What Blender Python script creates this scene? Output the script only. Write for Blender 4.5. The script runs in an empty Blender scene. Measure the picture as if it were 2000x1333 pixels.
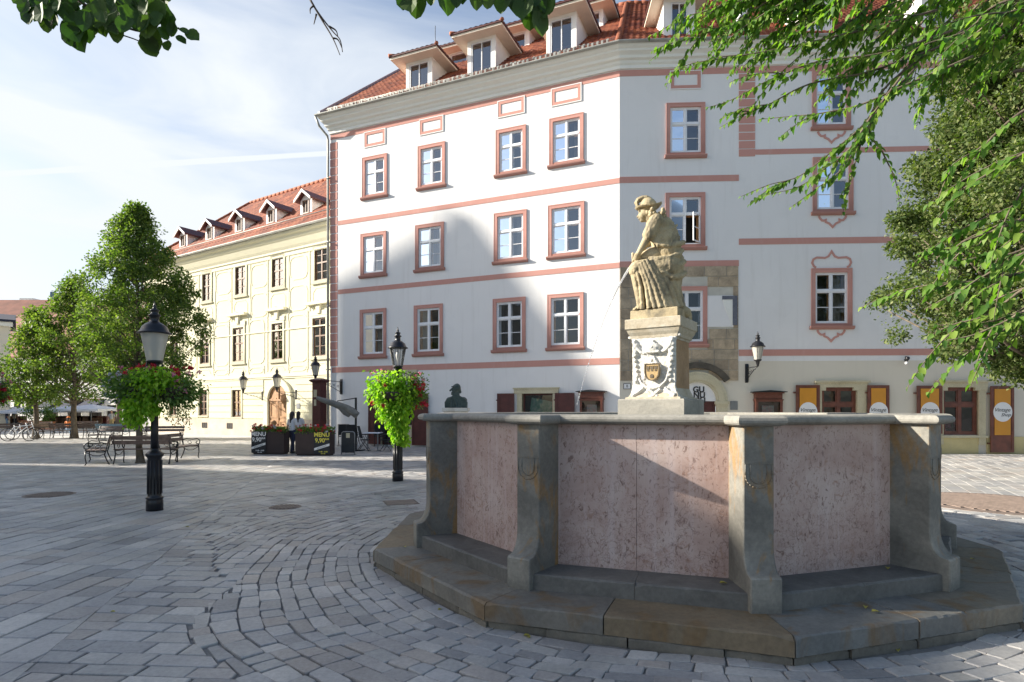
import bpy, math, random
import numpy as np
from mathutils import Vector, Matrix, Euler
R = math.radians
random.seed(7); rng = np.random.default_rng(7)
S = bpy.context.scene
C = S.collection
# ---------------------------------------------------------------- camera
FPX, HZ, CH = 1150.0, 800.0, 1.65          # focal length and horizon measured on the photograph, eye height
cam = bpy.data.cameras.new('Camera'); camo = bpy.data.objects.new('Camera', cam); C.objects.link(camo)
cam.sensor_width = 36; cam.lens = FPX / 2000 * 36; cam.shift_y = (HZ - 666.5) / 2000
cam.clip_start = 0.05; cam.clip_end = 2000
camo.location = (0, 0, CH); camo.rotation_euler = (R(90), 0, 0)
S.camera = camo
# ---------------------------------------------------------------- light
SUN_EL, SUN_AZ = R(24), R(3.6)               # sun stands to the left, a little ahead
sdir = Vector((-math.cos(SUN_AZ) * math.cos(SUN_EL), math.sin(SUN_AZ) * math.cos(SUN_EL), math.sin(SUN_EL)))
sl = bpy.data.lights.new('Sun', 'SUN'); sl.energy = 5.0; sl.angle = R(0.8); sl.color = (1.0, 0.93, 0.82)
slo = bpy.data.objects.new('Sun', sl); C.objects.link(slo)
slo.rotation_euler = sdir.to_track_quat('Z', 'Y').to_euler(); slo.location = (-20, 5, 30)
W = bpy.data.worlds.new('World'); S.world = W; W.use_nodes = True
nt = W.node_tree; nt.nodes.clear()
def N(t, **k):
    n = nt.nodes.new(t)
    for a, b in k.items(): setattr(n, a, b)
    return n
L = lambda a, b: nt.links.new(a, b)
out = N('ShaderNodeOutputWorld'); sky = N('ShaderNodeTexSky'); sky.sky_type = 'NISHITA'; sky.sun_disc = False
sky.sun_elevation = SUN_EL; sky.sun_rotation = math.atan2(sdir.x, sdir.y); sky.altitude = 200; sky.air_density = 1.0; sky.dust_density = 2.2; sky.ozone_density = 1.6
bg = N('ShaderNodeBackground'); bg.inputs[1].default_value = 0.09; L(sky.outputs[0], bg.inputs[0])
bc = N('ShaderNodeBackground'); bc.inputs[0].default_value = (0.90, 0.95, 1.0, 1); bc.inputs[1].default_value = 0.44
tc = N('ShaderNodeTexCoord')
sep = N('ShaderNodeSeparateXYZ'); L(tc.outputs['Generated'], sep.inputs[0])
mp = N('ShaderNodeMapping'); mp.inputs['Scale'].default_value = (1.0, 1.2, 4.6); mp.inputs['Rotation'].default_value = (0.25, 0.35, 0.5); L(tc.outputs['Generated'], mp.inputs[0])
no = N('ShaderNodeTexNoise'); no.inputs['Scale'].default_value = 2.1; no.inputs['Detail'].default_value = 7; no.inputs['Roughness'].default_value = 0.52; no.inputs['Distortion'].default_value = 0.5; L(mp.outputs[0], no.inputs[0])
cr = N('ShaderNodeMapRange'); cr.inputs['From Min'].default_value = 0.38; cr.inputs['From Max'].default_value = 0.72; cr.inputs['To Min'].default_value = 0.05; cr.inputs['To Max'].default_value = 0.85; L(no.outputs[0], cr.inputs[0])
hz = N('ShaderNodeMapRange'); hz.inputs['From Min'].default_value = 0.62; hz.inputs['From Max'].default_value = 0.02; hz.inputs['To Max'].default_value = 0.55; L(sep.outputs[2], hz.inputs[0])
lf = N('ShaderNodeMapRange'); lf.inputs['From Min'].default_value = -0.15; lf.inputs['From Max'].default_value = -0.8; lf.inputs['To Max'].default_value = 0.3; L(sep.outputs[0], lf.inputs[0])
a1 = N('ShaderNodeMath', operation='ADD'); L(cr.outputs[0], a1.inputs[0]); L(hz.outputs[0], a1.inputs[1])
a1b = N('ShaderNodeMath', operation='ADD'); L(a1.outputs[0], a1b.inputs[0]); L(lf.outputs[0], a1b.inputs[1])
# contrail: a thin great-circle streak
def pdir(px, py): return Vector(((px - 1000) / FPX, 1, (HZ - py) / FPX)).normalized()
ca, cb = pdir(85, 335), pdir(640, 300); cn = ca.cross(cb).normalized()
vd = N('ShaderNodeVectorMath', operation='DOT_PRODUCT'); vd.inputs[1].default_value = cn; L(tc.outputs['Generated'], vd.inputs[0])
ab = N('ShaderNodeMath', operation='ABSOLUTE'); L(vd.outputs['Value'], ab.inputs[0])
cw = N('ShaderNodeMapRange'); cw.inputs['From Min'].default_value = 0.0042; cw.inputs['From Max'].default_value = 0.0; cw.inputs['To Max'].default_value = 1.0; L(ab.outputs[0], cw.inputs[0])
ve = N('ShaderNodeVectorMath', operation='DOT_PRODUCT'); ve.inputs[1].default_value = (ca + cb).normalized(); L(tc.outputs['Generated'], ve.inputs[0])
ce = N('ShaderNodeMapRange'); ce.inputs['From Min'].default_value = 0.972; ce.inputs['From Max'].default_value = 0.985; L(ve.outputs['Value'], ce.inputs[0])
cm = N('ShaderNodeMath', operation='MULTIPLY'); L(cw.outputs[0], cm.inputs[0]); L(ce.outputs[0], cm.inputs[1])
a2 = N('ShaderNodeMath', operation='ADD'); a2.use_clamp = True; L(a1b.outputs[0], a2.inputs[0]); L(cm.outputs[0], a2.inputs[1])
# thin cloud lies low and ahead; overhead and behind the viewer the sky is clear
eh = N('ShaderNodeMapRange'); eh.inputs['From Min'].default_value = 0.80; eh.inputs['From Max'].default_value = 0.52; L(sep.outputs[2], eh.inputs[0])
ey = N('ShaderNodeMapRange'); ey.inputs['From Min'].default_value = -0.1; ey.inputs['From Max'].default_value = 0.35; ey.inputs['To Min'].default_value = 0.12; L(sep.outputs[1], ey.inputs[0])
e1 = N('ShaderNodeMath', operation='MULTIPLY'); L(eh.outputs[0], e1.inputs[0]); L(ey.outputs[0], e1.inputs[1])
e2 = N('ShaderNodeMath', operation='MULTIPLY'); L(e1.outputs[0], e2.inputs[0]); L(a2.outputs[0], e2.inputs[1])
mxs = N('ShaderNodeMixShader'); L(e2.outputs[0], mxs.inputs[0]); L(bg.outputs[0], mxs.inputs[1]); L(bc.outputs[0], mxs.inputs[2]); L(mxs.outputs[0], out.inputs[0])
S.view_settings.view_transform = 'Standard'; S.view_settings.look = 'None'; S.view_settings.exposure = 1.25; S.view_settings.gamma = 1
S.render.engine = 'CYCLES'

# ---------------------------------------------------------------- helpers
WMX = {}
def wm(o): return WMX.get(o.name, Matrix.Identity(4))
def place(o, M, parent=None):
    if parent is not None:
        o.parent = parent; o.matrix_basis = wm(parent).inverted() @ M
    else: o.matrix_basis = M
    WMX[o.name] = M.copy()
def tag(o, label=None, cat=None, group=None, kind=None):
    if label: o['label'] = label
    if cat: o['category'] = cat
    if group: o['group'] = group
    if kind: o['kind'] = kind
    return o
def TM(x=0, y=0, z=0, rz=0, rx=0, ry=0, s=1):
    return Matrix.Translation((x, y, z)) @ Euler((rx, ry, rz)).to_matrix().to_4x4() @ Matrix.Scale(s, 4)
def empty(name, M, parent=None):
    o = bpy.data.objects.new(name, None); o.empty_display_size = 0.3; C.objects.link(o); place(o, M, parent); return o
def thing(name, label, cat, M, group=None):
    return tag(empty(name, M), label, cat, group)
def copy_tree(o, M, label=None, group=None):
    m = {}
    def rec(s, par, W0):
        c = s.copy(); C.objects.link(c); place(c, W0, par)
        for ch in [x for x in KIDS.get(s.name, [])]: 
            c2 = rec(ch, c, W0 @ (wm(s).inverted() @ wm(ch))); KIDS.setdefault(c.name, []).append(c2)
        return c
    c = rec(o, None, M)
    if label: c['label'] = label
    if group: c['group'] = group
    return c
KIDS = {}
class MB:
    def __init__(s): s.v = []; s.f = []; s.sm = []; s.mi = []; s.uv = None; s.M = None; s.cmi = 0
    def add(s, vs, fs, smooth=False):
        b = len(s.v)
        if s.M is not None: vs = [tuple(s.M @ Vector(p)) for p in vs]
        s.v.extend([tuple(p) for p in vs])
        for f in fs: s.f.append(tuple(i + b for i in f)); s.sm.append(smooth); s.mi.append(s.cmi)
        return s
    def box(s, x0, x1, y0, y1, z0, z1):
        if x0 > x1: x0, x1 = x1, x0
        if y0 > y1: y0, y1 = y1, y0
        if z0 > z1: z0, z1 = z1, z0
        return s.add([(x0,y0,z0),(x1,y0,z0),(x1,y1,z0),(x0,y1,z0),(x0,y0,z1),(x1,y0,z1),(x1,y1,z1),(x0,y1,z1)],
              [(0,3,2,1),(4,5,6,7),(0,1,5,4),(1,2,6,5),(2,3,7,6),(3,0,4,7)])
    def cbox(s, c, d, rz=0, b=0):        # centred box with optional chamfered vertical+top edges
        M = s.M; T = TM(*c, rz=rz); s.M = T if M is None else M @ T
        x, y, z = d[0]/2, d[1]/2, d[2]/2
        s.box(-x, x, -y, y, -z, z); s.M = M; return s
    def lathe(s, prof, n=16, c=(0,0,0), smooth=True, sx=1, sy=1, a0=0, cap=True):
        vs = []; m = len(prof)
        for r, z in prof:
            for k in range(n):
                a = a0 + 2*math.pi*k/n; vs.append((c[0]+r*sx*math.cos(a), c[1]+r*sy*math.sin(a), c[2]+z))
        fs = [(i*n+k, i*n+(k+1) % n, (i+1)*n+(k+1) % n, (i+1)*n+k) for i in range(m-1) for k in range(n)]
        if cap: fs += [tuple(range(n))[::-1], tuple((m-1)*n+k for k in range(n))]
        return s.add(vs, fs, smooth)
    def tube(s, pts, r, n=8, smooth=True, cap=True):
        pts = [Vector(p) for p in pts]; rs = r if isinstance(r, (list, tuple)) else [r]*len(pts)
        vs = []; pn = None
        for i, p in enumerate(pts):
            t = (pts[min(i+1, len(pts)-1)] - pts[max(i-1, 0)])
            if t.length < 1e-9: t = Vector((0,0,1))
            t.normalize()
            if pn is None:
                u = t.cross(Vector((0,0,1)) if abs(t.z) < 0.9 else Vector((1,0,0))).normalized()
            else:
                u = (pn - t*pn.dot(t))
                u = u.normalized() if u.length > 1e-6 else t.orthogonal().normalized()
            pn = u; w = t.cross(u)
            for k in range(n):
                a = 2*math.pi*k/n; vs.append(tuple(p + (u*math.cos(a) + w*math.sin(a))*rs[i]))
        m = len(pts)
        fs = [(i*n+k, i*n+(k+1) % n, (i+1)*n+(k+1) % n, (i+1)*n+k) for i in range(m-1) for k in range(n)]
        if cap: fs += [tuple(range(n))[::-1], tuple((m-1)*n+k for k in range(n))]
        return s.add(vs, fs, smooth)
    def prism(s, poly, y0, y1, plane='xz', smooth=False):
        n = len(poly)
        f = {'xz': lambda p, d: (p[0], d, p[1]), 'xy': lambda p, d: (p[0], p[1], d), 'yz': lambda p, d: (d, p[0], p[1])}[plane]
        vs = [f(p, y0) for p in poly] + [f(p, y1) for p in poly]
        fs = [(i, (i+1) % n, n+(i+1) % n, n+i) for i in range(n)]
        s.add(vs, fs, smooth); s.add(vs, [tuple(range(n))[::-1], tuple(range(n, 2*n))]); return s
    def strip(s, pts, w, y0, y1, closed=False):      # raised band following a path on the xz plane
        P = [Vector((p[0], p[1])) for p in pts]; n = len(P); vs = []
        for i, p in enumerate(P):
            a = P[(i-1) % n] if closed or i > 0 else p; b = P[(i+1) % n] if closed or i < n-1 else p
            d1 = (p-a).normalized() if (p-a).length > 1e-9 else None; d2 = (b-p).normalized() if (b-p).length > 1e-9 else None
            if d1 is None: d1 = d2
            if d2 is None: d2 = d1
            n1 = Vector((-d1.y, d1.x)); n2 = Vector((-d2.y, d2.x)); m = (n1+n2)
            m = m.normalized() if m.length > 1e-6 else n1
            k = 1/max(0.5, m.dot(n1)); m = m*(w/2*k)
            for q in (p+m, p-m): vs += [(q.x, y0, q.y), (q.x, y1, q.y)]
        fs = []
        for i in range(n if closed else n-1):
            a = 4*i; b = 4*((i+1) % n)
            fs += [(a, b, b+2, a+2), (a, a+1, b+1, b), (a+2, b+2, b+3, a+3), (a+1, a+3, b+3, b+1)]
        if not closed: fs += [(0, 2, 3, 1), (4*n-4, 4*n-3, 4*n-1, 4*n-2)]
        return s.add(vs, fs)
    def sphere(s, c, r, n=12, m=8, sc=(1,1,1), Mr=None):
        prof = [(math.sin(math.pi*i/m), -math.cos(math.pi*i/m)) for i in range(1, m)]
        vs = [(0,0,-1)]
        for rr, z in prof:
            for k in range(n):
                a = 2*math.pi*k/n; vs.append((rr*math.cos(a), rr*math.sin(a), z))
        vs.append((0,0,1)); q = len(vs)-1
        fs = [(0, 1+(k+1) % n, 1+k) for k in range(n)]
        for i in range(m-2):
            for k in range(n): fs.append((1+i*n+k, 1+i*n+(k+1) % n, 1+(i+1)*n+(k+1) % n, 1+(i+1)*n+k))
        fs += [(q, 1+(m-2)*n+k, 1+(m-2)*n+(k+1) % n) for k in range(n)]
        out = []
        for p in vs:
            v = Vector((p[0]*r*sc[0], p[1]*r*sc[1], p[2]*r*sc[2]))
            if Mr is not None: v = Mr @ v
            out.append((v.x+c[0], v.y+c[1], v.z+c[2]))
        return s.add(out, fs, True)
    def cap(s, p0, r0, p1, r1, n=12):                # tapered capsule
        a = Vector(p0); b = Vector(p1); t = (b-a); t.normalize(); pts = []; rs = []
        for k in range(5):
            q = math.pi/2*k/4; pts.append(a - t*r0*math.cos(q)); rs.append(max(0.0005, r0*math.sin(q)))
        for k in range(5):
            q = math.pi/2*k/4; pts.append(b + t*r1*math.sin(q)); rs.append(max(0.0005, r1*math.cos(q)))
        return s.tube(pts, rs, n)
    def mesh(s, name):
        me = bpy.data.meshes.new(name); me.from_pydata(s.v, [], s.f)
        me.polygons.foreach_set('use_smooth', s.sm); me.polygons.foreach_set('material_index', s.mi)
        me.update(); return me
def put(name, mb, mat, parent=None, M=None):
    me = mb.mesh(name) if isinstance(mb, MB) else mb
    for m in (mat if isinstance(mat, (list, tuple)) else [mat]): me.materials.append(m)
    o = bpy.data.objects.new(name, me); C.objects.link(o)
    if M is None: M = wm(parent) if parent is not None else Matrix.Identity(4)
    place(o, M, parent)
    if parent is not None: KIDS.setdefault(parent.name, []).append(o)
    return o
def remesh(o, vox, smooth=4, fac=0.5):
    m = o.modifiers.new('Remesh', 'REMESH'); m.mode = 'VOXEL'; m.voxel_size = vox; m.use_smooth_shade = True
    if smooth:
        q = o.modifiers.new('Smooth', 'SMOOTH'); q.factor = fac; q.iterations = smooth
    return o
FONT_CACHE = {}
def text(txt, size, depth, mat, parent, M, name='lettering', align='CENTER', shear=0.0, bold=0.0):
    cu = bpy.data.curves.new(name, 'FONT'); cu.body = txt; cu.size = size; cu.extrude = depth; cu.align_x = align; cu.align_y = 'CENTER'; cu.shear = shear; cu.offset = bold
    t = bpy.data.objects.new(name, cu); C.objects.link(t)
    dg = bpy.context.evaluated_depsgraph_get(); me = bpy.data.meshes.new_from_object(t.evaluated_get(dg))
    bpy.data.objects.remove(t); me.name = name; me.materials.clear()
    me.transform(Euler((R(90), 0, 0)).to_matrix().to_4x4())
    return put(name, me, mat, parent, M)
# image measurements to the place
def ground(px, py, z=0):
    Y = (CH - z) * FPX / (py - HZ); return Vector(((px-1000)/FPX*Y, Y, z))
def at(px, py, Y): return Vector(((px-1000)/FPX*Y, Y, CH+(HZ-py)/FPX*Y))
class Frame:
    def __init__(s, ox, oy, deg):
        b = R(deg); s.o = Vector((ox, oy)); s.e = Vector((math.cos(b), -math.sin(b))); s.n = Vector((math.sin(b), math.cos(b)))
        s.M = Matrix.Translation((ox, oy, 0)) @ Matrix.Rotation(-b, 4, 'Z')
    def w(s, px, py, d=0):               # wall coordinates (along, up) of a point seen on the wall plane
        u = (px-1000)/FPX; o = s.o + s.n*d
        t = (u*o.y - o.x)/(s.e.x - u*s.e.y); Y = o.y + t*s.e.y
        return t, CH+(HZ-py)/FPX*Y
    def P(s, t, d, z): return s.M @ Vector((t, d, z))
# ---------------------------------------------------------------- materials
def newmat(name):
    m = bpy.data.materials.new(name); m.use_nodes = True; t = m.node_tree; t.nodes.clear(); return m, t
class G:
    def __init__(s, name):
        s.m, s.t = newmat(name); s.o = s.n('ShaderNodeOutputMaterial'); s.p = s.n('ShaderNodeBsdfPrincipled'); s.l(s.p.outputs[0], s.o.inputs[0]); s.tc = s.n('ShaderNodeTexCoord')
    def n(s, t, **k):
        q = s.t.nodes.new(t)
        for a, b in k.items(): setattr(q, a, b)
        return q
    def l(s, a, b): s.t.links.new(a, b)
    def coord(s, which='Object', scale=(1,1,1), rot=(0,0,0)):
        mpn = s.n('ShaderNodeMapping'); mpn.inputs['Scale'].default_value = scale; mpn.inputs['Rotation'].default_value = rot
        s.l(s.tc.outputs[which], mpn.inputs[0]); return mpn.outputs[0]
    def noise(s, vec, scale, det=4, rough=0.55, dist=0):
        q = s.n('ShaderNodeTexNoise'); q.inputs['Scale'].default_value = scale; q.inputs['Detail'].default_value = det; q.inputs['Roughness'].default_value = rough; q.inputs['Distortion'].default_value = dist
        s.l(vec, q.inputs['Vector']); return q.outputs[0]
    def ramp(s, val, stops):
        q = s.n('ShaderNodeValToRGB'); e = q.color_ramp.elements
        while len(e) < len(stops): e.new(0.5)
        for i, (p, c) in enumerate(stops): e[i].position = p; e[i].color = (*c, 1) if len(c) == 3 else c
        s.l(val, q.inputs[0]); return q.outputs[0]
    def mix(s, f, a, b, mode='MIX'):
        q = s.n('ShaderNodeMix'); q.data_type = 'RGBA'; q.blend_type = mode
        for v, i in ((f, 0), (a, 6), (b, 7)):
            if isinstance(v, (int, float)): q.inputs[i].default_value = v
            elif isinstance(v, tuple): q.inputs[i].default_value = (*v, 1)
            else: s.l(v, q.inputs[i])
        return q.outputs[2]
    def mr(s, v, a, b, c=0, d=1):
        q = s.n('ShaderNodeMapRange'); q.inputs[1].default_value = a; q.inputs[2].default_value = b; q.inputs[3].default_value = c; q.inputs[4].default_value = d; s.l(v, q.inputs[0]); return q.outputs[0]
    def bump(s, h, st=0.3, dist=0.01):
        q = s.n('ShaderNodeBump'); q.inputs['Strength'].default_value = st; q.inputs['Distance'].default_value = dist; s.l(h, q.inputs['Height']); s.l(q.outputs[0], s.p.inputs['Normal'])
    def col(s, c):
        if isinstance(c, tuple): s.p.inputs['Base Color'].default_value = (*c, 1)
        else: s.l(c, s.p.inputs['Base Color'])
    def rough(s, r): s.p.inputs['Roughness'].default_value = r
def plain(name, c, rough=0.6, metal=0, var=0.12, sc=3.0, bump=0.1, spec=0.5):
    g = G(name); v = g.coord(); n1 = g.noise(v, sc, 5)
    d = tuple(x*(1-var) for x in c); e = tuple(min(1, x*(1+var)) for x in c)
    g.col(g.ramp(n1, [(0.3, d), (0.7, e)])); g.rough(rough); g.p.inputs['Metallic'].default_value = metal; g.p.inputs['Specular IOR Level'].default_value = spec
    if bump: g.bump(g.noise(v, sc*9, 3), bump, 0.01)
    return g.m
def plaster(name, c, stain=(0.46, 0.43, 0.38), st=0.22):
    g = G(name); v = g.coord(); big = g.noise(v, 0.45, 5, 0.6, 0.4); fine = g.noise(v, 24, 5, 0.7)
    streak = g.noise(g.coord(scale=(3.0, 3.0, 0.25)), 1.3, 4, 0.6)
    base = g.ramp(big, [(0.3, tuple(x*0.955 for x in c)), (0.65, c)])
    k = g.mix(g.mr(streak, 0.54, 0.8, 0, st), base, stain)
    pat = g.noise(v, 0.9, 2, 0.4, 0.2); k = g.mix(g.mr(pat, 0.60, 0.615, 0, 0.10), k, tuple(x*0.82 for x in c))       # patch repairs
    sp_ = g.n('ShaderNodeSeparateXYZ'); g.l(g.tc.outputs['Object'], sp_.inputs[0]); am = g.n('ShaderNodeMath', operation='ADD'); g.l(sp_.outputs[2], am.inputs[0]); mu_ = g.n('ShaderNodeMath', operation='MULTIPLY'); mu_.inputs[1].default_value = -1.6; g.l(g.noise(v, 1.6, 4), mu_.inputs[0]); g.l(mu_.outputs[0], am.inputs[1])
    k = g.mix(g.mr(am.outputs[0], 0.1, -0.7, 0, 0.55), k, tuple(x*0.5 for x in c))                                     # splash zone at the foot of the wall
    g.col(k); g.rough(0.9); g.p.inputs['Specular IOR Level'].default_value = 0.2
    mpn = g.n('ShaderNodeMath', operation='ADD'); mm = g.n('ShaderNodeMath', operation='MULTIPLY'); mm.inputs[1].default_value = 0.35
    g.l(fine, mm.inputs[0]); g.l(mm.outputs[0], mpn.inputs[0]); g.l(g.noise(v, 2.2, 3), mpn.inputs[1])
    g.bump(mpn.outputs[0], 0.35, 0.02); return g.m
def stone(name, cols, sc=1.6, rough=0.8, bump=0.4, streak=None, fine=30):
    g = G(name); v = g.coord(); a = g.noise(v, sc, 8, 0.62, 0.6)
    c = g.ramp(a, [(0.28 + 0.44*i/(len(cols)-1), q) for i, q in enumerate(cols)])
    if streak:
        s2 = g.noise(g.coord(scale=(1.6, 1.6, 0.7), rot=(0.4, 0.5, 0.2)), sc*0.8, 6, 0.6, 1.4)
        c = g.mix(g.mr(s2, 0.54, 0.64, 0, 0.75), c, streak)
    f = g.noise(v, fine, 5, 0.7)
    c = g.mix(0.35, c, g.ramp(f, [(0.35, (0.35,)*3), (0.65, (1.0,)*3)]), 'MULTIPLY')
    g.col(c); g.rough(rough); g.bump(f, bump, 0.008); g.p.inputs['Specular IOR Level'].default_value = 0.35; return g.m
M = {}
M['white_plaster'] = plaster('white_plaster', (0.80, 0.79, 0.77))
M['cream_plaster'] = plaster('cream_plaster', (0.72, 0.67, 0.56), st=0.2)
M['yellow_plaster'] = plaster('yellow_plaster', (0.66, 0.63, 0.46))
M['yellow_trim'] = plaster('yellow_trim', (0.69, 0.66, 0.50), st=0.06)
M['dado_plaster'] = plaster('dado_plaster', (0.68, 0.58, 0.30), st=0.4)
M['pink_trim'] = plaster('pink_trim', (0.57, 0.30, 0.25), (0.65, 0.45, 0.4), 0.3)
M['cornice'] = plaster('cornice_paint', (0.83, 0.83, 0.77), st=0.12)
M['dormer_white'] = plain('dormer_white', (0.84, 0.82, 0.78), 0.7, var=0.05)
M['soffit'] = plain('soffit_board', (0.78, 0.70, 0.58), 0.7, var=0.06)
M['white_wood'] = plain('white_window_paint', (0.78, 0.79, 0.80), 0.45, var=0.05, sc=6)
M['brown_wood'] = plain('brown_window_wood', (0.16, 0.085, 0.045), 0.55, var=0.3, sc=5)
M['orange_wood'] = plain('inner_window_wood', (0.42, 0.20, 0.07), 0.55, var=0.3, sc=5)
M['dark_red_wood'] = plain('dark_red_wood', (0.085, 0.022, 0.018), 0.5, var=0.25, sc=5)
M['red_brown_wood'] = plain('red_brown_wood', (0.15, 0.048, 0.028), 0.45, var=0.3, sc=5)
M['door_wood'] = plain('door_wood', (0.36, 0.19, 0.08), 0.55, var=0.3, sc=4)
M['black_iron'] = plain('black_iron', (0.012, 0.012, 0.014), 0.35, 0.0, var=0.3, bump=0.05)
M['grey_metal'] = plain('grey_metal', (0.25, 0.26, 0.27), 0.4, 0.7, var=0.15)
M['zinc'] = plain('zinc_gutter', (0.33, 0.33, 0.30), 0.5, 0.3, var=0.25, sc=1.5)
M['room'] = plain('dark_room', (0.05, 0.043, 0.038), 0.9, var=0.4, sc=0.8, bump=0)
M['curtain'] = plain('curtain_cloth', (0.42, 0.38, 0.32), 0.9, var=0.2, sc=4)
M['cream_stone'] = stone('cream_stone', [(0.50, 0.44, 0.29), (0.62, 0.56, 0.38), (0.68, 0.62, 0.45)], 1.2, bump=0.3)
M['ochre'] = plain('ochre_poster', (0.62, 0.27, 0.02), 0.5, var=0.06)
M['white_paint'] = plain('white_paint', (0.8, 0.8, 0.79), 0.5, var=0.04)
M['black_ink'] = plain('black_ink', (0.02, 0.02, 0.02), 0.6, var=0.1, bump=0)
M['chalk_white'] = plain('chalk_white', (0.8, 0.8, 0.78), 0.8, var=0.1, bump=0)
M['chalk_yellow'] = plain('chalk_yellow', (0.75, 0.66, 0.10), 0.8, var=0.1, bump=0)
M['chalkboard'] = plain('chalkboard', (0.025, 0.027, 0.03), 0.7, var=0.25, sc=4, bump=0)
M['planter_brown'] = plain('planter_brown', (0.045, 0.028, 0.026), 0.6, var=0.15)
M['bronze'] = stone('bronze', [(0.03, 0.045, 0.042), (0.06, 0.085, 0.075), (0.10, 0.125, 0.11)], 5, rough=0.45, bump=0.2)
M['terracotta'] = plain('terracotta', (0.5, 0.2, 0.1), 0.8)
M['canvas_grey'] = plain('canvas_grey', (0.20, 0.19, 0.165), 0.9, var=0.2, sc=6)
M['canvas_white'] = plain('canvas_white', (0.70, 0.72, 0.78), 0.9, var=0.05)
M['navy_cloth'] = plain('navy_cloth', (0.02, 0.025, 0.05), 0.9)
M['bench_wood'] = plain('bench_wood', (0.15, 0.105, 0.085), 0.65, var=0.35, sc=8)
M['bench_blue'] = plain('bench_blue', (0.14, 0.24, 0.30), 0.6, var=0.2, sc=8)
M['asphalt'] = plain('asphalt', (0.10, 0.10, 0.10), 0.9)
M['statue_stone'] = stone('statue_sandstone', [(0.19, 0.155, 0.10), (0.44, 0.36, 0.22), (0.59, 0.50, 0.33)], 2.6, bump=0.35, streak=(0.15, 0.135, 0.10), fine=60)
M['pedestal_stone'] = stone('pedestal_stone', [(0.55, 0.50, 0.42), (0.68, 0.66, 0.60), (0.74, 0.72, 0.68)], 3, bump=0.6, fine=45)
M['pedestal_side'] = stone('pedestal_side_stone', [(0.30, 0.19, 0.10), (0.42, 0.27, 0.15), (0.46, 0.33, 0.22)], 2.5, bump=0.3)
M['shield_gold'] = stone('shield_gold', [(0.42, 0.28, 0.12), (0.55, 0.40, 0.20)], 6, bump=0.2)
M['step_stone'] = None
def island_stone(name, cols, fine=28, bump=0.5, rough=0.75, streak=None, big=1.1, big_amt=0.5):
    g = G(name); geo = g.n('ShaderNodeNewGeometry'); v = g.coord()
    c = g.ramp(geo.outputs['Random Per Island'], [(i/(len(cols)-1), q) for i, q in enumerate(cols)])
    b = g.noise(v, big, 6, 0.6, 0.5); c = g.mix(big_amt, c, g.ramp(b, [(0.3, (0.55, 0.55, 0.57)), (0.7, (1.25, 1.22, 1.18))]), 'MULTIPLY')
    if streak:
        s2 = g.noise(g.coord(scale=(1.4, 1.4, 0.6), rot=(0.4, 0.5, 0.2)), 1.5, 6, 0.6, 1.5)
        c = g.mix(g.mr(s2, 0.52, 0.64, 0, 0.8), c, streak)
    f = g.noise(v, fine, 6, 0.72); c = g.mix(0.4, c, g.ramp(f, [(0.35, (0.45,)*3), (0.62, (1.05,)*3)]), 'MULTIPLY')
    g.col(c); g.rough(rough); g.bump(f, bump, 0.006); g.p.inputs['Specular IOR Level'].default_value = 0.4; return g.m
M['pavers'] = island_stone('paving_stone', [(0.35, 0.35, 0.345), (0.46, 0.445, 0.41), (0.41, 0.405, 0.40), (0.43, 0.39, 0.35), (0.28, 0.28, 0.28), (0.40, 0.40, 0.395), (0.46, 0.45, 0.435), (0.56, 0.54, 0.50)], rough=0.5, big_amt=0.65)
M['fountain_step'] = island_stone('step_sandstone', [(0.20, 0.19, 0.16), (0.23, 0.175, 0.105), (0.19, 0.195, 0.185), (0.22, 0.19, 0.14), (0.17, 0.175, 0.17)], 24, 0.5, 0.62, (0.19, 0.12, 0.055), 1.3, 0.8)
M['fountain_stone'] = stone('fountain_sandstone', [(0.12, 0.115, 0.10), (0.22, 0.21, 0.18), (0.35, 0.33, 0.275)], 2.2, 0.7, 0.45, (0.33, 0.18, 0.05), 26)
M['fountain_ledge'] = stone('ledge_stone', [(0.10, 0.095, 0.085), (0.15, 0.145, 0.13), (0.20, 0.19, 0.17)], 2.4, 0.65, 0.3, None, 26)
M['rim_stone'] = stone('rim_stone', [(0.20, 0.19, 0.165), (0.31, 0.295, 0.255), (0.42, 0.39, 0.33)], 2.0, 0.7, 0.3, None, 30)
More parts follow.
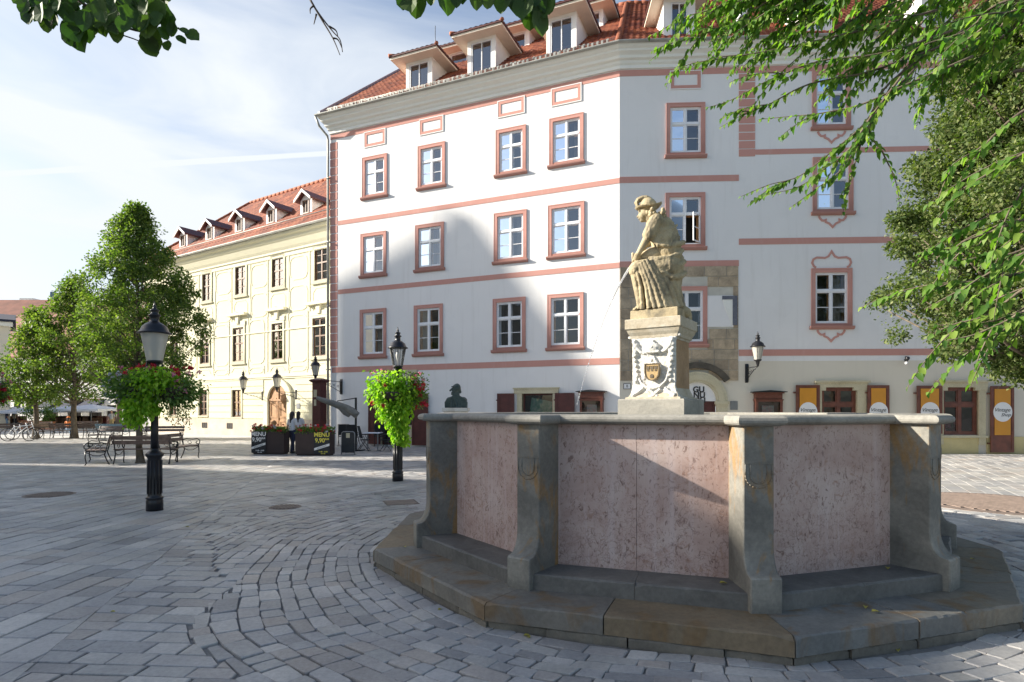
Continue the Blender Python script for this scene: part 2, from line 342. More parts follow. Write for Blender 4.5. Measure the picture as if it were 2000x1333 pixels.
def marble():
    g = G('pink_marble'); v = g.coord(); d = g.n('ShaderNodeVectorMath', operation='ADD')
    nz = g.n('ShaderNodeTexNoise'); nz.inputs['Scale'].default_value = 4.5; nz.inputs['Detail'].default_value = 6; g.l(v, nz.inputs['Vector'])
    sc = g.n('ShaderNodeVectorMath', operation='SCALE'); sc.inputs['Scale'].default_value = 0.34; g.l(nz.outputs['Color'], sc.inputs[0])
    g.l(v, d.inputs[0]); g.l(sc.outputs[0], d.inputs[1])
    base = g.ramp(g.noise(v, 2.1, 7, 0.65, 0.5), [(0.28, (0.36, 0.235, 0.195)), (0.5, (0.47, 0.345, 0.30)), (0.72, (0.56, 0.455, 0.405))])
    vo = g.n('ShaderNodeTexVoronoi'); vo.feature = 'DISTANCE_TO_EDGE'; vo.inputs['Scale'].default_value = 19; g.l(d.outputs[0], vo.inputs['Vector'])
    edge = g.mr(vo.outputs['Distance'], 0.0, 0.055, 1, 0)
    sp = g.n('ShaderNodeSeparateXYZ'); g.l(g.tc.outputs['Object'], sp.inputs[0])
    low = g.mr(sp.outputs[2], 1.4, 0.35, -0.05, 0.14)
    ms = g.n('ShaderNodeMath', operation='ADD'); g.l(g.noise(v, 5.0, 5, 0.7, 0.8), ms.inputs[0]); g.l(low, ms.inputs[1])
    mask = g.mr(ms.outputs[0], 0.53, 0.62)
    mu = g.n('ShaderNodeMath', operation='MULTIPLY'); g.l(edge, mu.inputs[0]); g.l(mask, mu.inputs[1])
    fm = g.n('ShaderNodeMath', operation='MULTIPLY'); fm.inputs[1].default_value = 0.5; g.l(mu.outputs[0], fm.inputs[0]); c = g.mix(fm.outputs[0], base, (0.16, 0.085, 0.06))
    sm = g.noise(g.coord(scale=(1, 1, 0.55)), 24, 6, 0.72, 1.6); c = g.mix(g.mr(sm, 0.55, 0.63, 0, 0.8), c, (0.15, 0.08, 0.06)); bl = g.noise(v, 9, 5, 0.7, 1.5); c = g.mix(g.mr(bl, 0.57, 0.66, 0, 0.65), c, (0.30, 0.165, 0.11))
    run = g.noise(g.coord(scale=(6, 6, 0.22)), 2.2, 5, 0.6)
    c = g.mix(g.mr(run, 0.52, 0.75, 0, 0.35), c, (0.66, 0.58, 0.58))
    g.col(c); g.rough(0.55)
    inv = g.n('ShaderNodeMath', operation='SUBTRACT'); inv.inputs[0].default_value = 1; g.l(mu.outputs[0], inv.inputs[1]); g.bump(inv.outputs[0], 0.5, 0.004); return g.m
M['pink_marble'] = marble()
def tilemat():
    g = G('roof_tile'); uv = g.n('ShaderNodeUVMap'); fl = g.n('ShaderNodeVectorMath', operation='FLOOR'); g.l(uv.outputs[0], fl.inputs[0])
    wn = g.n('ShaderNodeTexWhiteNoise'); wn.noise_dimensions = '2D'; g.l(fl.outputs[0], wn.inputs['Vector'])
    c = g.ramp(wn.outputs[0], [(0, (0.13, 0.035, 0.02)), (0.3, (0.22, 0.055, 0.026)), (0.7, (0.28, 0.078, 0.034)), (1, (0.36, 0.12, 0.055))])
    v = g.coord(); c = g.mix(0.7, c, g.ramp(g.noise(v, 0.7, 6), [(0.3, (0.62, 0.6, 0.6)), (0.7, (1.1, 1.1, 1.1))]), 'MULTIPLY')
    g.col(c); g.rough(0.8); g.bump(g.noise(v, 30, 4), 0.3, 0.01); return g.m
M['tile'] = tilemat()
def glassmat(name, tint, ior=1.75, rough=0.03, wav=0.06):
    m, t = newmat(name); n = t.nodes; o = n.new('ShaderNodeOutputMaterial'); mx = n.new('ShaderNodeMixShader'); tr = n.new('ShaderNodeBsdfTransparent'); gl = n.new('ShaderNodeBsdfGlossy'); fr = n.new('ShaderNodeFresnel')
    tr.inputs[0].default_value = (*tint, 1); gl.inputs['Roughness'].default_value = rough; gl.inputs['Color'].default_value = (0.95, 0.97, 1, 1); fr.inputs[0].default_value = ior
    tcn = n.new('ShaderNodeTexCoord'); nz = n.new('ShaderNodeTexNoise'); nz.inputs['Scale'].default_value = 1.7; bp = n.new('ShaderNodeBump'); bp.inputs['Strength'].default_value = wav; bp.inputs['Distance'].default_value = 0.1
    t.links.new(tcn.outputs['Object'], nz.inputs['Vector']); t.links.new(nz.outputs[0], bp.inputs['Height']); t.links.new(bp.outputs[0], gl.inputs['Normal'])
    t.links.new(fr.outputs[0], mx.inputs[0]); t.links.new(tr.outputs[0], mx.inputs[1]); t.links.new(gl.outputs[0], mx.inputs[2]); t.links.new(mx.outputs[0], o.inputs[0]); return m
M['pane'] = glassmat('window_glass', (0.8, 0.84, 0.88), 1.75)
M['sky_pane'] = glassmat('dormer_glass', (0.7, 0.75, 0.8), 2.6)
M['shop_pane'] = glassmat('shop_glass', (0.8, 0.85, 0.85), 1.7)
M['lamp_glass'] = glassmat('lamp_glass', (0.85, 0.85, 0.83), 1.5, 0.25, 0.3)
def frosted():
    g = G('frosted_lamp_glass'); g.col((0.62, 0.60, 0.52)); g.rough(0.35); g.p.inputs['Transmission Weight'].default_value = 0.35; return g.m
M['frosted'] = frosted()
def watermat():
    g = G('basin_water'); g.col((0.05, 0.08, 0.07)); g.rough(0.05); g.bump(g.noise(g.coord(), 9, 3), 0.4, 0.02); return g.m
M['water'] = watermat()
def jetmat():
    m, t = newmat('water_jet'); n = t.nodes; o = n.new('ShaderNodeOutputMaterial'); g = n.new('ShaderNodeBsdfGlass'); g.inputs['IOR'].default_value = 1.33; g.inputs['Roughness'].default_value = 0.1
    d = n.new('ShaderNodeBsdfDiffuse'); d.inputs[0].default_value = (0.8, 0.83, 0.86, 1); mx = n.new('ShaderNodeMixShader'); mx.inputs[0].default_value = 0.35
    t.links.new(g.outputs[0], mx.inputs[1]); t.links.new(d.outputs[0], mx.inputs[2]); t.links.new(mx.outputs[0], o.inputs[0]); return m
M['jet'] = jetmat()
def leafmat(name, cols, trans=0.35, tcol=None, rough=0.6, spec=0.35):
    m, t = newmat(name); n = t.nodes; l = t.links.new; o = n.new('ShaderNodeOutputMaterial'); p = n.new('ShaderNodeBsdfPrincipled'); tr = n.new('ShaderNodeBsdfTranslucent'); mx = n.new('ShaderNodeMixShader')
    geo = n.new('ShaderNodeNewGeometry'); cr = n.new('ShaderNodeValToRGB'); e = cr.color_ramp.elements
    while len(e) < len(cols): e.new(0.5)
    for i, c in enumerate(cols): e[i].position = i/(len(cols)-1); e[i].color = (*c, 1)
    l(geo.outputs['Random Per Island'], cr.inputs[0]); l(cr.outputs[0], p.inputs['Base Color']); p.inputs['Roughness'].default_value = rough; p.inputs['Specular IOR Level'].default_value = spec
    hs = n.new('ShaderNodeMix'); hs.data_type = 'RGBA'; hs.blend_type = 'MULTIPLY'; hs.inputs[0].default_value = 1; hs.inputs[7].default_value = (*(tcol or (1.5, 1.9, 0.6)), 1)
    l(cr.outputs[0], hs.inputs[6]); l(hs.outputs[2], tr.inputs[0]); mx.inputs[0].default_value = trans; l(p.outputs[0], mx.inputs[1]); l(tr.outputs[0], mx.inputs[2]); l(mx.outputs[0], o.inputs[0]); return m
M['leaf_plane'] = leafmat('square_tree_leaf', [(0.055, 0.10, 0.02), (0.10, 0.155, 0.032), (0.16, 0.215, 0.048), (0.26, 0.30, 0.075)], 0.35)
M['leaf_pear'] = leafmat('dense_tree_leaf', [(0.045, 0.075, 0.02), (0.075, 0.115, 0.03), (0.12, 0.155, 0.045), (0.20, 0.22, 0.085)], 0.3)
M['leaf_elm'] = leafmat('elm_leaf', [(0.045, 0.11, 0.02), (0.085, 0.175, 0.028), (0.14, 0.24, 0.038), (0.22, 0.31, 0.055)], 0.42)
M['leaf_dark'] = leafmat('overhead_leaf', [(0.03, 0.07, 0.015), (0.05, 0.10, 0.02), (0.075, 0.12, 0.03)], 0.3)
M['leaf_lime'] = leafmat('lime_vine_leaf', [(0.16, 0.32, 0.02), (0.26, 0.44, 0.03), (0.38, 0.52, 0.05)], 0.4)
M['leaf_green'] = leafmat('basket_leaf', [(0.06, 0.12, 0.025), (0.11, 0.19, 0.045), (0.19, 0.26, 0.07)], 0.35)
M['petal_red'] = leafmat('red_petal', [(0.45, 0.02, 0.02), (0.6, 0.05, 0.05), (0.5, 0.03, 0.10)], 0.3, (1.2, 0.6, 0.6))
M['petal_pink'] = leafmat('pink_petal', [(0.65, 0.20, 0.30), (0.7, 0.35, 0.42), (0.55, 0.12, 0.25)], 0.3, (1.2, 0.8, 0.8))
M['petal_white'] = leafmat('white_petal', [(0.6, 0.58, 0.62), (0.7, 0.7, 0.72), (0.5, 0.45, 0.6)], 0.3, (1, 1, 1))
M['dead_leaf'] = leafmat('fallen_leaf', [(0.45, 0.36, 0.05), (0.35, 0.30, 0.06), (0.5, 0.45, 0.12)], 0.1)
M['bark'] = stone('bark', [(0.08, 0.06, 0.045), (0.15, 0.12, 0.085), (0.22, 0.18, 0.13)], 6, 0.9, 0.8)
M['twig'] = plain('twig', (0.07, 0.05, 0.035), 0.8)
M['block_stone'] = island_stone('ashlar_stone', [(0.38, 0.30, 0.205), (0.48, 0.395, 0.28), (0.34, 0.28, 0.205), (0.52, 0.42, 0.29), (0.43, 0.37, 0.275)], 16, 0.4, 0.85, None, 2.2, 0.9)
M['mortar'] = plain('mortar', (0.55, 0.53, 0.46), 0.95)
M['joint_sand'] = stone('joint_sand', [(0.17, 0.165, 0.155), (0.23, 0.22, 0.205), (0.29, 0.28, 0.26)], 1.5, 0.95, 0.5)
M['manhole'] = plain('manhole_iron', (0.19, 0.145, 0.12), 0.6, 0.1, var=0.25, sc=6)
M['skin'] = plain('skin', (0.50, 0.29, 0.21), 0.5, var=0.05)
M['hair_dark'] = plain('dark_hair', (0.02, 0.013, 0.01), 0.5)
M['shirt_blue'] = plain('blue_shirt', (0.16, 0.30, 0.50), 0.9)
M['shirt_white'] = plain('white_blouse', (0.70, 0.68, 0.70), 0.9)
M['shirt_grey'] = plain('grey_shirt', (0.42, 0.42, 0.44), 0.9)
M['navy'] = plain('navy_trousers', (0.025, 0.03, 0.06), 0.9)
M['khaki'] = plain('khaki_shorts', (0.45, 0.34, 0.17), 0.9)
M['jeans'] = plain('pale_jeans', (0.20, 0.30, 0.42), 0.9)
M['orange_cloth'] = plain('orange_cloth', (0.75, 0.22, 0.05), 0.8)
M['tyre'] = plain('tyre', (0.02, 0.02, 0.02), 0.8)
M['picture'] = stone('shop_picture', [(0.03, 0.10, 0.06), (0.10, 0.28, 0.20), (0.25, 0.38, 0.30), (0.5, 0.52, 0.38)], 3.5, 0.5, 0)
M['posters'] = stone('menu_sheet', [(0.05, 0.25, 0.10), (0.6, 0.6, 0.58), (0.65, 0.3, 0.3), (0.7, 0.7, 0.7)], 9, 0.5, 0)

# ---------------------------------------------------------------- leaves
def leaf_mesh(name, P, D, Nn, Lr, Wd, fold=0.25, simple=False):
    """P base points, D direction, Nn normal (n,3); Lr length, Wd width (n,)"""
    P = np.asarray(P, float); D = np.asarray(D, float); Nn = np.asarray(Nn, float); n = len(P)
    D /= np.linalg.norm(D, axis=1, keepdims=True)+1e-9
    Sd = np.cross(D, Nn); Sd /= np.linalg.norm(Sd, axis=1, keepdims=True)+1e-9; U = np.cross(Sd, D)
    Lr = np.broadcast_to(np.asarray(Lr, float), (n,))[:, None]; Wd = np.broadcast_to(np.asarray(Wd, float), (n,))[:, None]
    if simple:
        V = np.stack([P, P+D*Lr*0.45+Sd*Wd*0.5, P+D*Lr, P+D*Lr*0.45-Sd*Wd*0.5], 1).reshape(-1, 3); k = 4; F = np.array([[0, 1, 2, 3]])
    else:
        f = fold
        V = np.stack([P, P+D*Lr*0.28+Sd*Wd*0.46+U*Wd*f*.8, P+D*Lr*0.62+Sd*Wd*0.36+U*Wd*f*.5, P+D*Lr-U*Wd*0.18,
                      P+D*Lr*0.62-Sd*Wd*0.36+U*Wd*f*.5, P+D*Lr*0.28-Sd*Wd*0.46+U*Wd*f*.8, P+D*Lr*0.5-U*Wd*0.02], 1).reshape(-1, 3); k = 7
        F = np.array([[0, 1, 2, 6], [6, 2, 3, 4], [0, 6, 4, 5]])
    nf = len(F); idx = (F[None] + (np.arange(n)*k)[:, None, None]).reshape(-1, 4)
    me = bpy.data.meshes.new(name); me.vertices.add(len(V)); me.vertices.foreach_set('co', V.ravel().astype(np.float32))
    me.loops.add(idx.size); me.loops.foreach_set('vertex_index', idx.ravel().astype(np.int32))
    me.polygons.add(len(idx)); me.polygons.foreach_set('loop_start', (np.arange(len(idx))*4).astype(np.int32)); me.polygons.foreach_set('loop_total', np.full(len(idx), 4, np.int32))
    me.update(calc_edges=True); return me
def rdirs(n):
    v = rng.normal(size=(n, 3)); return v/np.linalg.norm(v, axis=1, keepdims=True)
# ---------------------------------------------------------------- frames of the buildings
LF = Frame(4.10, 22.43, 22.8)       # white house, long face on the left of the bend
RF = Frame(4.10, 22.43, 2.8)        # white house, face on the right of the bend
YF = Frame(-16.64, 36.8, 32.3)      # yellow palace
def flip(m): return m
class Wallm(MB):
    def wall(s, x0, x1, z0, z1, holes, y=0):
        xs = sorted(set([x0, x1] + [min(max(h[i], x0), x1) for h in holes for i in (0, 1)])); zs = sorted(set([z0, z1] + [min(max(h[i], z0), z1) for h in holes for i in (2, 3)]))
        for i in range(len(xs)-1):
            j = 0
            while j < len(zs)-1:
                cx = (xs[i]+xs[i+1])/2
                def inh(q): cz = (zs[q]+zs[q+1])/2; return any(h[0] < cx < h[1] and h[2] < cz < h[3] for h in holes)
                if inh(j): j += 1; continue
                k = j
                while k+1 < len(zs)-1 and not inh(k+1): k += 1
                s.add([(xs[i], y, zs[j]), (xs[i+1], y, zs[j]), (xs[i+1], y, zs[k+1]), (xs[i], y, zs[k+1])], [(0, 1, 2, 3)]); j = k+1
        return s
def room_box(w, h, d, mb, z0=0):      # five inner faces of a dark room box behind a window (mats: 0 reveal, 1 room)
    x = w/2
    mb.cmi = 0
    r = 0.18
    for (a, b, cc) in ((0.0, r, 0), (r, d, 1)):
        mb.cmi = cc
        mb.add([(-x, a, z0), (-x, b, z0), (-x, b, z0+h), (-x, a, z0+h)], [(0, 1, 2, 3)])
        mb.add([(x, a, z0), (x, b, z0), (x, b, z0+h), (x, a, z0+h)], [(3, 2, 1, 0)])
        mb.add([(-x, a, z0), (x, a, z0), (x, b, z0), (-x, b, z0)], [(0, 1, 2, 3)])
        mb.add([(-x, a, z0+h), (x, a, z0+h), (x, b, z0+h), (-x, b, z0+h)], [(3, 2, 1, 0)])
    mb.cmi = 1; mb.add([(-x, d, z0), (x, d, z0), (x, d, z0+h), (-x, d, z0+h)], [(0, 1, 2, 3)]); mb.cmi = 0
def sash_window(parent, Mx, w, h, wood, curtain=0, open_sash=False, inner=None, bars=(0.0, 0.36, 0.68), seed=0):
    """casement window: fixed frame, centre mullion, transom at bars[1], glazing bar at bars[2] (fractions from the top)"""
    fw = 0.055; mw = 0.06
    f = MB(); x = w/2
    f.box(-x, -x+fw, -0.01, 0.06, 0, h); f.box(x-fw, x, -0.01, 0.06, 0, h); f.box(-x+fw, x-fw, -0.01, 0.06, 0, fw); f.box(-x+fw, x-fw, -0.01, 0.06, h-fw, h)
    zt = h*(1-bars[1]); f.box(-mw/2, mw/2, -0.013, 0.057, fw, zt-0.04); f.box(-mw/2, mw/2, -0.013, 0.057, zt+0.04, h-fw); f.box(-x+fw, x-fw, -0.022, 0.055, zt-0.04, zt+0.04)
    for sx in (-1, 1):       # sash stiles just inside the frame, set a little back
        a, b = (fw+0.001, x-fw) if False else (mw/2, x-fw)
        if open_sash and sx == 1: lo = zt+0.04
        else: lo = fw
        X0, X1 = sx*a, sx*b
        if X0 > X1: X0, X1 = X1, X0
        segs = [(zt+0.04, h-fw)] + ([(fw, zt-0.04)] if lo == fw else [])
        for z0, z1 in segs:
            t = 0.035
            f.box(X0, X0+t, 0.004, 0.045, z0, z1); f.box(X1-t, X1, 0.004, 0.045, z0, z1); f.box(X0+t, X1-t, 0.004, 0.045, z0, z0+t); f.box(X0+t, X1-t, 0.004, 0.045, z1-t, z1)
            if z0 == fw and len(bars) > 2:
                zb = h*(1-bars[2]); f.box(X0+t, X1-t, 0.01, 0.04, zb-0.012, zb+0.012)
    o = put('window', f, wood, parent, Mx)
    p = MB()
    for sx in (-1, 1):
        if open_sash and sx == 1: p.add([(0.02, 0.03, zt), (x-fw, 0.03, zt), (x-fw, 0.03, h-fw), (0.02, 0.03, h-fw)], [(0, 1, 2, 3)])
        else: p.add([(sx*0.02, 0.03, fw), (sx*(x-fw), 0.03, fw), (sx*(x-fw), 0.03, h-fw), (sx*0.02, 0.03, h-fw)], [(0, 1, 2, 3)])
    put('pane', p, M['sky_pane'] if wood is M['white_wood'] and Mx.translation.z > 6.5 else M['pane'], o, Mx)
    r = MB(); room_box(w, h, 0.9, r)
    rs = random.Random(seed)
    inn = inner if inner is not None else M['orange_wood']
    # inner casement (warm wood) a hand's depth behind
    r.cmi = 2
    for xx in (-x+0.02, -0.045, x-0.11): r.box(xx, xx+0.09, 0.2, 0.25, 0.02, h-0.02)
    r.box(-x+0.02, x-0.02, 0.205, 0.245, zt-0.05, zt+0.05); r.box(-x+0.02, x-0.02, 0.205, 0.245, 0.0, 0.08); r.box(-x+0.02, x-0.02, 0.205, 0.245, h-0.08, h)
    r.cmi = 3
    if curtain:
        for sx in (-1, 1):
            n = 10; wd = w*0.5*(0.35+0.5*rs.random()) if curtain == 1 else w*0.5; vs = []
            for i in range(n+1): 
                xx = sx*(x-0.01-wd*i/n); yy = 0.36+0.03*math.sin(i*2.2); vs += [(xx, yy, 0.03), (xx, yy, h-0.03)]
            r.add(vs, [(2*i, 2*i+2, 2*i+3, 2*i+1) for i in range(n)], True)
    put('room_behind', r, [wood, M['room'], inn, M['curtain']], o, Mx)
    if open_sash:
        s = MB(); ww = x-fw-mw/2; hh = zt-0.04-fw; t = 0.04
        s.box(0, t, 0, 0.035, 0, hh); s.box(ww-t, ww, 0, 0.035, 0, hh); s.box(t, ww-t, 0, 0.035, 0, t); s.box(t, ww-t, 0, 0.035, hh-t, hh); s.box(t, ww-t, 0.005, 0.03, hh*0.5-0.01, hh*0.5+0.01)
        Ms = Mx @ Matrix.Translation((x-fw, 0.0, fw)) @ Matrix.Rotation(R(180+48), 4, 'Z')
        so = put('open_sash', s, wood, o, Ms)
    return o
def strip_frame(x0, x1, z0, z1, w, y0, y1, mb=None):
    m = mb or MB()
    m.box(x0, x0+w, y0, y1, z0, z1); m.box(x1-w, x1, y0, y1, z0, z1); m.box(x0+w, x1-w, y0, y1, z1-w, z1); m.box(x0+w, x1-w, y0, y1, z0, z0+w); return m

# ================================================================ WHITE HOUSE
house = thing('corner_house', 'tall white plastered corner house with pink painted bands and red tiled roof full of dormers', 'house', Matrix.Translation((4.10, 22.43, 0)))
EAVE = 15.15; TL = -13.74; SR = 24.0; OV = 0.62
Lwin = [ # outer pink surround: xl xr ytl ytr, y(sill bottom) l r
 (707.9,756.4,310,299,392,385),(816.4,869.7,287,276.4,375,364),(968.6,1027.5,255.8,243.4,349,339),(1073,1140,232,221,331,320),
 (704.8,754.7,457.6,451.6,545,539.7),(811.6,867.3,441,433.6,534,528),(965,1029,418,409,519,511),(1070.6,1141.5,402.4,392.8,507.5,502),
 (703.6,754.7,606,602,702,700),(809,865,598,593,698,695),(963,1026.7,585,580,690.7,687),(1069.3,1140,576,571,686,683.5)]
Rwin = [(1301,1377,201.6,201.6,309.6,309.6),(1299.5,1377,377,377,489,489),(1303,1381,560,560,679,679),(1586,1661,139,138,256,254),(1587,1666,308,307,421,420),(1584,1664,525,524,644,643)]
def win_rects(Fr, lst):
    out = []
    for xl, xr, a, b, c, d in lst:
        s0, _ = Fr.w(xl, 500); s1, _ = Fr.w(xr, 500); _, zt1 = Fr.w(xl, a); _, zt2 = Fr.w(xr, b); _, zb1 = Fr.w(xl, c); _, zb2 = Fr.w(xr, d)
        out.append((s0, s1, (zb1+zb2)/2, (zt1+zt2)/2))
    return out
LR = win_rects(LF, Lwin); RR = win_rects(RF, Rwin)
SW = 0.15
def inner(r): return (r[0]+SW, r[1]-SW, r[2]+0.22, r[3]-SW)
Lh = [inner(r) for r in LR]; Rh = [inner(r) for r in RR]
# ground floor openings
shopL = (LF.w(1020, 770)[0], LF.w(1080, 770)[0], 0.95, LF.w(1050, 769)[1])
doorL = (LF.w(744, 770)[0], LF.w(808, 770)[0], 0.05, LF.w(780, 770)[1])
shopR1 = (RF.w(1604, 760)[0], RF.w(1673, 760)[0], RF.w(1870, 850)[1], RF.w(1640, 757)[1])
shopR2 = (RF.w(1841, 760)[0], RF.w(1910, 760)[0], RF.w(1870, 850)[1], RF.w(1870, 757)[1])
px_cap = RF.w(1360.5, 784); AR = (RF.w(1419, 784)[0]-px_cap[0]); Ain = AR*0.64; doorR = (px_cap[0]-Ain, px_cap[0]+Ain, 0.05, px_cap[1])
B4 = 3.47
wL = Wallm(); wL.wall(TL, 0, B4, EAVE-0.2, Lh)
put('wall', wL, M['white_plaster'], house, LF.M)
wR = Wallm(); wR.wall(0, SR, B4, EAVE-0.2, Rh)
put('wall', wR, M['white_plaster'], house, RF.M)
gL = Wallm(); gL.wall(TL, 0, -0.4, B4, [shopL, doorL]); put('ground_floor_wall', gL, M['white_plaster'], house, LF.M)
gR = Wallm(); gR.wall(0, SR, -0.4, B4, [shopR1, shopR2, doorR]); put('ground_floor_wall', gR, M['cream_plaster'], house, RF.M)
gab = MB(); D = 8.2*2
gab.add([(TL, 0, -0.4), (TL, D, -0.4), (TL, D, EAVE), (TL, D/2, EAVE+D/2*0.84), (TL, 0, EAVE)], [(0, 4, 3, 2, 1)])
put('side_wall', gab, M['white_plaster'], house, LF.M)
back = MB(); back.add([(SR, 0, -.4), (SR, D, -.4), (SR, D, EAVE), (SR, D/2, EAVE+D/2*0.84), (SR, 0, EAVE)], [(0, 1, 2, 3, 4)]); put('side_wall', back, M['white_plaster'], house, RF.M)
for Fr, rects, seed0 in ((LF, LR, 0), (RF, RR, 50)):
    for i, r in enumerate(rects):
        h = inner(r); w = h[1]-h[0]; hh = h[3]-h[2]; Mx = Fr.M @ Matrix.Translation(((h[0]+h[1])/2, 0.035, h[2]))
        op = (Fr is RF and i == 1)
        o = sash_window(house, Mx, w, hh, M['white_wood'], curtain=(0, 1, 0, 1, 2, 0, 1, 0, 1, 1, 0, 1)[(i*5+seed0) % 12], open_sash=op, seed=i+seed0, inner=M['orange_wood'] if (i % 4 != 2) else M['white_wood'])
        x = w/2; s = MB()
        s.box(-x-SW, -x, -0.075, -0.0, -0.22+0.11, hh+SW); s.box(x, x+SW, -0.075, 0.0, -0.22+0.11, hh+SW); s.box(-x, x, -0.075, 0, hh, hh+SW); s.box(-x, x, -0.06, 0, -0.11, 0.0)
        s.box(-x-SW+0.0, x+SW, -0.083, -0.0751, hh+SW-0.035, hh+SW); s.box(-x-SW, -x-SW+0.03, -0.083, -0.0751, -0.11, hh+SW-0.035); s.box(x+SW-0.03, x+SW, -0.083, -0.0751, -0.11, hh+SW-0.035)
        put('surround', s, M['pink_trim'], o, Mx)
        si = MB(); si.prism([(-0.01, -0.235), (-0.12, -0.215), (-0.15, -0.17), (-0.16, -0.12), (-0.155, -0.105), (-0.01, -0.105)], -x-SW-0.06, x+SW+0.06, 'yz'); put('sill', si, M['pink_trim'], o, Mx)
# bands
def band(Fr, s0, s1, z0, z1, name='painted_band', y=0.012): put(name, MB().box(s0, s1, -y, 0.03, z0, z1), M['pink_trim'], house, Fr.M)
seam = RF.w(1443, 500)[0]
band(LF, TL+0.02, 0, 14.33, 14.56); band(RF, 0, SR, 14.33, 14.56, y=0.0125)
band(LF, TL+0.45, 0, 10.27, 10.47); band(RF, 0, seam, 10.27, 10.5, y=0.0125)
band(LF, TL+0.45, 0, 7.04, 7.25); band(RF, 0, seam, 7.05, 7.28, y=0.0125)
band(LF, TL+0.1, 0, 3.37, 3.62)
zb = lambda py: RF.w(1600, py)[1]
band(RF, seam+0.6, SR, zb(300), zb(290), y=0.0125); band(RF, seam, seam+0.6, zb(303), zb(289), y=0.0125); band(RF, seam, SR, zb(476.5), zb(464.5)); band(RF, seam, SR, zb(695), zb(682.5))
q = MB()
def quoin(q, x0, x1, z0, z1, n, rs=random.Random(3)):
    for i in range(n):
        a = z0+(z1-z0)*i/n; b = z0+(z1-z0)*(i+1)/n; q.box(x0, x1, -0.014, 0.02, a+0.022, b-0.022)
quoin(q, TL+0.0, TL+0.42, 3.66, 14.2, 27); put('corner_quoin', q, M['pink_trim'], house, LF.M)
q = MB(); quoin(q, seam, seam+0.6, zb(288.5), zb(140), 9); put('corner_quoin', q, M['pink_trim'], house, RF.M)
# pink framed panels over the top windows
for Fr, (xl, xr, a, b, c, d) in [(LF, p) for p in ((712.7,752,261,252,288,281),(820.5,865,237,226,264,256),(973.5,1023.7,200,189,230,220),(1078,1134.4,176,163.5,208,196))] + [(RF, (1310,1368.5,140,140,173.5,173.5))]:
    s0 = Fr.w(xl, 300)[0]; s1 = Fr.w(xr, 300)[0]; zt = (Fr.w(xl, a)[1]+Fr.w(xr, b)[1])/2; z0 = (Fr.w(xl, c)[1]+Fr.w(xr, d)[1])/2
    m = strip_frame(s0, s1, z0, zt, 0.12, -0.022, 0.02); po = put('framed_panel', m, M['pink_trim'], house, Fr.M)
    put('border', strip_frame(s0-0.035, s1+0.035, z0-0.035, zt+0.035, 0.034, -0.03, 0.02), M['white_plaster'], po, Fr.M)
# ogee ornaments
def ogee(Fr, cx, cy, w, h, up):
    s, z = Fr.w(cx, cy); k = 25.5/1150*0.88
    pts = []
    top = [(-0.40, 0.0), (-0.46, 0.10), (-0.5, 0.3), (-0.47, 0.52), (-0.38, 0.63), (-0.28, 0.62), (-0.17, 0.60), (-0.08, 0.70), (0, 1.0)]
    low = [(-0.40, 0.0), (-0.37, 0.22), (-0.31, 0.40), (-0.25, 0.42), (-0.2, 0.36), (-0.2, 0.55), (-0.1, 0.68), (0, 1.0)]
    L0 = top if up else low
    P = [(a*w, b*h) for a, b in L0] + [(-a*w, b*h) for a, b in L0[-2::-1]]
    sg = 1 if up else -1
    return MB().strip([(s+a, z+sg*b) for a, b in P], 0.075, -0.02, 0.02)
for cx, cy, up in ((1624, 523, True), (1623, 645, False), (1626, 422, False), (1624, 257, False)):
    put('ogee_ornament', ogee(RF, cx, cy, 1.42 if up else 1.25, 0.6 if up else 0.42, up), M['pink_trim'], house, RF.M)
# exposed ashlar field
zt, z0 = RF.w(1400, 520)[1], RF.w(1400, 744)[1]
blk = MB(); rs = random.Random(5); zz = z0; arc_c = (px_cap[0], px_cap[1]); rowh = (zt-z0)/11
r3 = RR[2]; mort = Wallm(); mort.wall(0.0, seam-0.02, z0, zt, [(r3[0], r3[1], r3[2], r3[3])], -0.006); put('mortar_bed', mort, M['mortar'], house, RF.M)
patch = (RF.w(1381, 600)[0], RF.w(1432, 600)[0], RF.w(1400, 639)[1], RF.w(1400, 578)[1])
for i in range(11):
    x = 0.012; off = rs.random()*0.3
    while x < seam-0.05:
        w = rs.uniform(0.5, 0.85) if x > 0.02 else 0.25+off; x1 = min(x+w, seam-0.02)
        if seam-0.02-x1 < 0.15: x1 = seam-0.02
        a, b = x+0.012, x1-0.012; c, d = z0+i*rowh+0.012, z0+(i+1)*rowh-0.012
        segs = [(a, b)]
        if c < r3[3]+0.02 and d > r3[2]-0.02:
            segs = [(a, min(b, r3[0]-0.02)), (max(a, r3[1]+0.02), b)]
        if c < patch[3] and d > patch[2]:
            n2 = []
            for p_, q_ in segs: n2 += [(p_, min(q_, patch[0])), (max(p_, patch[1]), q_)]
            segs = n2
        for a_, b_ in segs:
            if b_-a_ > 0.06:
                if math.hypot((a_+b_)/2-arc_c[0], (c+d)/2-arc_c[1]) < AR+0.05: continue
                blk.box(a_, b_, -0.028-rs.random()*0.008, 0.0, c, d)
        x = x1
put('ashlar_blocks', blk, M['block_stone'], house, RF.M)
po = put('plaster_patch', MB().box(patch[0], patch[1], -0.03, 0.01, patch[2], patch[3]), M['white_plaster'], house, RF.M)
nf = MB(); x0, x1 = RF.w(1410, 600)[0], RF.w(1441, 600)[0]; a, b = RF.w(1400, 636)[1], RF.w(1400, 579)[1]
nf.prism([(x1-0.03, a), (x1-0.03, b), (x0, b), (x0, b-0.13), (x1-0.2, b-0.13), (x1-0.2, a)], -0.06, 0.0)
put('stone_niche_fragment', nf, stone('blue_grey_stone', [(0.11, 0.12, 0.15), (0.2, 0.21, 0.25)], 4), house, RF.M)
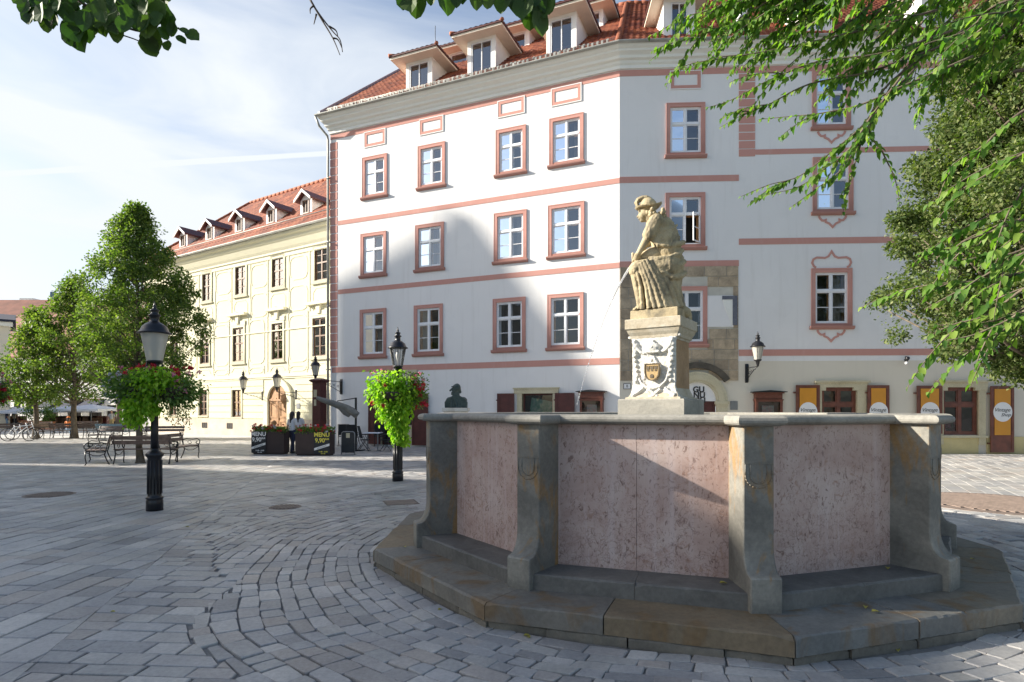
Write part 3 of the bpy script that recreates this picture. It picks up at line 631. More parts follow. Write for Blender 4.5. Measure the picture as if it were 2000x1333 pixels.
put('niche_plaster', MB().prism([(x0+0.02, b-0.135), (x0+0.12, b-0.5), (x1-0.28, a+0.18), (x1-0.205, a+0.02), (x1-0.205, b-0.135)], -0.045, 0.0), M['cornice'], house, RF.M)
# cornice (profiled) following both faces
prof = [(0.0, 14.58), (0.06, 14.60), (0.06, 14.72), (0.12, 14.78), (0.14, 14.86), (0.24, 14.90), (0.26, 14.99), (0.34, 15.05), (0.40, 15.08), (0.41, 15.15), (0.50, 15.20), (0.54, 15.27), (0.0, 15.27)]
def extr_profile(prof, stops):
    """profile (out, z) swept along wall points; stops = [(frame, s, miter factor)]"""
    mb = MB(); n = len(prof); vs = []
    for Fr, s, k in stops:
        for o, z in prof: p = Fr.P(s + k*o, -o, z); vs.append(tuple(p))
    fs = []
    for j in range(len(stops)-1):
        for i in range(n-1): fs.append((j*n+i, j*n+i+1, (j+1)*n+i+1, (j+1)*n+i))
    fs += [tuple(range(n)), tuple((len(stops)-1)*n+i for i in range(n))[::-1]]
    return mb.add(vs, fs)
mit = math.tan(R(10))
put('cornice', extr_profile(prof, [(LF, TL-0.0, -0.6), (LF, 0, mit), (RF, SR, 0)]), M['cornice'], house, Matrix.Identity(4))
gp = [(0.56+0.075*math.cos(a)+0.02, 15.33-0.0+0.075*math.sin(a)) for a in [math.pi*(1+i/8) for i in range(9)]] + [(0.645, 15.345), (0.52, 15.345)]
gut = put('gutter', extr_profile(gp, [(LF, TL, -0.6), (LF, 0, mit), (RF, SR, 0)]), M['zinc'], house, Matrix.Identity(4))
dp = MB(); dx = TL-0.06; dp.tube([(dx-0.3, -0.6, 15.25), (dx-0.2, -0.45, 14.85), (dx-0.02, -0.1, 14.5), (dx, -0.09, 14.3), (dx, -0.09, 0.0)], 0.055, 10)
for z in (3.5, 6.5, 9.5, 12.5): dp.box(dx-0.07, dx+0.07, -0.16, 0.0, z, z+0.05)
put('downpipe', dp, M['zinc'], house, LF.M)
# tiled roofs
def tile_roof(Fr, lo, hi, d0, z0, slope, dlen, tw=0.24, th=0.36, xl=lambda d: 0, xr=lambda d: 0, name='roof', amp=0.028, holes=()):
    """corrugated overlapping courses; d runs horizontally into the house"""
    V = []; Fc = []; UV = []; n = int(dlen/ (th*math.cos(math.atan(slope)))); dd = dlen/n; cs = math.cos(math.atan(slope)); sn = math.sin(math.atan(slope))
    for r in range(n):
        da = d0+r*dd; db = da+dd; a0 = xl((da+db)/2); a1 = xr((da+db)/2); m = max(1, int(round((a1-a0)/tw))); nx = m*4
        b = len(V)
        for (dv, lift) in ((da, 0.0), (da, 0.035), (db, 0.006)):
            for i in range(nx+1):
                x = a0+(a1-a0)*i/nx; w = amp*(0.5+0.5*math.cos(2*math.pi*i/4)) if lift or dv == db else 0
                hgt = lift+w; V.append((x, dv - hgt*sn, z0+(dv-d0)*slope+hgt*cs))
        for k in range(2):
            for i in range(nx):
                a = b+k*(nx+1)+i; Fc.append((a, a+1, a+nx+2, a+nx+1)); u = (i//4)+0.5; UV.append((u+int(a0/tw), r+0.5))
    me = bpy.data.meshes.new(name); me.from_pydata(V, [], Fc); me.polygons.foreach_set('use_smooth', [True]*len(Fc))
    uvl = me.uv_layers.new(name='UVMap'); arr = np.repeat(np.array(UV), 4, axis=0).astype(np.float32); uvl.data.foreach_set('uv', arr.ravel()); me.update()
    return me
SL = 0.84; RD = 8.2; tr = math.tan(R(10))
rfL = tile_roof(LF, 0, 0, -0.55, 15.30-0.0, SL, RD+0.55, xl=lambda d: TL-0.15, xr=lambda d: -tr*d, name='roof')
roofL = put('roof', rfL, M['tile'], house, LF.M)
rfR = tile_roof(RF, 0, 0, -0.55, 15.30, SL, RD+0.55, xl=lambda d: tr*d, xr=lambda d: SR, name='roof'); 
put('roof', rfR, M['tile'], house, RF.M)
for Fr, mir in ((LF, 0), (RF, 1)):      # plain far slopes so that the roof is closed
    m = MB(); zr = 15.3+SL*(RD+0.0)
    if mir == 0: m.add([(TL-0.15, RD, zr+0.28), (-tr*RD, RD, zr+0.28), (-tr*2*RD, 2*RD, 15.3), (TL-0.15, 2*RD, 15.3)], [(0, 1, 2, 3)])
    else: m.add([(tr*RD, RD, zr+0.28), (SR, RD, zr+0.28), (SR, 2*RD, 15.3), (tr*2*RD, 2*RD, 15.3)], [(0, 1, 2, 3)])
    put('rear_roof', m, M['dark_red_wood'], house, Fr.M)
zr = 15.3+SL*(RD+0.55)
def ridge(Fa, a, Fb, b, r=0.12):
    m = MB(); p0 = Fa.P(*a); p1 = Fb.P(*b); n = max(2, int((p1-p0).length/0.38))
    for i in range(n):
        q0 = p0.lerp(p1, i/n); q1 = p0.lerp(p1, (i+1.08)/n); m.tube([q0, q1], [r*1.12, r*0.95], 8)
    return m
put('ridge_tiles', ridge(LF, (TL-0.15, RD, zr+0.05), LF, (-tr*RD, RD, zr+0.05)), M['tile'], house, Matrix.Identity(4))
put('ridge_tiles', ridge(RF, (tr*RD, RD, zr+0.05), RF, (SR, RD, zr+0.05)), M['tile'], house, Matrix.Identity(4))
put('hip_tiles', ridge(LF, (0.05, -0.5, 15.36), RF, (tr*RD, RD, zr+0.05)), M['tile'], house, Matrix.Identity(4))
v = MB(); v.add([(TL-0.22, -0.6, 15.25), (TL-0.22, RD, zr-0.1), (TL-0.22, RD, zr+0.16), (TL-0.22, -0.6, 15.46), (TL-0.1, -0.6, 15.46), (TL-0.1, RD, zr+0.16), (TL-0.1, -0.6, 15.25), (TL-0.1, RD, zr-0.1)], [(0, 3, 2, 1), (3, 4, 5, 2), (4, 6, 7, 5), (0, 6, 4, 3), (0, 1, 7, 6)])
put('verge_flashing', v, plain('verge_metal', (0.42, 0.42, 0.46), 0.4, 0.4), house, LF.M)
sg = MB(); rs = random.Random(9)
for i in range(70):
    s = TL+0.2+i*0.19
    for k in range(2):
        dd = -0.42+rs.uniform(-0.05, 0.25); z = 15.36+(dd+0.55)*SL; sg.box(s+rs.uniform(-.03, .03), s+0.07, dd, dd+0.05, z, z+0.12)
sg.tube([(TL, -0.3, 15.62), (-0.1, -0.3, 15.62)], 0.014, 6); sg.tube([(TL, -0.22, 15.72), (-0.1, -0.22, 15.72)], 0.014, 6)
put('snow_guard', sg, M['zinc'], house, LF.M)
ant = MB().tube([LF.P(LF.w(850, 70, 7.9)[0], 7.9, 21.8), LF.P(LF.w(850, 70, 7.9)[0], 7.9, 24.2)], 0.025, 6); put('lightning_rod', ant, M['grey_metal'], house, Matrix.Identity(4))
def dormer(Fr, s0, s1, df, zb_, zt_, ov=0.5, win=True, wfrac=0.55, depth=None, rise=0.32, wood=None, small=False, gable=False):
    """box dormer with a hipped tiled cap, front face df metres behind the wall plane"""
    w = s1-s0; dback = df + (zt_-(15.3+SL*(df+0.55)))/SL + 0.15
    roofz = lambda d: 15.3+SL*(d+0.55)
    b = Wallm(); wx0 = s0+w*(1-wfrac)/2; wx1 = s1-w*(1-wfrac)/2; wz0 = zb_+(zt_-zb_)*(0.04 if not small else 0.2); wz1 = zt_-(zt_-zb_)*0.07
    b.wall(s0, s1, zb_-0.3, zt_, [(wx0, wx1, wz0, wz1)], df)
    b.add([(s0, df, zb_-.3), (s0, df, zt_), (s0, dback+.3, zt_), (s0, dback+.3, zb_-.3)], [(0, 1, 2, 3)]); b.add([(s1, df, zb_-.3), (s1, df, zt_), (s1, dback+.3, zt_), (s1, dback+.3, zb_-.3)], [(3, 2, 1, 0)])
    o = put('dormer', b, M['dormer_white'], house, Fr.M)
    Mw = Fr.M @ Matrix.Translation(((wx0+wx1)/2, df+0.03, wz0)); ww = wx1-wx0; hh = wz1-wz0
    f = strip_frame(-ww/2, ww/2, 0, hh, 0.06, -0.02, 0.05); 
    if not small: f.box(-0.02, 0.02, -0.01, 0.04, 0.06, hh-0.06)
    put('window_frame', f, M['white_wood'], o, Mw)
    put('pane', MB().add([(-ww/2, 0.03, 0), (ww/2, 0.03, 0), (ww/2, 0.03, hh), (-ww/2, 0.03, hh)], [(0, 1, 2, 3)]), M['sky_pane'], o, Mw)
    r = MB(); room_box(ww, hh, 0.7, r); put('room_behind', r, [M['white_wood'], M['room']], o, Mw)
    a, c, e = s0-ov, s1+ov, df-ov
    so = MB(); so.box(a, c, e, dback+0.1, zt_, zt_+0.09); put('soffit', so, M['soffit'], o, Fr.M)
    # hipped tile cap with rounded tile noses along the eaves
    zt2 = zt_+0.09; cx = (a+c)/2; hw = (c-a)/2+0.05; zR = zt2+hw*rise*1.15; e2 = e-0.05; yr = e2+hw; yb = dback+1.2+hw*rise/SL
    zz2 = lambda z: z
    mb = []
    V = []; Fc = []; UV = []
    def grid(P00, P10, P01, P11, nu, nv):
        b0 = len(V)
        for j in range(nv+1):
            for i in range(nu*4+1):
                u = i/(nu*4); t = j/nv; p = (P00.lerp(P10, u)).lerp(P01.lerp(P11, u), t); V.append((p.x, p.y, p.z+0.03*(0.5+0.5*math.cos(2*math.pi*i/4))+0.02*((1-(j % 2)))))
        k = nu*4+1
        for j in range(nv):
            for i in range(nu*4): Fc.append((b0+j*k+i, b0+j*k+i+1, b0+(j+1)*k+i+1, b0+(j+1)*k+i)); UV.append((i//4+0.5, j+0.5))
    z0_ = zt2+0.05; X0, X1 = cx-hw, cx+hw
    grid(Vector((X0, e2, z0_)), Vector((X1, e2, z0_)), Vector((cx-0.02, yr, zR)), Vector((cx+0.02, yr, zR)), max(3, int((X1-X0)/0.24)), 4)
    nl = max(3, int((yb-e2)/0.24))
    grid(Vector((X0, yb, z0_)), Vector((X0, e2, z0_)), Vector((cx, yb, zR)), Vector((cx, yr, zR)), nl, 4)
    grid(Vector((X1, e2, z0_)), Vector((X1, yb, z0_)), Vector((cx, yr, zR)), Vector((cx, yb, zR)), nl, 4)
    me = bpy.data.meshes.new('dormer_roof'); me.from_pydata(V, [], Fc); me.polygons.foreach_set('use_smooth', [True]*len(Fc)); ul = me.uv_layers.new(name='UVMap'); ul.data.foreach_set('uv', np.repeat(np.array(UV), 4, axis=0).astype(np.float32).ravel()); me.update()
    put('dormer_roof', me, M['tile'], o, Fr.M)
    ed = MB(); n = int((X1-X0)/0.12)
    ed.box(X0, X1, e2-0.005, e2+0.05, zt2-0.0, zt2+0.06); ed.box(X0-0.005, X0+0.05, e2, dback, zt2, zt2+0.06); ed.box(X1-0.05, X1+0.005, e2, dback, zt2, zt2+0.06)
    put('eaves_edge', ed, M['dark_red_wood'], o, Fr.M)
    rt = MB(); 
    for p0, p1 in ((Vector((X0, e2, z0_+0.03)), Vector((cx, yr, zR+0.04))), (Vector((X1, e2, z0_+.03)), Vector((cx, yr, zR+.04))), (Vector((cx, yr, zR+.04)), Vector((cx, yb, zR+.04)))):
        n = max(2, int((p1-p0).length/0.35))
        for i in range(n): rt.tube([p0.lerp(p1, i/n), p0.lerp(p1, (i+1.08)/n)], [0.085, 0.07], 6)
    put('hip_tiles', rt, M['tile'], o, Fr.M)
    return o
dl = 0.25
for x0, x1, yb_, yt_ in ((793, 844, 184, 118), (913, 968, 149, 75), (1067, 1126, 111, 30)):
    s0, z0 = LF.w(x0, yb_, dl); s1, _ = LF.w(x1, yb_, dl); _, zt = LF.w((x0+x1)/2, yt_, dl); _, z0 = LF.w((x0+x1)/2, yb_, dl)
    dormer(LF, s0, s1, dl, z0, zt, 0.5, wfrac=0.74)
dl = 3.6
for x0, x1, yb_, yt_ in ((873, 920, 137, 101), (985, 1034, 104, 64), (1140, 1178, 62, 22)):
    s0 = LF.w(x0, yb_, dl)[0]; s1 = LF.w(x1, yb_, dl)[0]; zt = LF.w((x0+x1)/2, yt_, dl)[1]; z0 = LF.w((x0+x1)/2, yb_, dl)[1]
    dormer(LF, s0, s1, dl, z0, zt, 0.5, small=True, wfrac=0.7)
dl = 0.25
for x0, x1, yb_, yt_ in ((1296, 1358, 76, 0), (1560, 1625, 72, -4), (1800, 1862, 70, -6)):
    s0 = RF.w(x0, yb_, dl)[0]; s1 = RF.w(x1, yb_, dl)[0]; dormer(RF, s0, s1, dl, RF.w(1300, yb_, dl)[1], RF.w(1300, yt_, dl)[1], 0.45)
ch = RF.w(1452, 60, 0.8); cm_ = MB().box(ch[0]-0.18, ch[0]+0.18, 0.6, 1.1, 15.6, 17.1); cm_.box(ch[0]-0.23, ch[0]+0.23, 0.55, 1.15, 17.1, 17.2); put('chimney', cm_, M['white_paint'], house, RF.M)
# ---- ground floor of the long face
def plank_shutter(Fr, x0, x1, z0, z1, mat, y=-0.06, poster=False, parent=None, nm='shutter'):
    m = MB(); f = 0.09
    strip_frame(x0, x1, z0, z1, f, y-0.02, y+0.02, m); m.box(x0+f, x1-f, y-0.008, y+0.012, z0+f, z1-f)
    for z in (z0+0.3, z1-0.3): m.box(x0-0.06, x0+0.02, y+0.02, -0.003, z, z+0.05)
    return put(nm, m, mat, parent or house, Fr.M)
sh = put('shop_window', strip_frame(shopL[0], shopL[1], shopL[2], shopL[3], 0.07, 0.12, 0.18), M['dark_red_wood'], house, LF.M)
put('pane', MB().add([(shopL[0], 0.15, shopL[2]), (shopL[1], 0.15, shopL[2]), (shopL[1], 0.15, shopL[3]), (shopL[0], 0.15, shopL[3])], [(0, 1, 2, 3)]), M['shop_pane'], sh, LF.M)
r = MB(); room_box(shopL[1]-shopL[0], shopL[3]-shopL[2], 1.0, r); put('room_behind', r, [M['cream_stone'], M['room']], sh, LF.M @ Matrix.Translation(((shopL[0]+shopL[1])/2, 0.0, shopL[2])))
put('display_picture', MB().prism([(shopL[0]+.15, shopL[2]+.05), (shopL[1]-.05, shopL[2]+.05), (shopL[1]-.05, shopL[3]-.35), (shopL[0]+.3, shopL[3]-.15)], 0.28, 0.30), M['picture'], sh, LF.M)
x0, x1 = LF.w(1005, 760)[0], LF.w(1091, 760)[0]; zt = LF.w(1048, 757.5)[1]
m = MB(); m.box(x0+.12, shopL[0], -0.05, 0.1, 0.6, shopL[3]); m.box(shopL[1], x1-.12, -0.05, 0.1, 0.6, shopL[3]); m.box(x0, x1, -0.075, 0.08, shopL[3], zt-0.05); m.box(x0-.04, x1+.04, -0.11, 0.05, zt-0.05, zt+0.0); m.box(x0-.03, x1+.03, -0.13, 0.09, 0.5, 0.6)
put('stone_surround', m, M['cream_stone'], house, LF.M)
plank_shutter(LF, LF.w(973, 768)[0], LF.w(1006, 768)[0], 0.62, LF.w(990, 769)[1], M['dark_red_wood'], -0.1); plank_shutter(LF, LF.w(1086, 768)[0], LF.w(1124, 768)[0], 0.62, LF.w(1105, 768)[1], M['dark_red_wood'], -0.14)
def showcase(Fr, xl, xr, yt, zlow, label):
    s0 = Fr.w(xl, yt)[0]; s1 = Fr.w(xr, yt)[0]; zt = Fr.w((xl+xr)/2, yt)[1]
    base = Fr.M @ Matrix.Translation(((s0+s1)/2, 0, zlow)); h = zt-zlow; w = (s1-s0)/2-0.13
    t = thing('display_case', label, 'display case', base, 'wooden display cases hung on the wall')
    b = MB(); b.box(-w, w, -0.02, -0.003, 0, h-0.06); b.box(-w, -w+.03, -0.2, -0.02, 0, h-.06); b.box(w-.03, w, -0.2, -0.02, 0, h-.06); b.box(-w+.03, w-.03, -0.2, -0.02, 0, 0.05); b.box(-w+.03, w-.03, -0.2, -0.02, h-0.3, h-.06)
    strip_frame(-w+0.0, w, 0.0, h-0.32, 0.09, -0.23, -0.2, b); b.box(-w-0.03, w+0.03, -0.25, 0, h-0.36, h-0.32); b.box(-w-0.05, w+.05, -0.26, 0, h-.1, h-.06)
    put('cabinet', b, M['red_brown_wood'], t, base)
    put('canopy', MB().prism([(-w-.13, h-.06), (w+.13, h-.06), (w+.13, h-.03), (0, h+.02), (-w-.13, h-.03)], -0.34, -0.003), M['black_iron'], t, base)
    put('pane', MB().add([(-w+.09, -0.215, .09), (w-.09, -0.215, .09), (w-.09, -0.215, h-.41), (-w+.09, -0.215, h-.41)], [(0, 1, 2, 3)]), M['shop_pane'], t, base)
    put('menu_sheet', MB().box(-w*.45, w*.45, -0.10, -0.09, .2, h-.55), M['posters'], t, base)
    return t
showcase(LF, 1129, 1186, 763, 0.75, 'dark red wooden display case on the white wall right of the shuttered shop window')
showcase(RF, 1465, 1531, 764, 0.75, 'red brown wooden display case under the wall lantern by the arched door')
# door group behind the second lamp
dr = put('shop_door', strip_frame(doorL[0], doorL[1], 0.05, doorL[3], 0.08, 0.1, 0.16).box(doorL[0]+0.9, doorL[0]+0.98, 0.1, 0.16, 0.05, doorL[3]-.08), M['dark_red_wood'], house, LF.M)
put('pane', MB().add([(doorL[0], 0.13, 0.1), (doorL[1], 0.13, .1), (doorL[1], 0.13, doorL[3]), (doorL[0], 0.13, doorL[3])], [(0, 1, 2, 3)]), M['shop_pane'], dr, LF.M)
r = MB(); room_box(doorL[1]-doorL[0], doorL[3]-0.05, 1.2, r); put('room_behind', r, [M['cream_stone'], M['room']], dr, LF.M @ Matrix.Translation(((doorL[0]+doorL[1])/2, 0, 0.05)))
put('low_panel', MB().box(doorL[0]+1.0, doorL[1]-.05, 0.09, 0.11, 0.05, 0.95), M['cream_stone'], dr, LF.M)
plank_shutter(LF, LF.w(722, 770)[0], LF.w(745, 770)[0], 0.08, LF.w(735, 770)[1], M['dark_red_wood'], -0.1, nm='shutter'); plank_shutter(LF, LF.w(807, 770)[0], LF.w(838, 770)[0], 0.08, LF.w(820, 769)[1], M['dark_red_wood'], -0.1)
s0, s1 = LF.w(748, 740)[0], LF.w(816, 740)[0]; z0, z1 = LF.w(780, 757)[1], LF.w(780, 723.5)[1]; sm = s0+(s1-s0)*0.60
sg_ = thing('shop_sign', 'dark red and cream shop sign board above the door behind the flower basket', 'sign', LF.M @ Matrix.Translation(((s0+s1)/2, 0, z0)))
put('sign_board', MB().prism([(s0, z0), (sm+0.25, z0), (sm-.1, z1), (s0, z1)], -0.09, -0.02), M['dark_red_wood'], sg_, LF.M)
put('sign_board', MB().prism([(sm+.252, z0), (s1, z0), (s1, z1), (sm-.098, z1)], -0.088, -0.02), M['cream_stone'], sg_, LF.M)
text('Shoupery', 0.34, 0.006, M['chalk_white'], sg_, LF.M @ Matrix.Translation((s0+0.58, -0.1, z1-.25)), shear=0.3)
text('Tr', 0.36, 0.006, M['chalk_white'], sg_, LF.M @ Matrix.Translation((s0+0.33, -0.1, z1-.62)), shear=0.0)
text('Crazy', 0.28, 0.006, M['black_ink'], sg_, LF.M @ Matrix.Translation((s1-0.36, -0.1, z1-.26)), shear=0.15)
# ---- ground floor of the right face
def shop_window(h):
    o = MB(); strip_frame(h[0], h[1], h[2], h[3], 0.09, 0.06, 0.14, o); cx = (h[0]+h[1])/2; zt = h[2]+(h[3]-h[2])*0.64
    o.box(cx-.05, cx+.05, 0.055, 0.135, h[2]+.09, h[3]-.09); o.box(h[0]+.09, cx-.05, 0.055, 0.135, zt-.06, zt+.06); o.box(cx+.05, h[1]-.09, 0.055, 0.135, zt-.06, zt+.06)
    for a, b in ((h[0]+.09, cx-.05), (cx+.05, h[1]-.09)):
        for c, d in ((h[2]+.09, zt-.06), (zt+.06, h[3]-.09)): strip_frame(a, b, c, d, 0.045, 0.075, 0.125, o)
    q = put('shop_window', o, M['red_brown_wood'], house, RF.M)
    put('pane', MB().add([(h[0], 0.1, h[2]), (h[1], 0.1, h[2]), (h[1], 0.1, h[3]), (h[0], 0.1, h[3])], [(0, 1, 2, 3)]), M['shop_pane'], q, RF.M)
    r = MB(); room_box(h[1]-h[0], h[3]-h[2], 1.3, r); put('room_behind', r, [M['cream_stone'], M['room']], q, RF.M @ Matrix.Translation((cx, 0, h[2])))
    g = MB(); rr = random.Random(int(h[0]*10))
    for i in range(7): g.sphere((cx+rr.uniform(-.5, .5), 0.5+rr.random()*.3, h[2]+0.12+rr.random()*0.35), 0.07+rr.random()*.06, 8, 6)
    put('goods', g, M[('petal_pink')], q, RF.M)
shop_window(shopR1); shop_window(shopR2)
def surround(x0, x1, yt, h, zlow):
    a, b = RF.w(x0, 760)[0], RF.w(x1, 760)[0]; zt = RF.w(1700, yt)[1]; m = MB(); t = 0.1
    m.box(a+.12, h[0], -0.06, 0.1, zlow, h[3]-.12); m.box(h[1], b-.12, -0.06, 0.1, zlow, h[3]-.12)
    for xa, xb in ((a+.08, h[0]+0.14), (h[1]-0.14, b-.08)): m.box(xa, xb, -0.075, 0.05, h[3]-.12, h[3]+.0)
    m.box(a+.06, b-.06, -0.08, 0.09, h[3], zt-.07); m.box(a, b, -0.13, 0.05, zt-.07, zt)
    if zlow < 1: m.box(a+.12, b-.05, -0.1, -0.003, h[2]-.1, h[2]-.02)
    put('stone_surround', m, M['cream_stone'], house, RF.M)
surround(1590, 1697, 744, shopR1, 0.35); surround(1826, 1930, 744, shopR2, 0.35)
dd = MB(); zt = RF.w(1870, 852)[1]; a = shopR2[0]-.3; 
dd.box(a, shopR2[1]+.0, -0.03, 0.0, -0.3, zt); dd.box(shopR2[1]+.3, SR, -0.03, 0.0, -0.3, zt-.02); dd.box(shopR1[0]-.0, shopR1[1]+.0, -0.03, 0, -.3, zt); dd.box(px_cap[0]+AR+.3, shopR1[0]-.35, -.03, 0, -.3, zt-.3); dd.box(shopR1[1]+.35, a-.3, -.03, 0, -.3, zt-.3)
put('dado', dd, M['dado_plaster'], house, RF.M)
def vintage(x0, x1, zb_, yt):
    a, b = RF.w(x0, 780)[0], RF.w(x1, 780)[0]; zt = RF.w(1750, yt)[1]; o = plank_shutter(RF, a, b, zb_, zt, M['red_brown_wood'], -0.12, nm='shutter')
    zp0 = RF.w(1950, 850)[1]; zc = RF.w(1950, 805)[1]; cx = (a+b)/2; y = -0.145
    put('poster', MB().box(a+.13, b-.13, y, y+0.015, zp0, zt-.11), M['ochre'], o, RF.M)
    put('round_label', MB().prism([(cx+0.335*math.cos(t*math.pi/16), zc+0.36*math.sin(t*math.pi/16)) for t in range(32)], y-0.006, y-0.001), M['white_paint'], o, RF.M)
    text('Vintage', 0.19, 0.002, M['black_ink'], o, RF.M @ Matrix.Translation((cx-.03, y-.009, zc+0.07)), shear=0.35)
    text('Shop', 0.17, 0.002, M['black_ink'], o, RF.M @ Matrix.Translation((cx+.1, y-.009, zc-0.11)), shear=0.35)
vintage(1552, 1598, 0.75, 752.5); vintage(1691, 1733, 0.75, 753); vintage(1787, 1836, 0.75, 754); vintage(1930, 1975, 0.07, 755)
# arched doorway
ar = MB(); cx, cz = px_cap; n = 24
def arc(r, a0=0, a1=180, n=24, rz=None): return [(cx+r*math.cos(R(a0+(a1-a0)*i/n)), cz+(rz or r)*math.sin(R(a0+(a1-a0)*i/n))) for i in range(n+1)]
ar.prism(arc(AR)+arc(Ain)[::-1], -0.14, 0.0); ar.prism(arc(AR*0.9)+arc(Ain*1.12)[::-1], -0.17, -0.14)
for sx in (-1, 1):
    a, b = sorted((cx+sx*Ain, cx+sx*AR)); ar.box(a, b, -0.12, 0, 0.3, cz-.12); ar.box(a-.05, b+.05, -0.18, 0, cz-.12, cz-.001); ar.box(a-.02, b+.02, -0.15, 0, cz-.2, cz-.12); ar.box(a-.03, b+.03, -0.16, 0, 0, 0.3)
put('arched_surround', ar, M['cream_stone'], house, RF.M)
put('tympanum', MB().prism(arc(Ain), -0.03, 0.0), M['white_paint'], house, RF.M)
do = put('door', strip_frame(doorR[0], doorR[1], 0.05, doorR[3], 0.1, 0.05, 0.12).box(doorR[0]+.1, doorR[1]-.1, 0.08, 0.1, 0.1, doorR[3]-.1), M['dark_red_wood'], house, RF.M)
hoodm = MB().prism(arc(AR*1.32, 35, 150)+arc(AR*1.12, 35, 150)[::-1], -0.16, -0.0); put('arch_hood', hoodm, stone('hood_stone', [(0.06, 0.055, 0.045), (0.15, 0.13, 0.1)], 4), house, RF.M)
gx, gz = RF.w(1364, 768); sg2 = thing('wall_lettering', 'black block letters on the white arch panel over the door', 'lettering', RF.M @ Matrix.Translation((gx, -0.03, gz)))
for i, tx in enumerate(('GU', 'NU', 'GU')): text(tx, 0.30, 0.01, M['black_ink'], sg2, RF.M @ Matrix.Translation((gx+0.02*i, -0.045, gz+0.12-0.21*i)), bold=0.008)
a = RF.w(1426, 784)[0]; b = RF.w(1440.5, 784)[0]; vm = MB(); z0, z1 = RF.w(1430, 801)[1], RF.w(1430, 784)[1]; vm.box(a, b, -0.02, 0, z0, z1)
for i in range(7): vm.box(a+.01, b-.01, -0.028, -0.02, z0+.02+i*(z1-z0)/7.3, z0+.03+i*(z1-z0)/7.3)
put('vent_grille', vm, M['grey_metal'], house, RF.M)
hn = thing('number_plate', 'small white house number plate with black border at the wall bend', 'sign', RF.M @ Matrix.Translation((0.28, -0.01, 2.42)))
put('plate', MB().box(-.14, .14, -0.012, 0, 0, .22), M['black_ink'], hn); put('plate_face', MB().box(-.12, .12, -0.016, -0.012, .02, .2), M['white_paint'], hn); text('8', 0.15, 0.002, M['black_ink'], hn, wm(hn) @ Matrix.Translation((0, -0.018, .11)))
cmx, cmz = RF.w(1765, 704); ct = thing('wall_spotlight', 'small black spotlight on the wall above the shop shutters', 'lamp', RF.M @ Matrix.Translation((cmx, 0, cmz)))
put('housing', MB().lathe([(0.04, 0), (0.07, .02), (0.07, .16), (.05, .19)], 12).box(-.03, .03, 0.0, .12, .05, .1), M['black_iron'], ct, wm(ct) @ TM(0, -.12, -.02, rx=R(60)))
put('bulb', MB().sphere((0, -0.16, -.12), 0.06, 10, 8), M['white_paint'], ct)

# ================================================================ YELLOW PALACE
yh = thing('palace', 'pale yellow three storey palace with red tiled roof, small dormers and arched wooden door', 'building', YF.M)
YL = YF.w(345, 600)[0]-3.4; YRt = YF.w(641, 600)[0]+7
YE = YF.w(641, 441)[1]
cols = [(396,412.5),(460.5,480.5),(532,554.5),(615,640.5)]; r1 = [(534,588),(518,575.5),(502,560.5),(483,547.5)]
cols2 = [(391.5,409),(455.5,476.5),(531.5,553),(611,637)]; r2 = [(650,711),(641,706.5),(632.5,702.5),(621.5,696)]
cols3 = [(389.5,406),(454,472.5)]; r3_ = [(762,812),(762,815)]
yw = []
for (a, b), (c, d) in list(zip(cols, r1))+list(zip(cols2, r2))+list(zip(cols3, r3_)):
    yw.append((YF.w(a, 600)[0], YF.w(b, 600)[0], YF.w((a+b)/2, d)[1], YF.w((a+b)/2, c)[1]))
pitch = (yw[3][0]-yw[0][0])/3
for k in range(1, 3):
    for base in (0, 4, 8): q0 = yw[base]; yw.append((q0[0]-pitch*k, q0[1]-pitch*k, q0[2], q0[3]))
for k in range(1, 2):
    for base in (3, 7): q0 = yw[base]; yw.append((q0[0]+pitch*k, q0[1]+pitch*k, q0[2], q0[3]))
z1r = sum(w[2] for w in yw[:4])/4; z1t = sum(w[3] for w in yw[:4])/4; z2r = sum(w[2] for w in yw[4:8])/4; z2t = sum(w[3] for w in yw[4:8])/4
dcx = YF.w(545, 790)[0]; dzc = YF.w(545, 782)[1]; dr_ = (YF.w(565, 790)[0]-YF.w(527, 790)[0])/2
zs = YF.w(480, 736)[1]; zp = 1.05; zst2 = YF.w(480, 640)[1]
ym = Wallm(); ym.wall(YL, YRt, -0.3, YE-0.2, yw + [(dcx-dr_, dcx+dr_, 0.1, dzc+dr_*0.0)])
# arch head of the doorway is cut by a darker panel set into the wall
put('wall', ym, M['yellow_plaster'], yh, YF.M)
put('side_wall', MB().add([(YL, 0, -.3), (YL, 12, -.3), (YL, 12, YE), (YL, 0, YE)], [(3, 2, 1, 0)]), M['yellow_plaster'], yh, YF.M)
rus = MB()
zz = zp+0.02; k = 0
while zz < zs-0.55:
    h = 0.40; hs = [w for w in yw if w[2] < zz+h and w[3] > zz]; segs = [(YL, YRt)]
    for w in hs+[(dcx-dr_-.45, dcx+dr_+.45, 0, dzc+dr_+.35)]:
        if w[3] < zz: continue
        n2 = []
        for a, b in segs:
            if w[1]+.12 < a or w[0]-.12 > b: n2.append((a, b)); continue
            if w[0]-.12 > a: n2.append((a, w[0]-.12))
            if w[1]+.12 < b: n2.append((w[1]+.12, b))
        segs = n2
    for a, b in segs:
        if b-a > 0.1: rus.box(a, b, -0.035, 0.01, zz+0.02, zz+h-0.02)
    zz += h
put('rusticated_bands', rus, M['yellow_plaster'], yh, YF.M)
pl = MB(); pl.box(YL, dcx-dr_-.4, -0.12, 0.0, -.3, zp); pl.box(dcx+dr_+.4, YRt, -0.12, 0, -.3, zp)
put('plinth', pl, stone('plinth_stone', [(0.48, 0.40, 0.30), (0.58, 0.50, 0.40), (0.64, 0.58, 0.48)], 0.8), yh, YF.M)
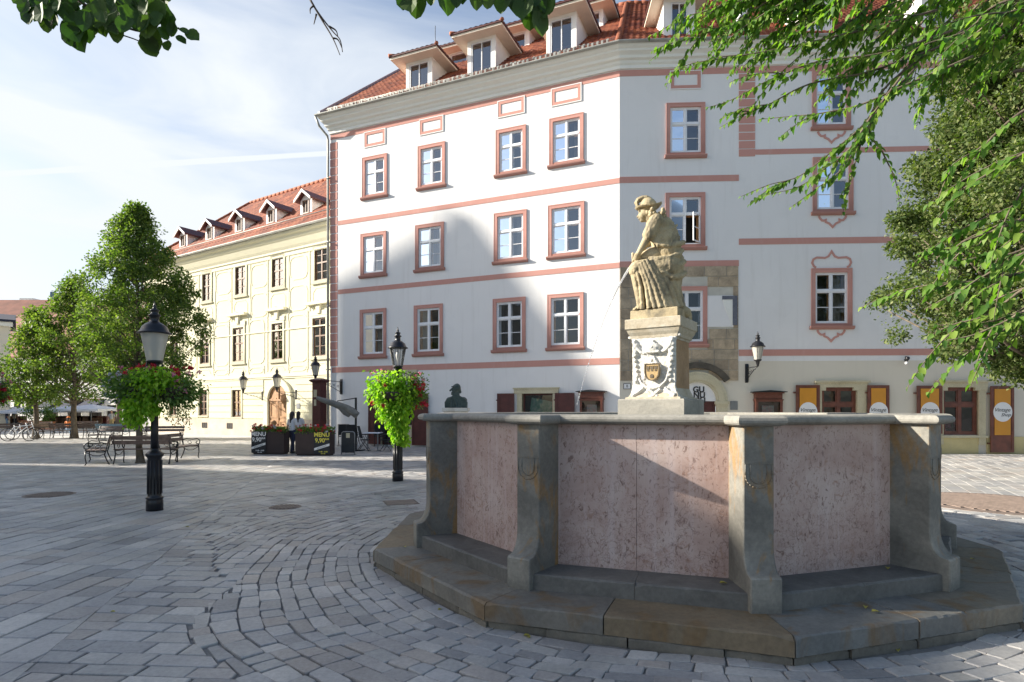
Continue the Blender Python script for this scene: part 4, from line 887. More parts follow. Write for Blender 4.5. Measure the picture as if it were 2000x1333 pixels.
for xx in (403, 452): 
    a = YF.w(xx, 830)[0]; put('cellar_grille', strip_frame(a-.3, a+.3, .42, .78, .04, -.14, -.12).box(-.0+a, a+.02, -.135, -.12, .46, .74).box(a-.26, a+.26, -.128, -.122, .46, .74), M['black_iron'], yh, YF.M)
def trim(name, mb, mat='yellow_trim'): return put(name, mb, M[mat], yh, YF.M)
tr_ = MB(); tr_.box(YL-.02, YRt, -0.10, 0, zs-.12, zs+.02); tr_.box(YL-.02, YRt, -0.06, 0, zs-.22, zs-.12); trim('string_course', tr_)
tr_ = MB(); tr_.box(YL-.02, YRt, -0.05, 0, zst2-.45, zst2-.38); trim('string_course', tr_)
cp = [(0.0, YE-1.25), (0.05, YE-1.2), (0.05, YE-1.0), (0.12, YE-.95), (0.12, YE-.85), (0.22, YE-.7), (0.36, YE-.42), (0.44, YE-.34), (0.46, YE-.2), (0.62, YE-.14), (0.66, YE-.02), (0.0, YE-.02)]
vs = []; 
for s in (YL-0.6, YRt):
    for o, z in cp: vs.append((s, -o, z))
n = len(cp); trim('cornice', MB().add(vs, [(i, i+1, n+i+1, n+i) for i in range(n-1)]+[tuple(range(n))[::-1]]))
gz_ = [(0.64, YE), (0.78, YE-.02), (0.82, YE+.06), (0.80, YE+.1), (0.6, YE+.14)]
vs = [(s, -o, z) for s in (YL-.65, YRt) for o, z in gz_]; n = len(gz_); put('gutter', MB().add(vs, [(i, i+1, n+i+1, n+i) for i in range(n-1)]+[(0, n, 2*n-1, n-1)]), M['zinc'], yh, YF.M)
def yellow_window(w, i, ground=False):
    ww, hh = w[1]-w[0], w[3]-w[2]; Mx = YF.M @ Matrix.Translation(((w[0]+w[1])/2, 0.045, w[2]))
    f = MB(); fw = .07; strip_frame(-ww/2, ww/2, 0, hh, fw, -0.01, .06, f); f.box(-.04, .04, -.015, .055, fw, hh-fw); f.box(-ww/2+fw, -.04, -.012, .055, hh*.52, hh*.52+.08); f.box(.04, ww/2-fw, -.012, .055, hh*.52, hh*.52+.08)
    for sx in (-1, 1):
        for z in (hh*.27, hh*.77): a, b = sorted((sx*.04, sx*(ww/2-fw))); f.box(a, b, 0.0, .04, z-.015, z+.015)
    o = put('window', f, M['brown_wood'], yh, Mx)
    put('pane', MB().add([(-ww/2, .03, 0), (ww/2, .03, 0), (ww/2, .03, hh), (-ww/2, .03, hh)], [(0, 1, 2, 3)]), M['sky_pane'], o, Mx)
    r = MB(); room_box(ww, hh, .6, r); 
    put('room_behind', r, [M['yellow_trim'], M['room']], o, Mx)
    if not ground:
        m = MB(); x = ww/2; strip_frame(-x-.13, x+.13, -.12, hh+.15, .13, -.095, -.07, m); m.box(-x-.22, x+.22, -.15, -.07, -.2, -.12); m.box(-x-.18, x+.18, -.11, -.07, hh+.15, hh+.42)
        put('window_surround', m, M['yellow_trim'], o, Mx)
    else: put('window_surround', strip_frame(-x_-.1 if False else -ww/2-.1, ww/2+.1, -.1, hh+.1, .1, -.12, -.08), M['yellow_trim'], o, Mx)
    return o
for i, w in enumerate(yw):
    gr_ = w[3] < zs; o = yellow_window(w, i, gr_)
orn = MB(); hd = MB()
for w in yw:
    if w[3] < zs: continue
    c = (w[0]+w[1])/2; x = (w[1]-w[0])/2; a, b = c-x-.25, c+x+.25; top = abs(w[2]-z1r) < .6
    zt_ = w[2]-.3; zb2 = (zst2-.1) if top else zs+.25
    orn.strip([(a+.1, zb2+.1), (a+.1, zt_-.35), (a+.35, zt_-.1), (b-.35, zt_-.1), (b-.1, zt_-.35), (b-.1, zb2+.1)], .05, -.02, 0)
    # panels between the window axes
    m0, m1 = c+x+.55, c+pitch-x-.55
    def rr(z0, z1, q=.35): orn.strip([(m0, z0+q), (m0, z1-q), (m0+q*.3, z1-q*.3), (m0+q, z1), (m1-q, z1), (m1-q*.3, z1-q*.3), (m1, z1-q), (m1, z0+q), (m1-q*.3, z0+q*.3), (m1-q, z0), (m0+q, z0), (m0+q*.3, z0+q*.3)], .06, -.025, 0, True)
    if top: rr(w[2]-1.55, w[2]-.15); rr(w[2]+.25, YE-1.35)
    else: rr(w[2]-.2, w[3]+.35); rr(zs+.2, w[2]-.45)
    for e in (c-x-.45, c+x+.45): orn.box(e-.04, e+.04, -.03, 0, zb2 if not top else w[2]-1.7, w[3]+.5)
    if not top:
        hd = MB(); hd.prism([(a-.15, w[3]+.75), (b+.15, w[3]+.75), (b+.1, w[3]+.9), (c+.2, w[3]+.92), (c, w[3]+1.0), (c-.2, w[3]+.92), (a-.1, w[3]+.9)], -.26, 0); hd.prism([(c-.12, w[3]+.25), (c+.12, w[3]+.25), (c+.18, w[3]+.75), (c-.18, w[3]+.75)], -.14, 0); trim('window_hood', hd)
trim('relief_panels', orn)
# arched portal
ds = MB(); A2 = lambda r, z=dzc: [(dcx+r*math.cos(R(180*i/20)), z+r*math.sin(R(180*i/20))) for i in range(21)]
ds.prism([(dcx+dr_+.38, 0.0)]+A2(dr_+.38)+[(dcx-dr_-.38, 0.0), (dcx-dr_, 0.0)]+A2(dr_)[::-1]+[(dcx+dr_, 0.0)], -.16, .0)
trim('portal_surround', ds)
dn = put('door', MB().prism([(dcx+dr_, .05)]+A2(dr_)+[(dcx-dr_, .05)], -.03, -.005), M['door_wood'], yh, YF.M)
dm = MB()
for sx in (-1, 1):
    for z0, z1 in ((.2, 1.0), (1.15, 2.1), (2.25, dzc-.1)):
        a, b = sorted((dcx+sx*.12, dcx+sx*(dr_-.15))); strip_frame(a, b, z0, z1, .09, -.06, -.03, dm)
dm.box(dcx-.05, dcx+.05, -.08, -.03, .05, dzc+dr_-.1); dm.box(dcx-dr_+.02, dcx+dr_-.02, -.09, -.03, dzc-.05, dzc+.07)
put('door_panels', dm, M['door_wood'], dn, YF.M)
put('plaque', MB().box(dcx+dr_+.75, dcx+dr_+1.05, -.06, -.03, 1.7, 2.0), M['grey_metal'], yh, YF.M)
# roof, hipped on the left
YS = 0.84; YD = 7.0
# (hip: ridge starts inward on the left)
hipx = YF.w(489, 404, YD)[0]
me = tile_roof(YF, 0, 0, -.65, YE+.12, YS, YD+.65, tw=.34, th=.5, xl=lambda d: (YL-.6)+max(0, (d+.65))*(hipx-YL+.6)/(YD+.65), xr=lambda d: YRt, amp=.04)
put('roof', me, M['tile'], yh, YF.M)
hz_ = YE+.12+YS*(YD+.65); hp = MB().add([(YL-.6, -.65, YE+.12), (hipx, YD, hz_), (YL-.6, YD*2, YE+.12)], [(0, 1, 2)]); hp.add([(hipx, YD, hz_), (YRt, YD, hz_), (YRt, 2*YD, YE+.1), (YL-.6, 2*YD, YE+.12)], [(0, 1, 2, 3)])
put('rear_roof', hp, M['dark_red_wood'], yh, YF.M)
def rline(p0, p1, r=.14):
    m = MB(); n = max(2, int((p1-p0).length/.5))
    for i in range(n): m.tube([p0.lerp(p1, i/n), p0.lerp(p1, (i+1.08)/n)], [r*1.1, r*.9], 6)
    return m
put('hip_tiles', rline(Vector((YL-.6, -.65, YE+.2)), Vector((hipx, YD, hz_+.08))), M['tile'], yh, YF.M); put('ridge_tiles', rline(Vector((hipx, YD, hz_+.08)), Vector((YRt, YD, hz_+.08))), M['tile'], yh, YF.M)
sgm = MB(); sgm.tube([(YL, -.1, YE+.85), (YRt, -.1, YE+.85)], .03, 5)
put('snow_guard', sgm, M['zinc'], yh, YF.M)
def small_dormer(px, py, d=0.9):
    s, z = YF.w(px, py, d); w = .52; zb_ = YE+.12+YS*(d+.65)-.1; h = 1.15; b = MB()
    g = [(s-w, zb_-.2), (s+w, zb_-.2), (s+w, zb_+h-.2), (s, zb_+h+.25), (s-w, zb_+h-.2)]
    b.prism(g, d, d+2.3); o = put('dormer', b, M['dormer_white'], yh, YF.M)
    put('window_frame', strip_frame(s-.28, s+.28, zb_+.12, zb_+.92, .07, d-.05, d-.005).box(s-.02, s+.02, d-.045, d-.005, zb_+.19, zb_+.85), M['brown_wood'], o, YF.M)
    put('pane', MB().box(s-.21, s+.21, d-.02, d-.008, zb_+.19, zb_+.85), M['room'], o, YF.M)
    rf = MB(); e = .22
    for sx in (-1, 1):
        vs = [(s, d-.3, zb_+h+.38), (s+sx*(w+e), d-.3, zb_+h-.2), (s+sx*(w+e), d+2.6, zb_+h-.2), (s, d+2.6, zb_+h+.38)]; vs2 = [(a, b_, c-.1) for a, b_, c in vs]
        rf.add(vs+vs2, [(0, 1, 2, 3), (7, 6, 5, 4), (0, 4, 5, 1), (1, 5, 6, 2)])
    put('dormer_roof', rf, M['dark_red_wood'], o, YF.M)
    bt = MB()
    for sx in (-1, 1): bt.prism([(s, zb_+h+.37), (s+sx*(w+e), zb_+h-.2), (s+sx*(w+e), zb_+h-.36), (s, zb_+h+.2)], d-.34, d-.28)
    put('barge_board', bt, M['dormer_white'], o, YF.M)
for px, py in ((358, 470), (410, 458), (468, 440), (530, 423), (598, 403)): small_dormer(px, py)
# ================================================================ FOUNTAIN
FC = Vector((1.826, 7.19)); NF = 10; TH0 = 3.451; A36 = 2*math.pi/NF
Z1, Z2, Z3 = 0.1955, 0.4477, 1.5186; RST, RF_, RU, HW = 3.4302, 3.003, 2.864, 0.1133
AP = 2.478
FM = Matrix.Translation((FC.x, FC.y, 0)); 
fo = thing('fountain', 'ten sided stone fountain basin with pink marble panels on a sandstone step', 'fountain', FM)
def ring_poly(Rr): return [(Rr*math.cos(TH0+k*A36), Rr*math.sin(TH0+k*A36)) for k in range(NF)]
def ring_slab(mb, Ro, Ri, z0, z1, split, gap=0.004, bev=0.012, jit=0.004, rs=random.Random(1)):
    for k in range(NF):
        a, b = Vector((math.cos(TH0+k*A36), math.sin(TH0+k*A36))), Vector((math.cos(TH0+(k+1)*A36), math.sin(TH0+(k+1)*A36)))
        cuts = split(k)
        for t0, t1 in zip(cuts[:-1], cuts[1:]):
            L_ = (b-a).length*Ro; g0 = gap/L_
            o0, o1 = a.lerp(b, t0+g0)*Ro, a.lerp(b, t1-g0)*Ro; i0, i1 = a.lerp(b, t0+g0)*Ri, a.lerp(b, t1-g0)*Ri
            j = rs.uniform(-jit, jit); o0 = o0*(1+j*.5); o1 = o1*(1+j*.5); zt = z1+rs.uniform(-jit, jit)*.4
            # subdivide the outer edge so that it can be worn
            n = 10; top = []; mid = []; bot = []; inn = []
            for q in range(n+1):
                t = q/n; p = o0.lerp(o1, t); w = 1+rs.uniform(-.0012, .0012); dz = rs.uniform(-.003, .002); c = bev*(1+rs.uniform(-.4, .9)+(1.6 if q in (0, n) else 0)*rs.random())
                nd = p.normalized(); top.append((*(p*w - nd*c), zt)); mid.append((*(p*w), zt-c*.8+dz)); bot.append((*(p*w), z0)); ii = i0.lerp(i1, t); inn.append((*ii, zt))
            vs = inn+top+mid+bot; m = n+1
            fs = [(r*m+q, (r+1)*m+q, (r+1)*m+q+1, r*m+q+1) for r in range(3) for q in range(n)]
            fs += [(0, m, 2*m, 3*m), (n, 3*m+n, 2*m+n, m+n)]
            mb.add(vs, fs)
sp = {0: (0, .30, 1), 1: (0, .42, 1), 2: (0, .5, .72, 1), 3: (0, .5, 1), 9: (0, .4, 1)}
st = MB(); ring_slab(st, RST, 2.6, 0.062, Z1, lambda k: sp.get(k, (0, .5, 1))); put('step', st, M['fountain_step'], fo)
uc = MB(); ring_slab(uc, RST-0.012, 2.6, -0.06, 0.058, lambda k: (0, .22, .5, .8, 1), gap=.006, bev=.012, jit=.012); put('under_course', uc, stone('under_course_stone', [(0.13, 0.12, 0.10), (0.24, 0.215, 0.17)], 2.5), fo)
lg = MB(); ring_slab(lg, 2.985, 2.35, Z1-.01, 0.324, lambda k: (0, .5, 1), gap=.0015, bev=.012, jit=.0015); put('ledge', lg, M['fountain_ledge'], fo)
pn = MB()
for k in range(NF):
    a = TH0+(k+.5)*A36; half = AP*math.tan(A36/2); n_ = Vector((math.cos(a), math.sin(a))); t_ = Vector((-n_.y, n_.x)); hl = half-0.09
    cuts = (-hl, -.025, hl) if k == 1 else (-hl, hl)
    for c0, c1 in zip(cuts[:-1], cuts[1:]):
        g = .0015; P = [n_*AP+t_*(c0+g), n_*AP+t_*(c1-g), n_*(AP-.18)+t_*(c1-g), n_*(AP-.18)+t_*(c0+g)]
        pn.prism([(p.x, p.y) for p in P], 0.30, Z3+.005, 'xy')
put('marble_panels', pn, M['pink_marble'], fo)
for k in range(NF):
    a = TH0+k*A36; Mk = FM @ Matrix.Rotation(a, 4, 'Z')
    pr = [(2.36, Z1-.02), (RF_, Z1-.02), (RF_, Z2-.012), (RF_-.01, Z2), (RF_-.03, Z2+.004)]
    for q in range(1, 9): t = q/8*math.pi/2; pr.append((RF_-.03-(RF_-.03-RU)*math.sin(t), Z2+.004+.20*(1-math.cos(t))))
    pr += [(RU, Z3+.01), (2.36, Z3+.01)]
    b = .008; mb = MB(); n = len(pr); c = (2.6, .8)
    def ins(p, d): v = Vector((p[0]-c[0], p[1]-c[1])); return (p[0]-d*(1 if p[0] > 2.5 else 0), p[1])
    rows = [[(ins(p, b)[0], -HW, ins(p, b)[1]) for p in pr], [(p[0], -HW+b, p[1]) for p in pr], [(p[0], HW-b, p[1]) for p in pr], [(ins(p, b)[0], HW, ins(p, b)[1]) for p in pr]]
    vs = [q for r in rows for q in r]; fs = [(r*n+i, (r+1)*n+i, (r+1)*n+(i+1) % n, r*n+(i+1) % n) for r in range(3) for i in range(n)]
    fs += [tuple(range(n)), tuple(3*n+i for i in range(n))[::-1]]; mb.add(vs, fs)
    # carved double arc and line
    for rr_, dz in ((.098, .012), (.062, .012)):
        pts = [(-rr_, 1.245)]+[(rr_*math.cos(math.pi+math.pi*i/12), 1.165+rr_*.95*math.sin(math.pi+math.pi*i/12)) for i in range(13)]+[(rr_, 1.245)]
        for (p0, z0), (p1, z1) in zip(pts[:-1], pts[1:]): mb.tube([(RU+.001, p0, z0), (RU+.001, p1, z1)], .0055, 5)
    mb.box(RU-.002, RU+.005, -HW+.01, HW-.01, 1.25, 1.256)
    put('pilaster', mb, M['fountain_stone'], fo, Mk)
def outline(o, inner=None):
    P = []
    for k in range(NF):
        a = TH0+k*A36; r = Vector((math.cos(a), math.sin(a))); t = Vector((-r.y, r.x)); hw = HW+.02+max(o, 0)*.6; ap = AP+.015+o
        if inner is not None: ap = inner; 
        d = (ap - hw*math.sin(A36/2))/math.cos(A36/2)
        ru = RU+.01+o if inner is None else d+.0001
        for q in (r*d-t*hw, r*ru-t*hw, r*ru+t*hw, r*d+t*hw): P.append((q.x, q.y))
    return P
rm = MB(); rings = [(0.0, Z3+.006, None), (.02, Z3+.008, None), (.03, Z3+.014, None), (.055, Z3+.018, None), (.07, Z3+.032, None), (.074, Z3+.05, None), (.068, Z3+.068, None), (.05, Z3+.081, None), (.02, Z3+.087, None), (0, Z3+.087, 2.20), (0, Z3+.078, 2.185), (0, Z3-.02, 2.185)]
vs = []; n = NF*4
for o, z, i_ in rings: vs += [(x, y, z) for x, y in outline(o, i_)]
fs = [(r*n+i, r*n+(i+1) % n, (r+1)*n+(i+1) % n, (r+1)*n+i) for r in range(len(rings)-1) for i in range(n)]
rm.add(vs, fs); put('rim', rm, M['rim_stone'], fo)
iw = MB(); P0 = ring_poly(2.186/math.cos(A36/2)); iw.add([(x, y, z) for z in (.25, Z3) for x, y in P0], [(i+NF, (i+1) % NF+NF, (i+1) % NF, i) for i in range(NF)])
put('basin_wall', iw, M['fountain_ledge'], fo); put('water_surface', MB().add([(x, y, 1.22) for x, y in P0], [tuple(range(NF))]), M['water'], fo)
# pedestal
M['cap_stone'] = stone('cap_stone', [(0.36, 0.29, 0.19), (0.50, 0.44, 0.33), (0.62, 0.58, 0.50)], 3.2, bump=0.35)
PM = Matrix.Translation((FC.x, FC.y, 0)) @ Matrix.Rotation(-R(33.5), 4, 'Z')
def sq(mb, prof):       # square section profile: list of (half size, z)
    vs = []; 
    for h, z in prof: vs += [(-h, -h, z), (h, -h, z), (h, h, z), (-h, h, z)]
    m = len(prof); fs = [(r*4+i, r*4+(i+1) % 4, (r+1)*4+(i+1) % 4, (r+1)*4+i) for r in range(m-1) for i in range(4)]
    return mb.add(vs, fs+[(3, 2, 1, 0), tuple((m-1)*4+i for i in range(4))])
put('pedestal_base', sq(MB(), [(.40, .3), (.40, 1.76), (.392, 1.772)]), M['rim_stone'], fo, PM)
put('pedestal_foot', sq(MB(), [(.335, 1.773), (.335, 1.79), (.30, 1.80), (.285, 1.84), (.262, 1.90)]), M['cap_stone'], fo, PM)
put('pedestal_shaft', sq(MB(), [(.262, 1.90), (.255, 2.40), (.255, 2.47)]), M['pedestal_side'], fo, PM)
put('pedestal_cap', sq(MB(), [(.262, 2.47), (.268, 2.49), (.285, 2.50), (.29, 2.53), (.31, 2.565), (.322, 2.60), (.337, 2.612), (.337, 2.722), (.33, 2.728)]), M['cap_stone'], fo, PM)
put('statue_plinth', sq(MB(), [(.288, 2.728), (.287, 2.83), (.28, 2.84)]), M['statue_stone'], fo, PM)
# carved front: weathered slab with crown, scroll shield, garland
rel = MB(); y = -.262
rel.prism([(-.345, 1.775), (.345, 1.775), (.31, 1.80), (.275, 1.86), (.262, 1.92), (.262, 2.44), (.275, 2.50), (.32, 2.50), (.32, 2.53), (-.32, 2.53), (-.32, 2.50), (-.275, 2.50), (-.262, 2.44), (-.262, 1.92), (-.275, 1.86), (-.31, 1.80)], y-.02, y+.02)
rs = random.Random(4)
def tub(pts, r, dy=-.03): rel.tube([(a, y+dy, b) for a, b in pts], r, 7)
U = [(.19, 2.46), (.205, 2.3), (.20, 2.12), (.16, 1.99), (.08, 1.915), (0, 1.90), (-.08, 1.915), (-.15, 1.97), (-.17, 2.03)]
tub(U, [.02, .018, .018, .018, .02, .02, .018, .016, .012]); tub([(.10, 2.33), (.14, 2.36), (.19, 2.37)], .014); tub([(-.24, 2.47), (-.2, 2.38), (-.15, 2.33), (-.1, 2.31)], [.03, .022, .018, .012])
tub([(.24, 2.49), (.21, 2.40), (.15, 2.34), (.08, 2.31)], [.035, .03, .02, .012])
for sx in (-1, 1):
    for i in range(9): rel.sphere((sx*(.235-.004*i+rs.uniform(-.01, .01)), y-.025, 2.47-.05*i*1.2), .022+rs.random()*.012, 7, 5)
    for i in range(6): rel.sphere((sx*(.21+rs.uniform(-.02, .03)), y-.03, 2.45-.03*i), .02+.012*rs.random(), 7, 5)
tub([(0, 2.28), (-.03, 2.22), (-.05, 2.15)], .012); tub([(0, 2.28), (.03, 2.22), (.06, 2.17), (.08, 2.14)], [.012, .02, .022, .02]); tub([(0, 2.2), (0, 2.16)], .03)
for i in range(26): rel.sphere((rs.uniform(-.14, .17), y-.02, rs.uniform(1.95, 2.35)), .012+.014*rs.random(), 7, 5, sc=(1.4, .6, 1))
rel.sphere((0, y-.035, 2.375), .075, 14, 10, sc=(1.15, .6, .85)); rel.box(-.085, .085, y-.07, y-.01, 2.315, 2.34)
for i in range(-3, 4): rel.tube([(i*.026, y-.055+abs(i)*.006, 2.335), (i*.022, y-.085+abs(i)*.008, 2.385), (i*.008, y-.05, 2.435)], .008, 6)
rel.sphere((0, y-.04, 2.45), .018, 8, 6); tub([(-.07, 1.88), (-.02, 1.86), (.03, 1.83), (.0, 1.81), (-.05, 1.80)], .018); tub([(.09, 1.89), (.05, 1.86), (.02, 1.82), (.06, 1.81)], .016); tub([(-.26, 1.81), (-.17, 1.87), (-.12, 1.91)], [.03, .02, .014]); tub([(.26, 1.81), (.2, 1.85), (.14, 1.91)], [.03, .02, .014])
ro = put('relief_front', rel, M['pedestal_stone'], fo, PM); remesh(ro, .007, 1)
dm = ro.modifiers.new('Weather', 'DISPLACE'); tx = bpy.data.textures.new('weather', 'CLOUDS'); tx.noise_scale = .035; dm.texture = tx; dm.strength = .008; dm.mid_level = .5
sh = MB(); shp = [(-.085, 2.185), (.085, 2.185), (.085, 2.09)]+[(.085*math.cos(-math.pi*i/8), 2.09+.10*math.sin(-math.pi*i/8)) for i in range(1, 8)]+[(-.085, 2.09)]
sh.prism(shp, y-.075, y-.0); so_ = put('shield', sh, M['shield_gold'], fo, PM)
dk = MB(); dk.strip(shp, .012, y-.082, y-.074, True)
for i in (-1, 0, 1):       # three towers over a gate
    c = i*.047; dk.box(c-.016, c+.016, y-.081, y-.0751, 2.12, 2.15); dk.box(c-.016, c-.009, y-.081, y-.0751, 2.15, 2.162); dk.box(c+.009, c+.016, y-.081, y-.0751, 2.15, 2.162); dk.box(c-.012, c+.012, y-.081, y-.0751, 2.10, 2.112)
dk.prism([(-.02, 2.02), (-.02, 2.045)]+[(-.02*math.cos(math.pi*i/6), 2.045+.02*math.sin(math.pi*i/6)) for i in range(7)]+[(.02, 2.02)], y-.081, y-.0751)
put('shield_charge', dk, M['bark'], so_, PM)

# ================================================================ STATUE
SM = Matrix.Translation((FC.x, FC.y, 2.838)) @ Matrix.Rotation(-math.atan2(FC.x, FC.y), 4, 'Z')     # u = picture right, v = away
stt = thing('statue', 'seated sandstone figure in plumed helmet leaning over a jug that pours water', 'statue', SM)
def P(x, y_, v=0): return ((x-1292)/163.0, v, (598-y_)/163.0)
b = MB()
def c_(p, r, q, s): b.cap(p, r, q, s, 14)
# pelvis, torso, shoulders, neck
c_(P(1307, 512, -.0), .17, P(1303, 488, 0), .155); c_(P(1302, 490, 0), .155, P(1295, 455, 0), .15); c_(P(1297, 458, -.04), .15, P(1286, 434, -.05), .135); c_(P(1297, 458, .06), .15, P(1285, 434, .06), .13)
c_(P(1305, 445, 0), .12, P(1298, 425, 0), .10); c_(P(1282, 425, -.12), .085, P(1282, 425, .13), .085); c_(P(1280, 424, 0), .06, P(1266, 408, 0), .052)
# head with face
b.sphere(P(1263, 396), .085, 16, 12, sc=(1.0, .82, 1.15)); b.sphere(P(1256, 402), .062, 14, 10, sc=(.9, .9, 1.2)); c_(P(1257, 411), .036, P(1254, 412), .028); c_(P(1249, 399), .010, P(1245.5, 405), .014)
c_(P(1248, 409.5, -.012), .010, P(1248, 409.5, .012), .010); b.sphere(P(1249.5, 397.5, -.03), .012, 8, 6); b.sphere(P(1249.5, 397.5, .03), .012, 8, 6); c_(P(1248.5, 394.5, -.04), .010, P(1248.5, 394.5, .04), .010); b.sphere(P(1265, 401, -.075), .02, 8, 6, sc=(.8, .5, 1.3))
# near arm (viewer side)
c_(P(1281, 424, -.15), .082, P(1268, 447, -.17), .072); c_(P(1269, 447, -.17), .048, P(1261, 463, -.16), .046); c_(P(1261, 463, -.16), .046, P(1246, 487, -.13), .030)
# far arm
c_(P(1279, 424, .15), .08, P(1262, 450, .16), .055); c_(P(1262, 450, .16), .05, P(1246, 478, .10), .032)
# hands
def hand(p, d, nrm, s=1.0):
    p = Vector(p); d = Vector(d).normalized(); n_ = Vector(nrm).normalized(); sd = d.cross(n_).normalized()
    c_(p, .030*s, p+d*.05*s, .030*s); c_(p+sd*.018*s, .022*s, p+d*.06*s+sd*.02*s, .018*s); c_(p-sd*.018*s, .022*s, p+d*.06*s-sd*.02*s, .018*s)
    for i, ln in enumerate((.052, .062, .058, .044)):
        r0 = p+d*.065*s+sd*(.03-.02*i)*s; r1 = r0+(d*.8+n_*.5)*ln*.55*s; r2 = r1+(d*.25+n_)*ln*.5*s; c_(r0, .0115*s, r1, .010*s); c_(r1, .010*s, r2, .0085*s)
    t0 = p+sd*.03*s+d*.01*s; t1 = t0+(sd*.8+d*.6+n_*.3)*.04*s; c_(t0, .014*s, t1, .012*s); c_(t1, .012*s, t1+(d+n_*.5)*.026*s, .010*s)
hand(P(1246, 487, -.13), (-.35, .3, -.85), (-.2, .9, .1)); hand(P(1246, 479, .10), (-.5, -.3, -.8), (.2, -.9, -.2))
# legs under the cloth: thighs, knees, shins, feet
c_(P(1305, 512, -.10), .135, P(1247, 514, -.14), .098); c_(P(1305, 512, .10), .13, P(1252, 508, .13), .10)
c_(P(1245, 515, -.14), .092, P(1252, 575, -.15), .058); c_(P(1252, 508, .13), .09, P(1272, 585, .12), .06)
c_(P(1257, 588, -.15), .042, P(1246, 593, -.17), .03); c_(P(1246, 594, -.17), .026, P(1240, 595.5, -.18), .02)
for i in range(5): c_(P(1244, 594.5, -.135-.018*i), .012, P(1239.5+i*.5, 596, -.137-.018*i), .010)
c_(P(1275, 588, .12), .045, P(1258, 594, .10), .03)
bd = put('body', b, M['statue_stone'], stt); remesh(bd, .0075, 2)
# clothing: gown with hanging folds
g = MB()
def gc(p, r, q, s): g.cap(p, r, q, s, 12)
gc(P(1305, 515, 0), .165, P(1302, 485, 0), .155); gc(P(1304, 480, -.02), .165, P(1296, 448, -.02), .155); gc(P(1307, 455, .0), .13, P(1302, 430, 0), .10); gc(P(1312, 500, 0), .15, P(1310, 550, 0), .125); gc(P(1308, 520, -.05), .14, P(1309, 592, -.06), .12)
gc(P(1306, 514, -.11), .145, P(1246, 516, -.15), .106); gc(P(1306, 512, .10), .14, P(1253, 508, .13), .11)
gc(P(1282, 424, -.15), .09, P(1269, 450, -.18), .082); gc(P(1281, 424, .14), .088, P(1264, 450, .15), .07)
gc(P(1290, 430, -.1), .10, P(1275, 428, -.08), .085); gc(P(1262, 450, -.20), .012, P(1279, 454, -.22), .014)
rs = random.Random(12)
# front panel between knee and floor: vertical folds fanned from the knee and the lap
fold = [((1237, 520, -.18), (1250, 596, -.20), .026), ((1243, 512, -.22), (1256, 597, -.22), .022), ((1249, 508, -.235), (1269, 597, -.25), .024), ((1253, 505, -.24), (1280, 597, -.27), .022), ((1258, 503, -.24), (1291, 597, -.28), .026), ((1264, 501, -.235), (1301, 597, -.27), .030), ((1272, 503, -.225), (1311, 597, -.25), .030), ((1284, 510, -.21), (1320, 596, -.2), .034), ((1300, 520, -.18), (1327, 594, -.13), .04), ((1312, 525, -.1), (1326, 594, -.02), .04), ((1316, 520, .06), (1325, 597, .10), .05), ((1236, 522, -.1), (1249, 590, -.08), .026), ((1238, 516, .02), (1262, 594, .0), .03), ((1242, 512, .1), (1266, 594, .1), .035)]
for a, c, r in fold:
    A = Vector(P(*a)); B = Vector(P(*c)); mid = A.lerp(B, .5)+Vector((rs.uniform(-.008, .008)+.022, -.012, 0)); g.tube([A, A.lerp(mid, .5)+Vector((0, -.012, 0)), mid, mid.lerp(B, .5)+Vector((0, .006, 0)), B], [r*.7, r*.9, r, r*1.1, r*1.25], 8)
# body of cloth filling behind the folds
gc(P(1259, 520, -.12), .095, P(1270, 590, -.13), .065); gc(P(1284, 515, -.08), .12, P(1293, 592, -.12), .115); gc(P(1302, 520, .05), .14, P(1304, 590, .05), .145); gc(P(1265, 520, .1), .09, P(1278, 590, .08), .09)
# diagonal drapery across hip and waist
def dr2(pts, r): g.tube([P(*p) for p in pts], r, 8)
dr2([(1331, 478, -.02), (1322, 492, -.14), (1306, 500, -.2), (1285, 500, -.21), (1268, 496, -.18)], [.03, .04, .038, .034, .02]); dr2([(1336, 500, -.0), (1326, 512, -.14), (1308, 518, -.215), (1288, 514, -.22), (1266, 506, -.2)], [.03, .04, .038, .03, .02])
dr2([(1338, 522, 0), (1328, 534, -.13), (1312, 538, -.215), (1294, 528, -.24), (1276, 514, -.23)], [.028, .036, .036, .028, .02]); dr2([(1335, 462, 0), (1325, 470, -.12), (1305, 476, -.18), (1286, 470, -.18), (1274, 462, -.17)], [.03, .035, .03, .028, .02])
for i in range(7): dr2([(1322-i*3, 428+i*5, -.02), (1312-i*3, 440+i*5, -.12), (1296-i*2, 444+i*5, -.175), (1280, 440+i*4, -.19)], [.014, .018, .017, .01])
go = put('gown', g, M['statue_stone'], stt); remesh(go, .0075, 1)
dd = go.modifiers.new('Chisel', 'DISPLACE'); t2 = bpy.data.textures.new('chisel', 'CLOUDS'); t2.noise_scale = .045; dd.texture = t2; dd.strength = .014; dd.mid_level = .5
# hair and collar ruff
h = MB()
for i in range(60): t = rs.random(); h.sphere(P(1266+t*34, 403+rs.uniform(-6, 7)+t*5, rs.uniform(-.15, .10)), .016+.012*rs.random(), 8, 6)
for i in range(14): h.sphere(P(1268+rs.uniform(-3, 8), 396+rs.uniform(-2, 14), rs.choice((-1, 1))*.075), .022, 8, 6)
ho = put('hair', h, M['statue_stone'], stt); remesh(ho, .006, 0)
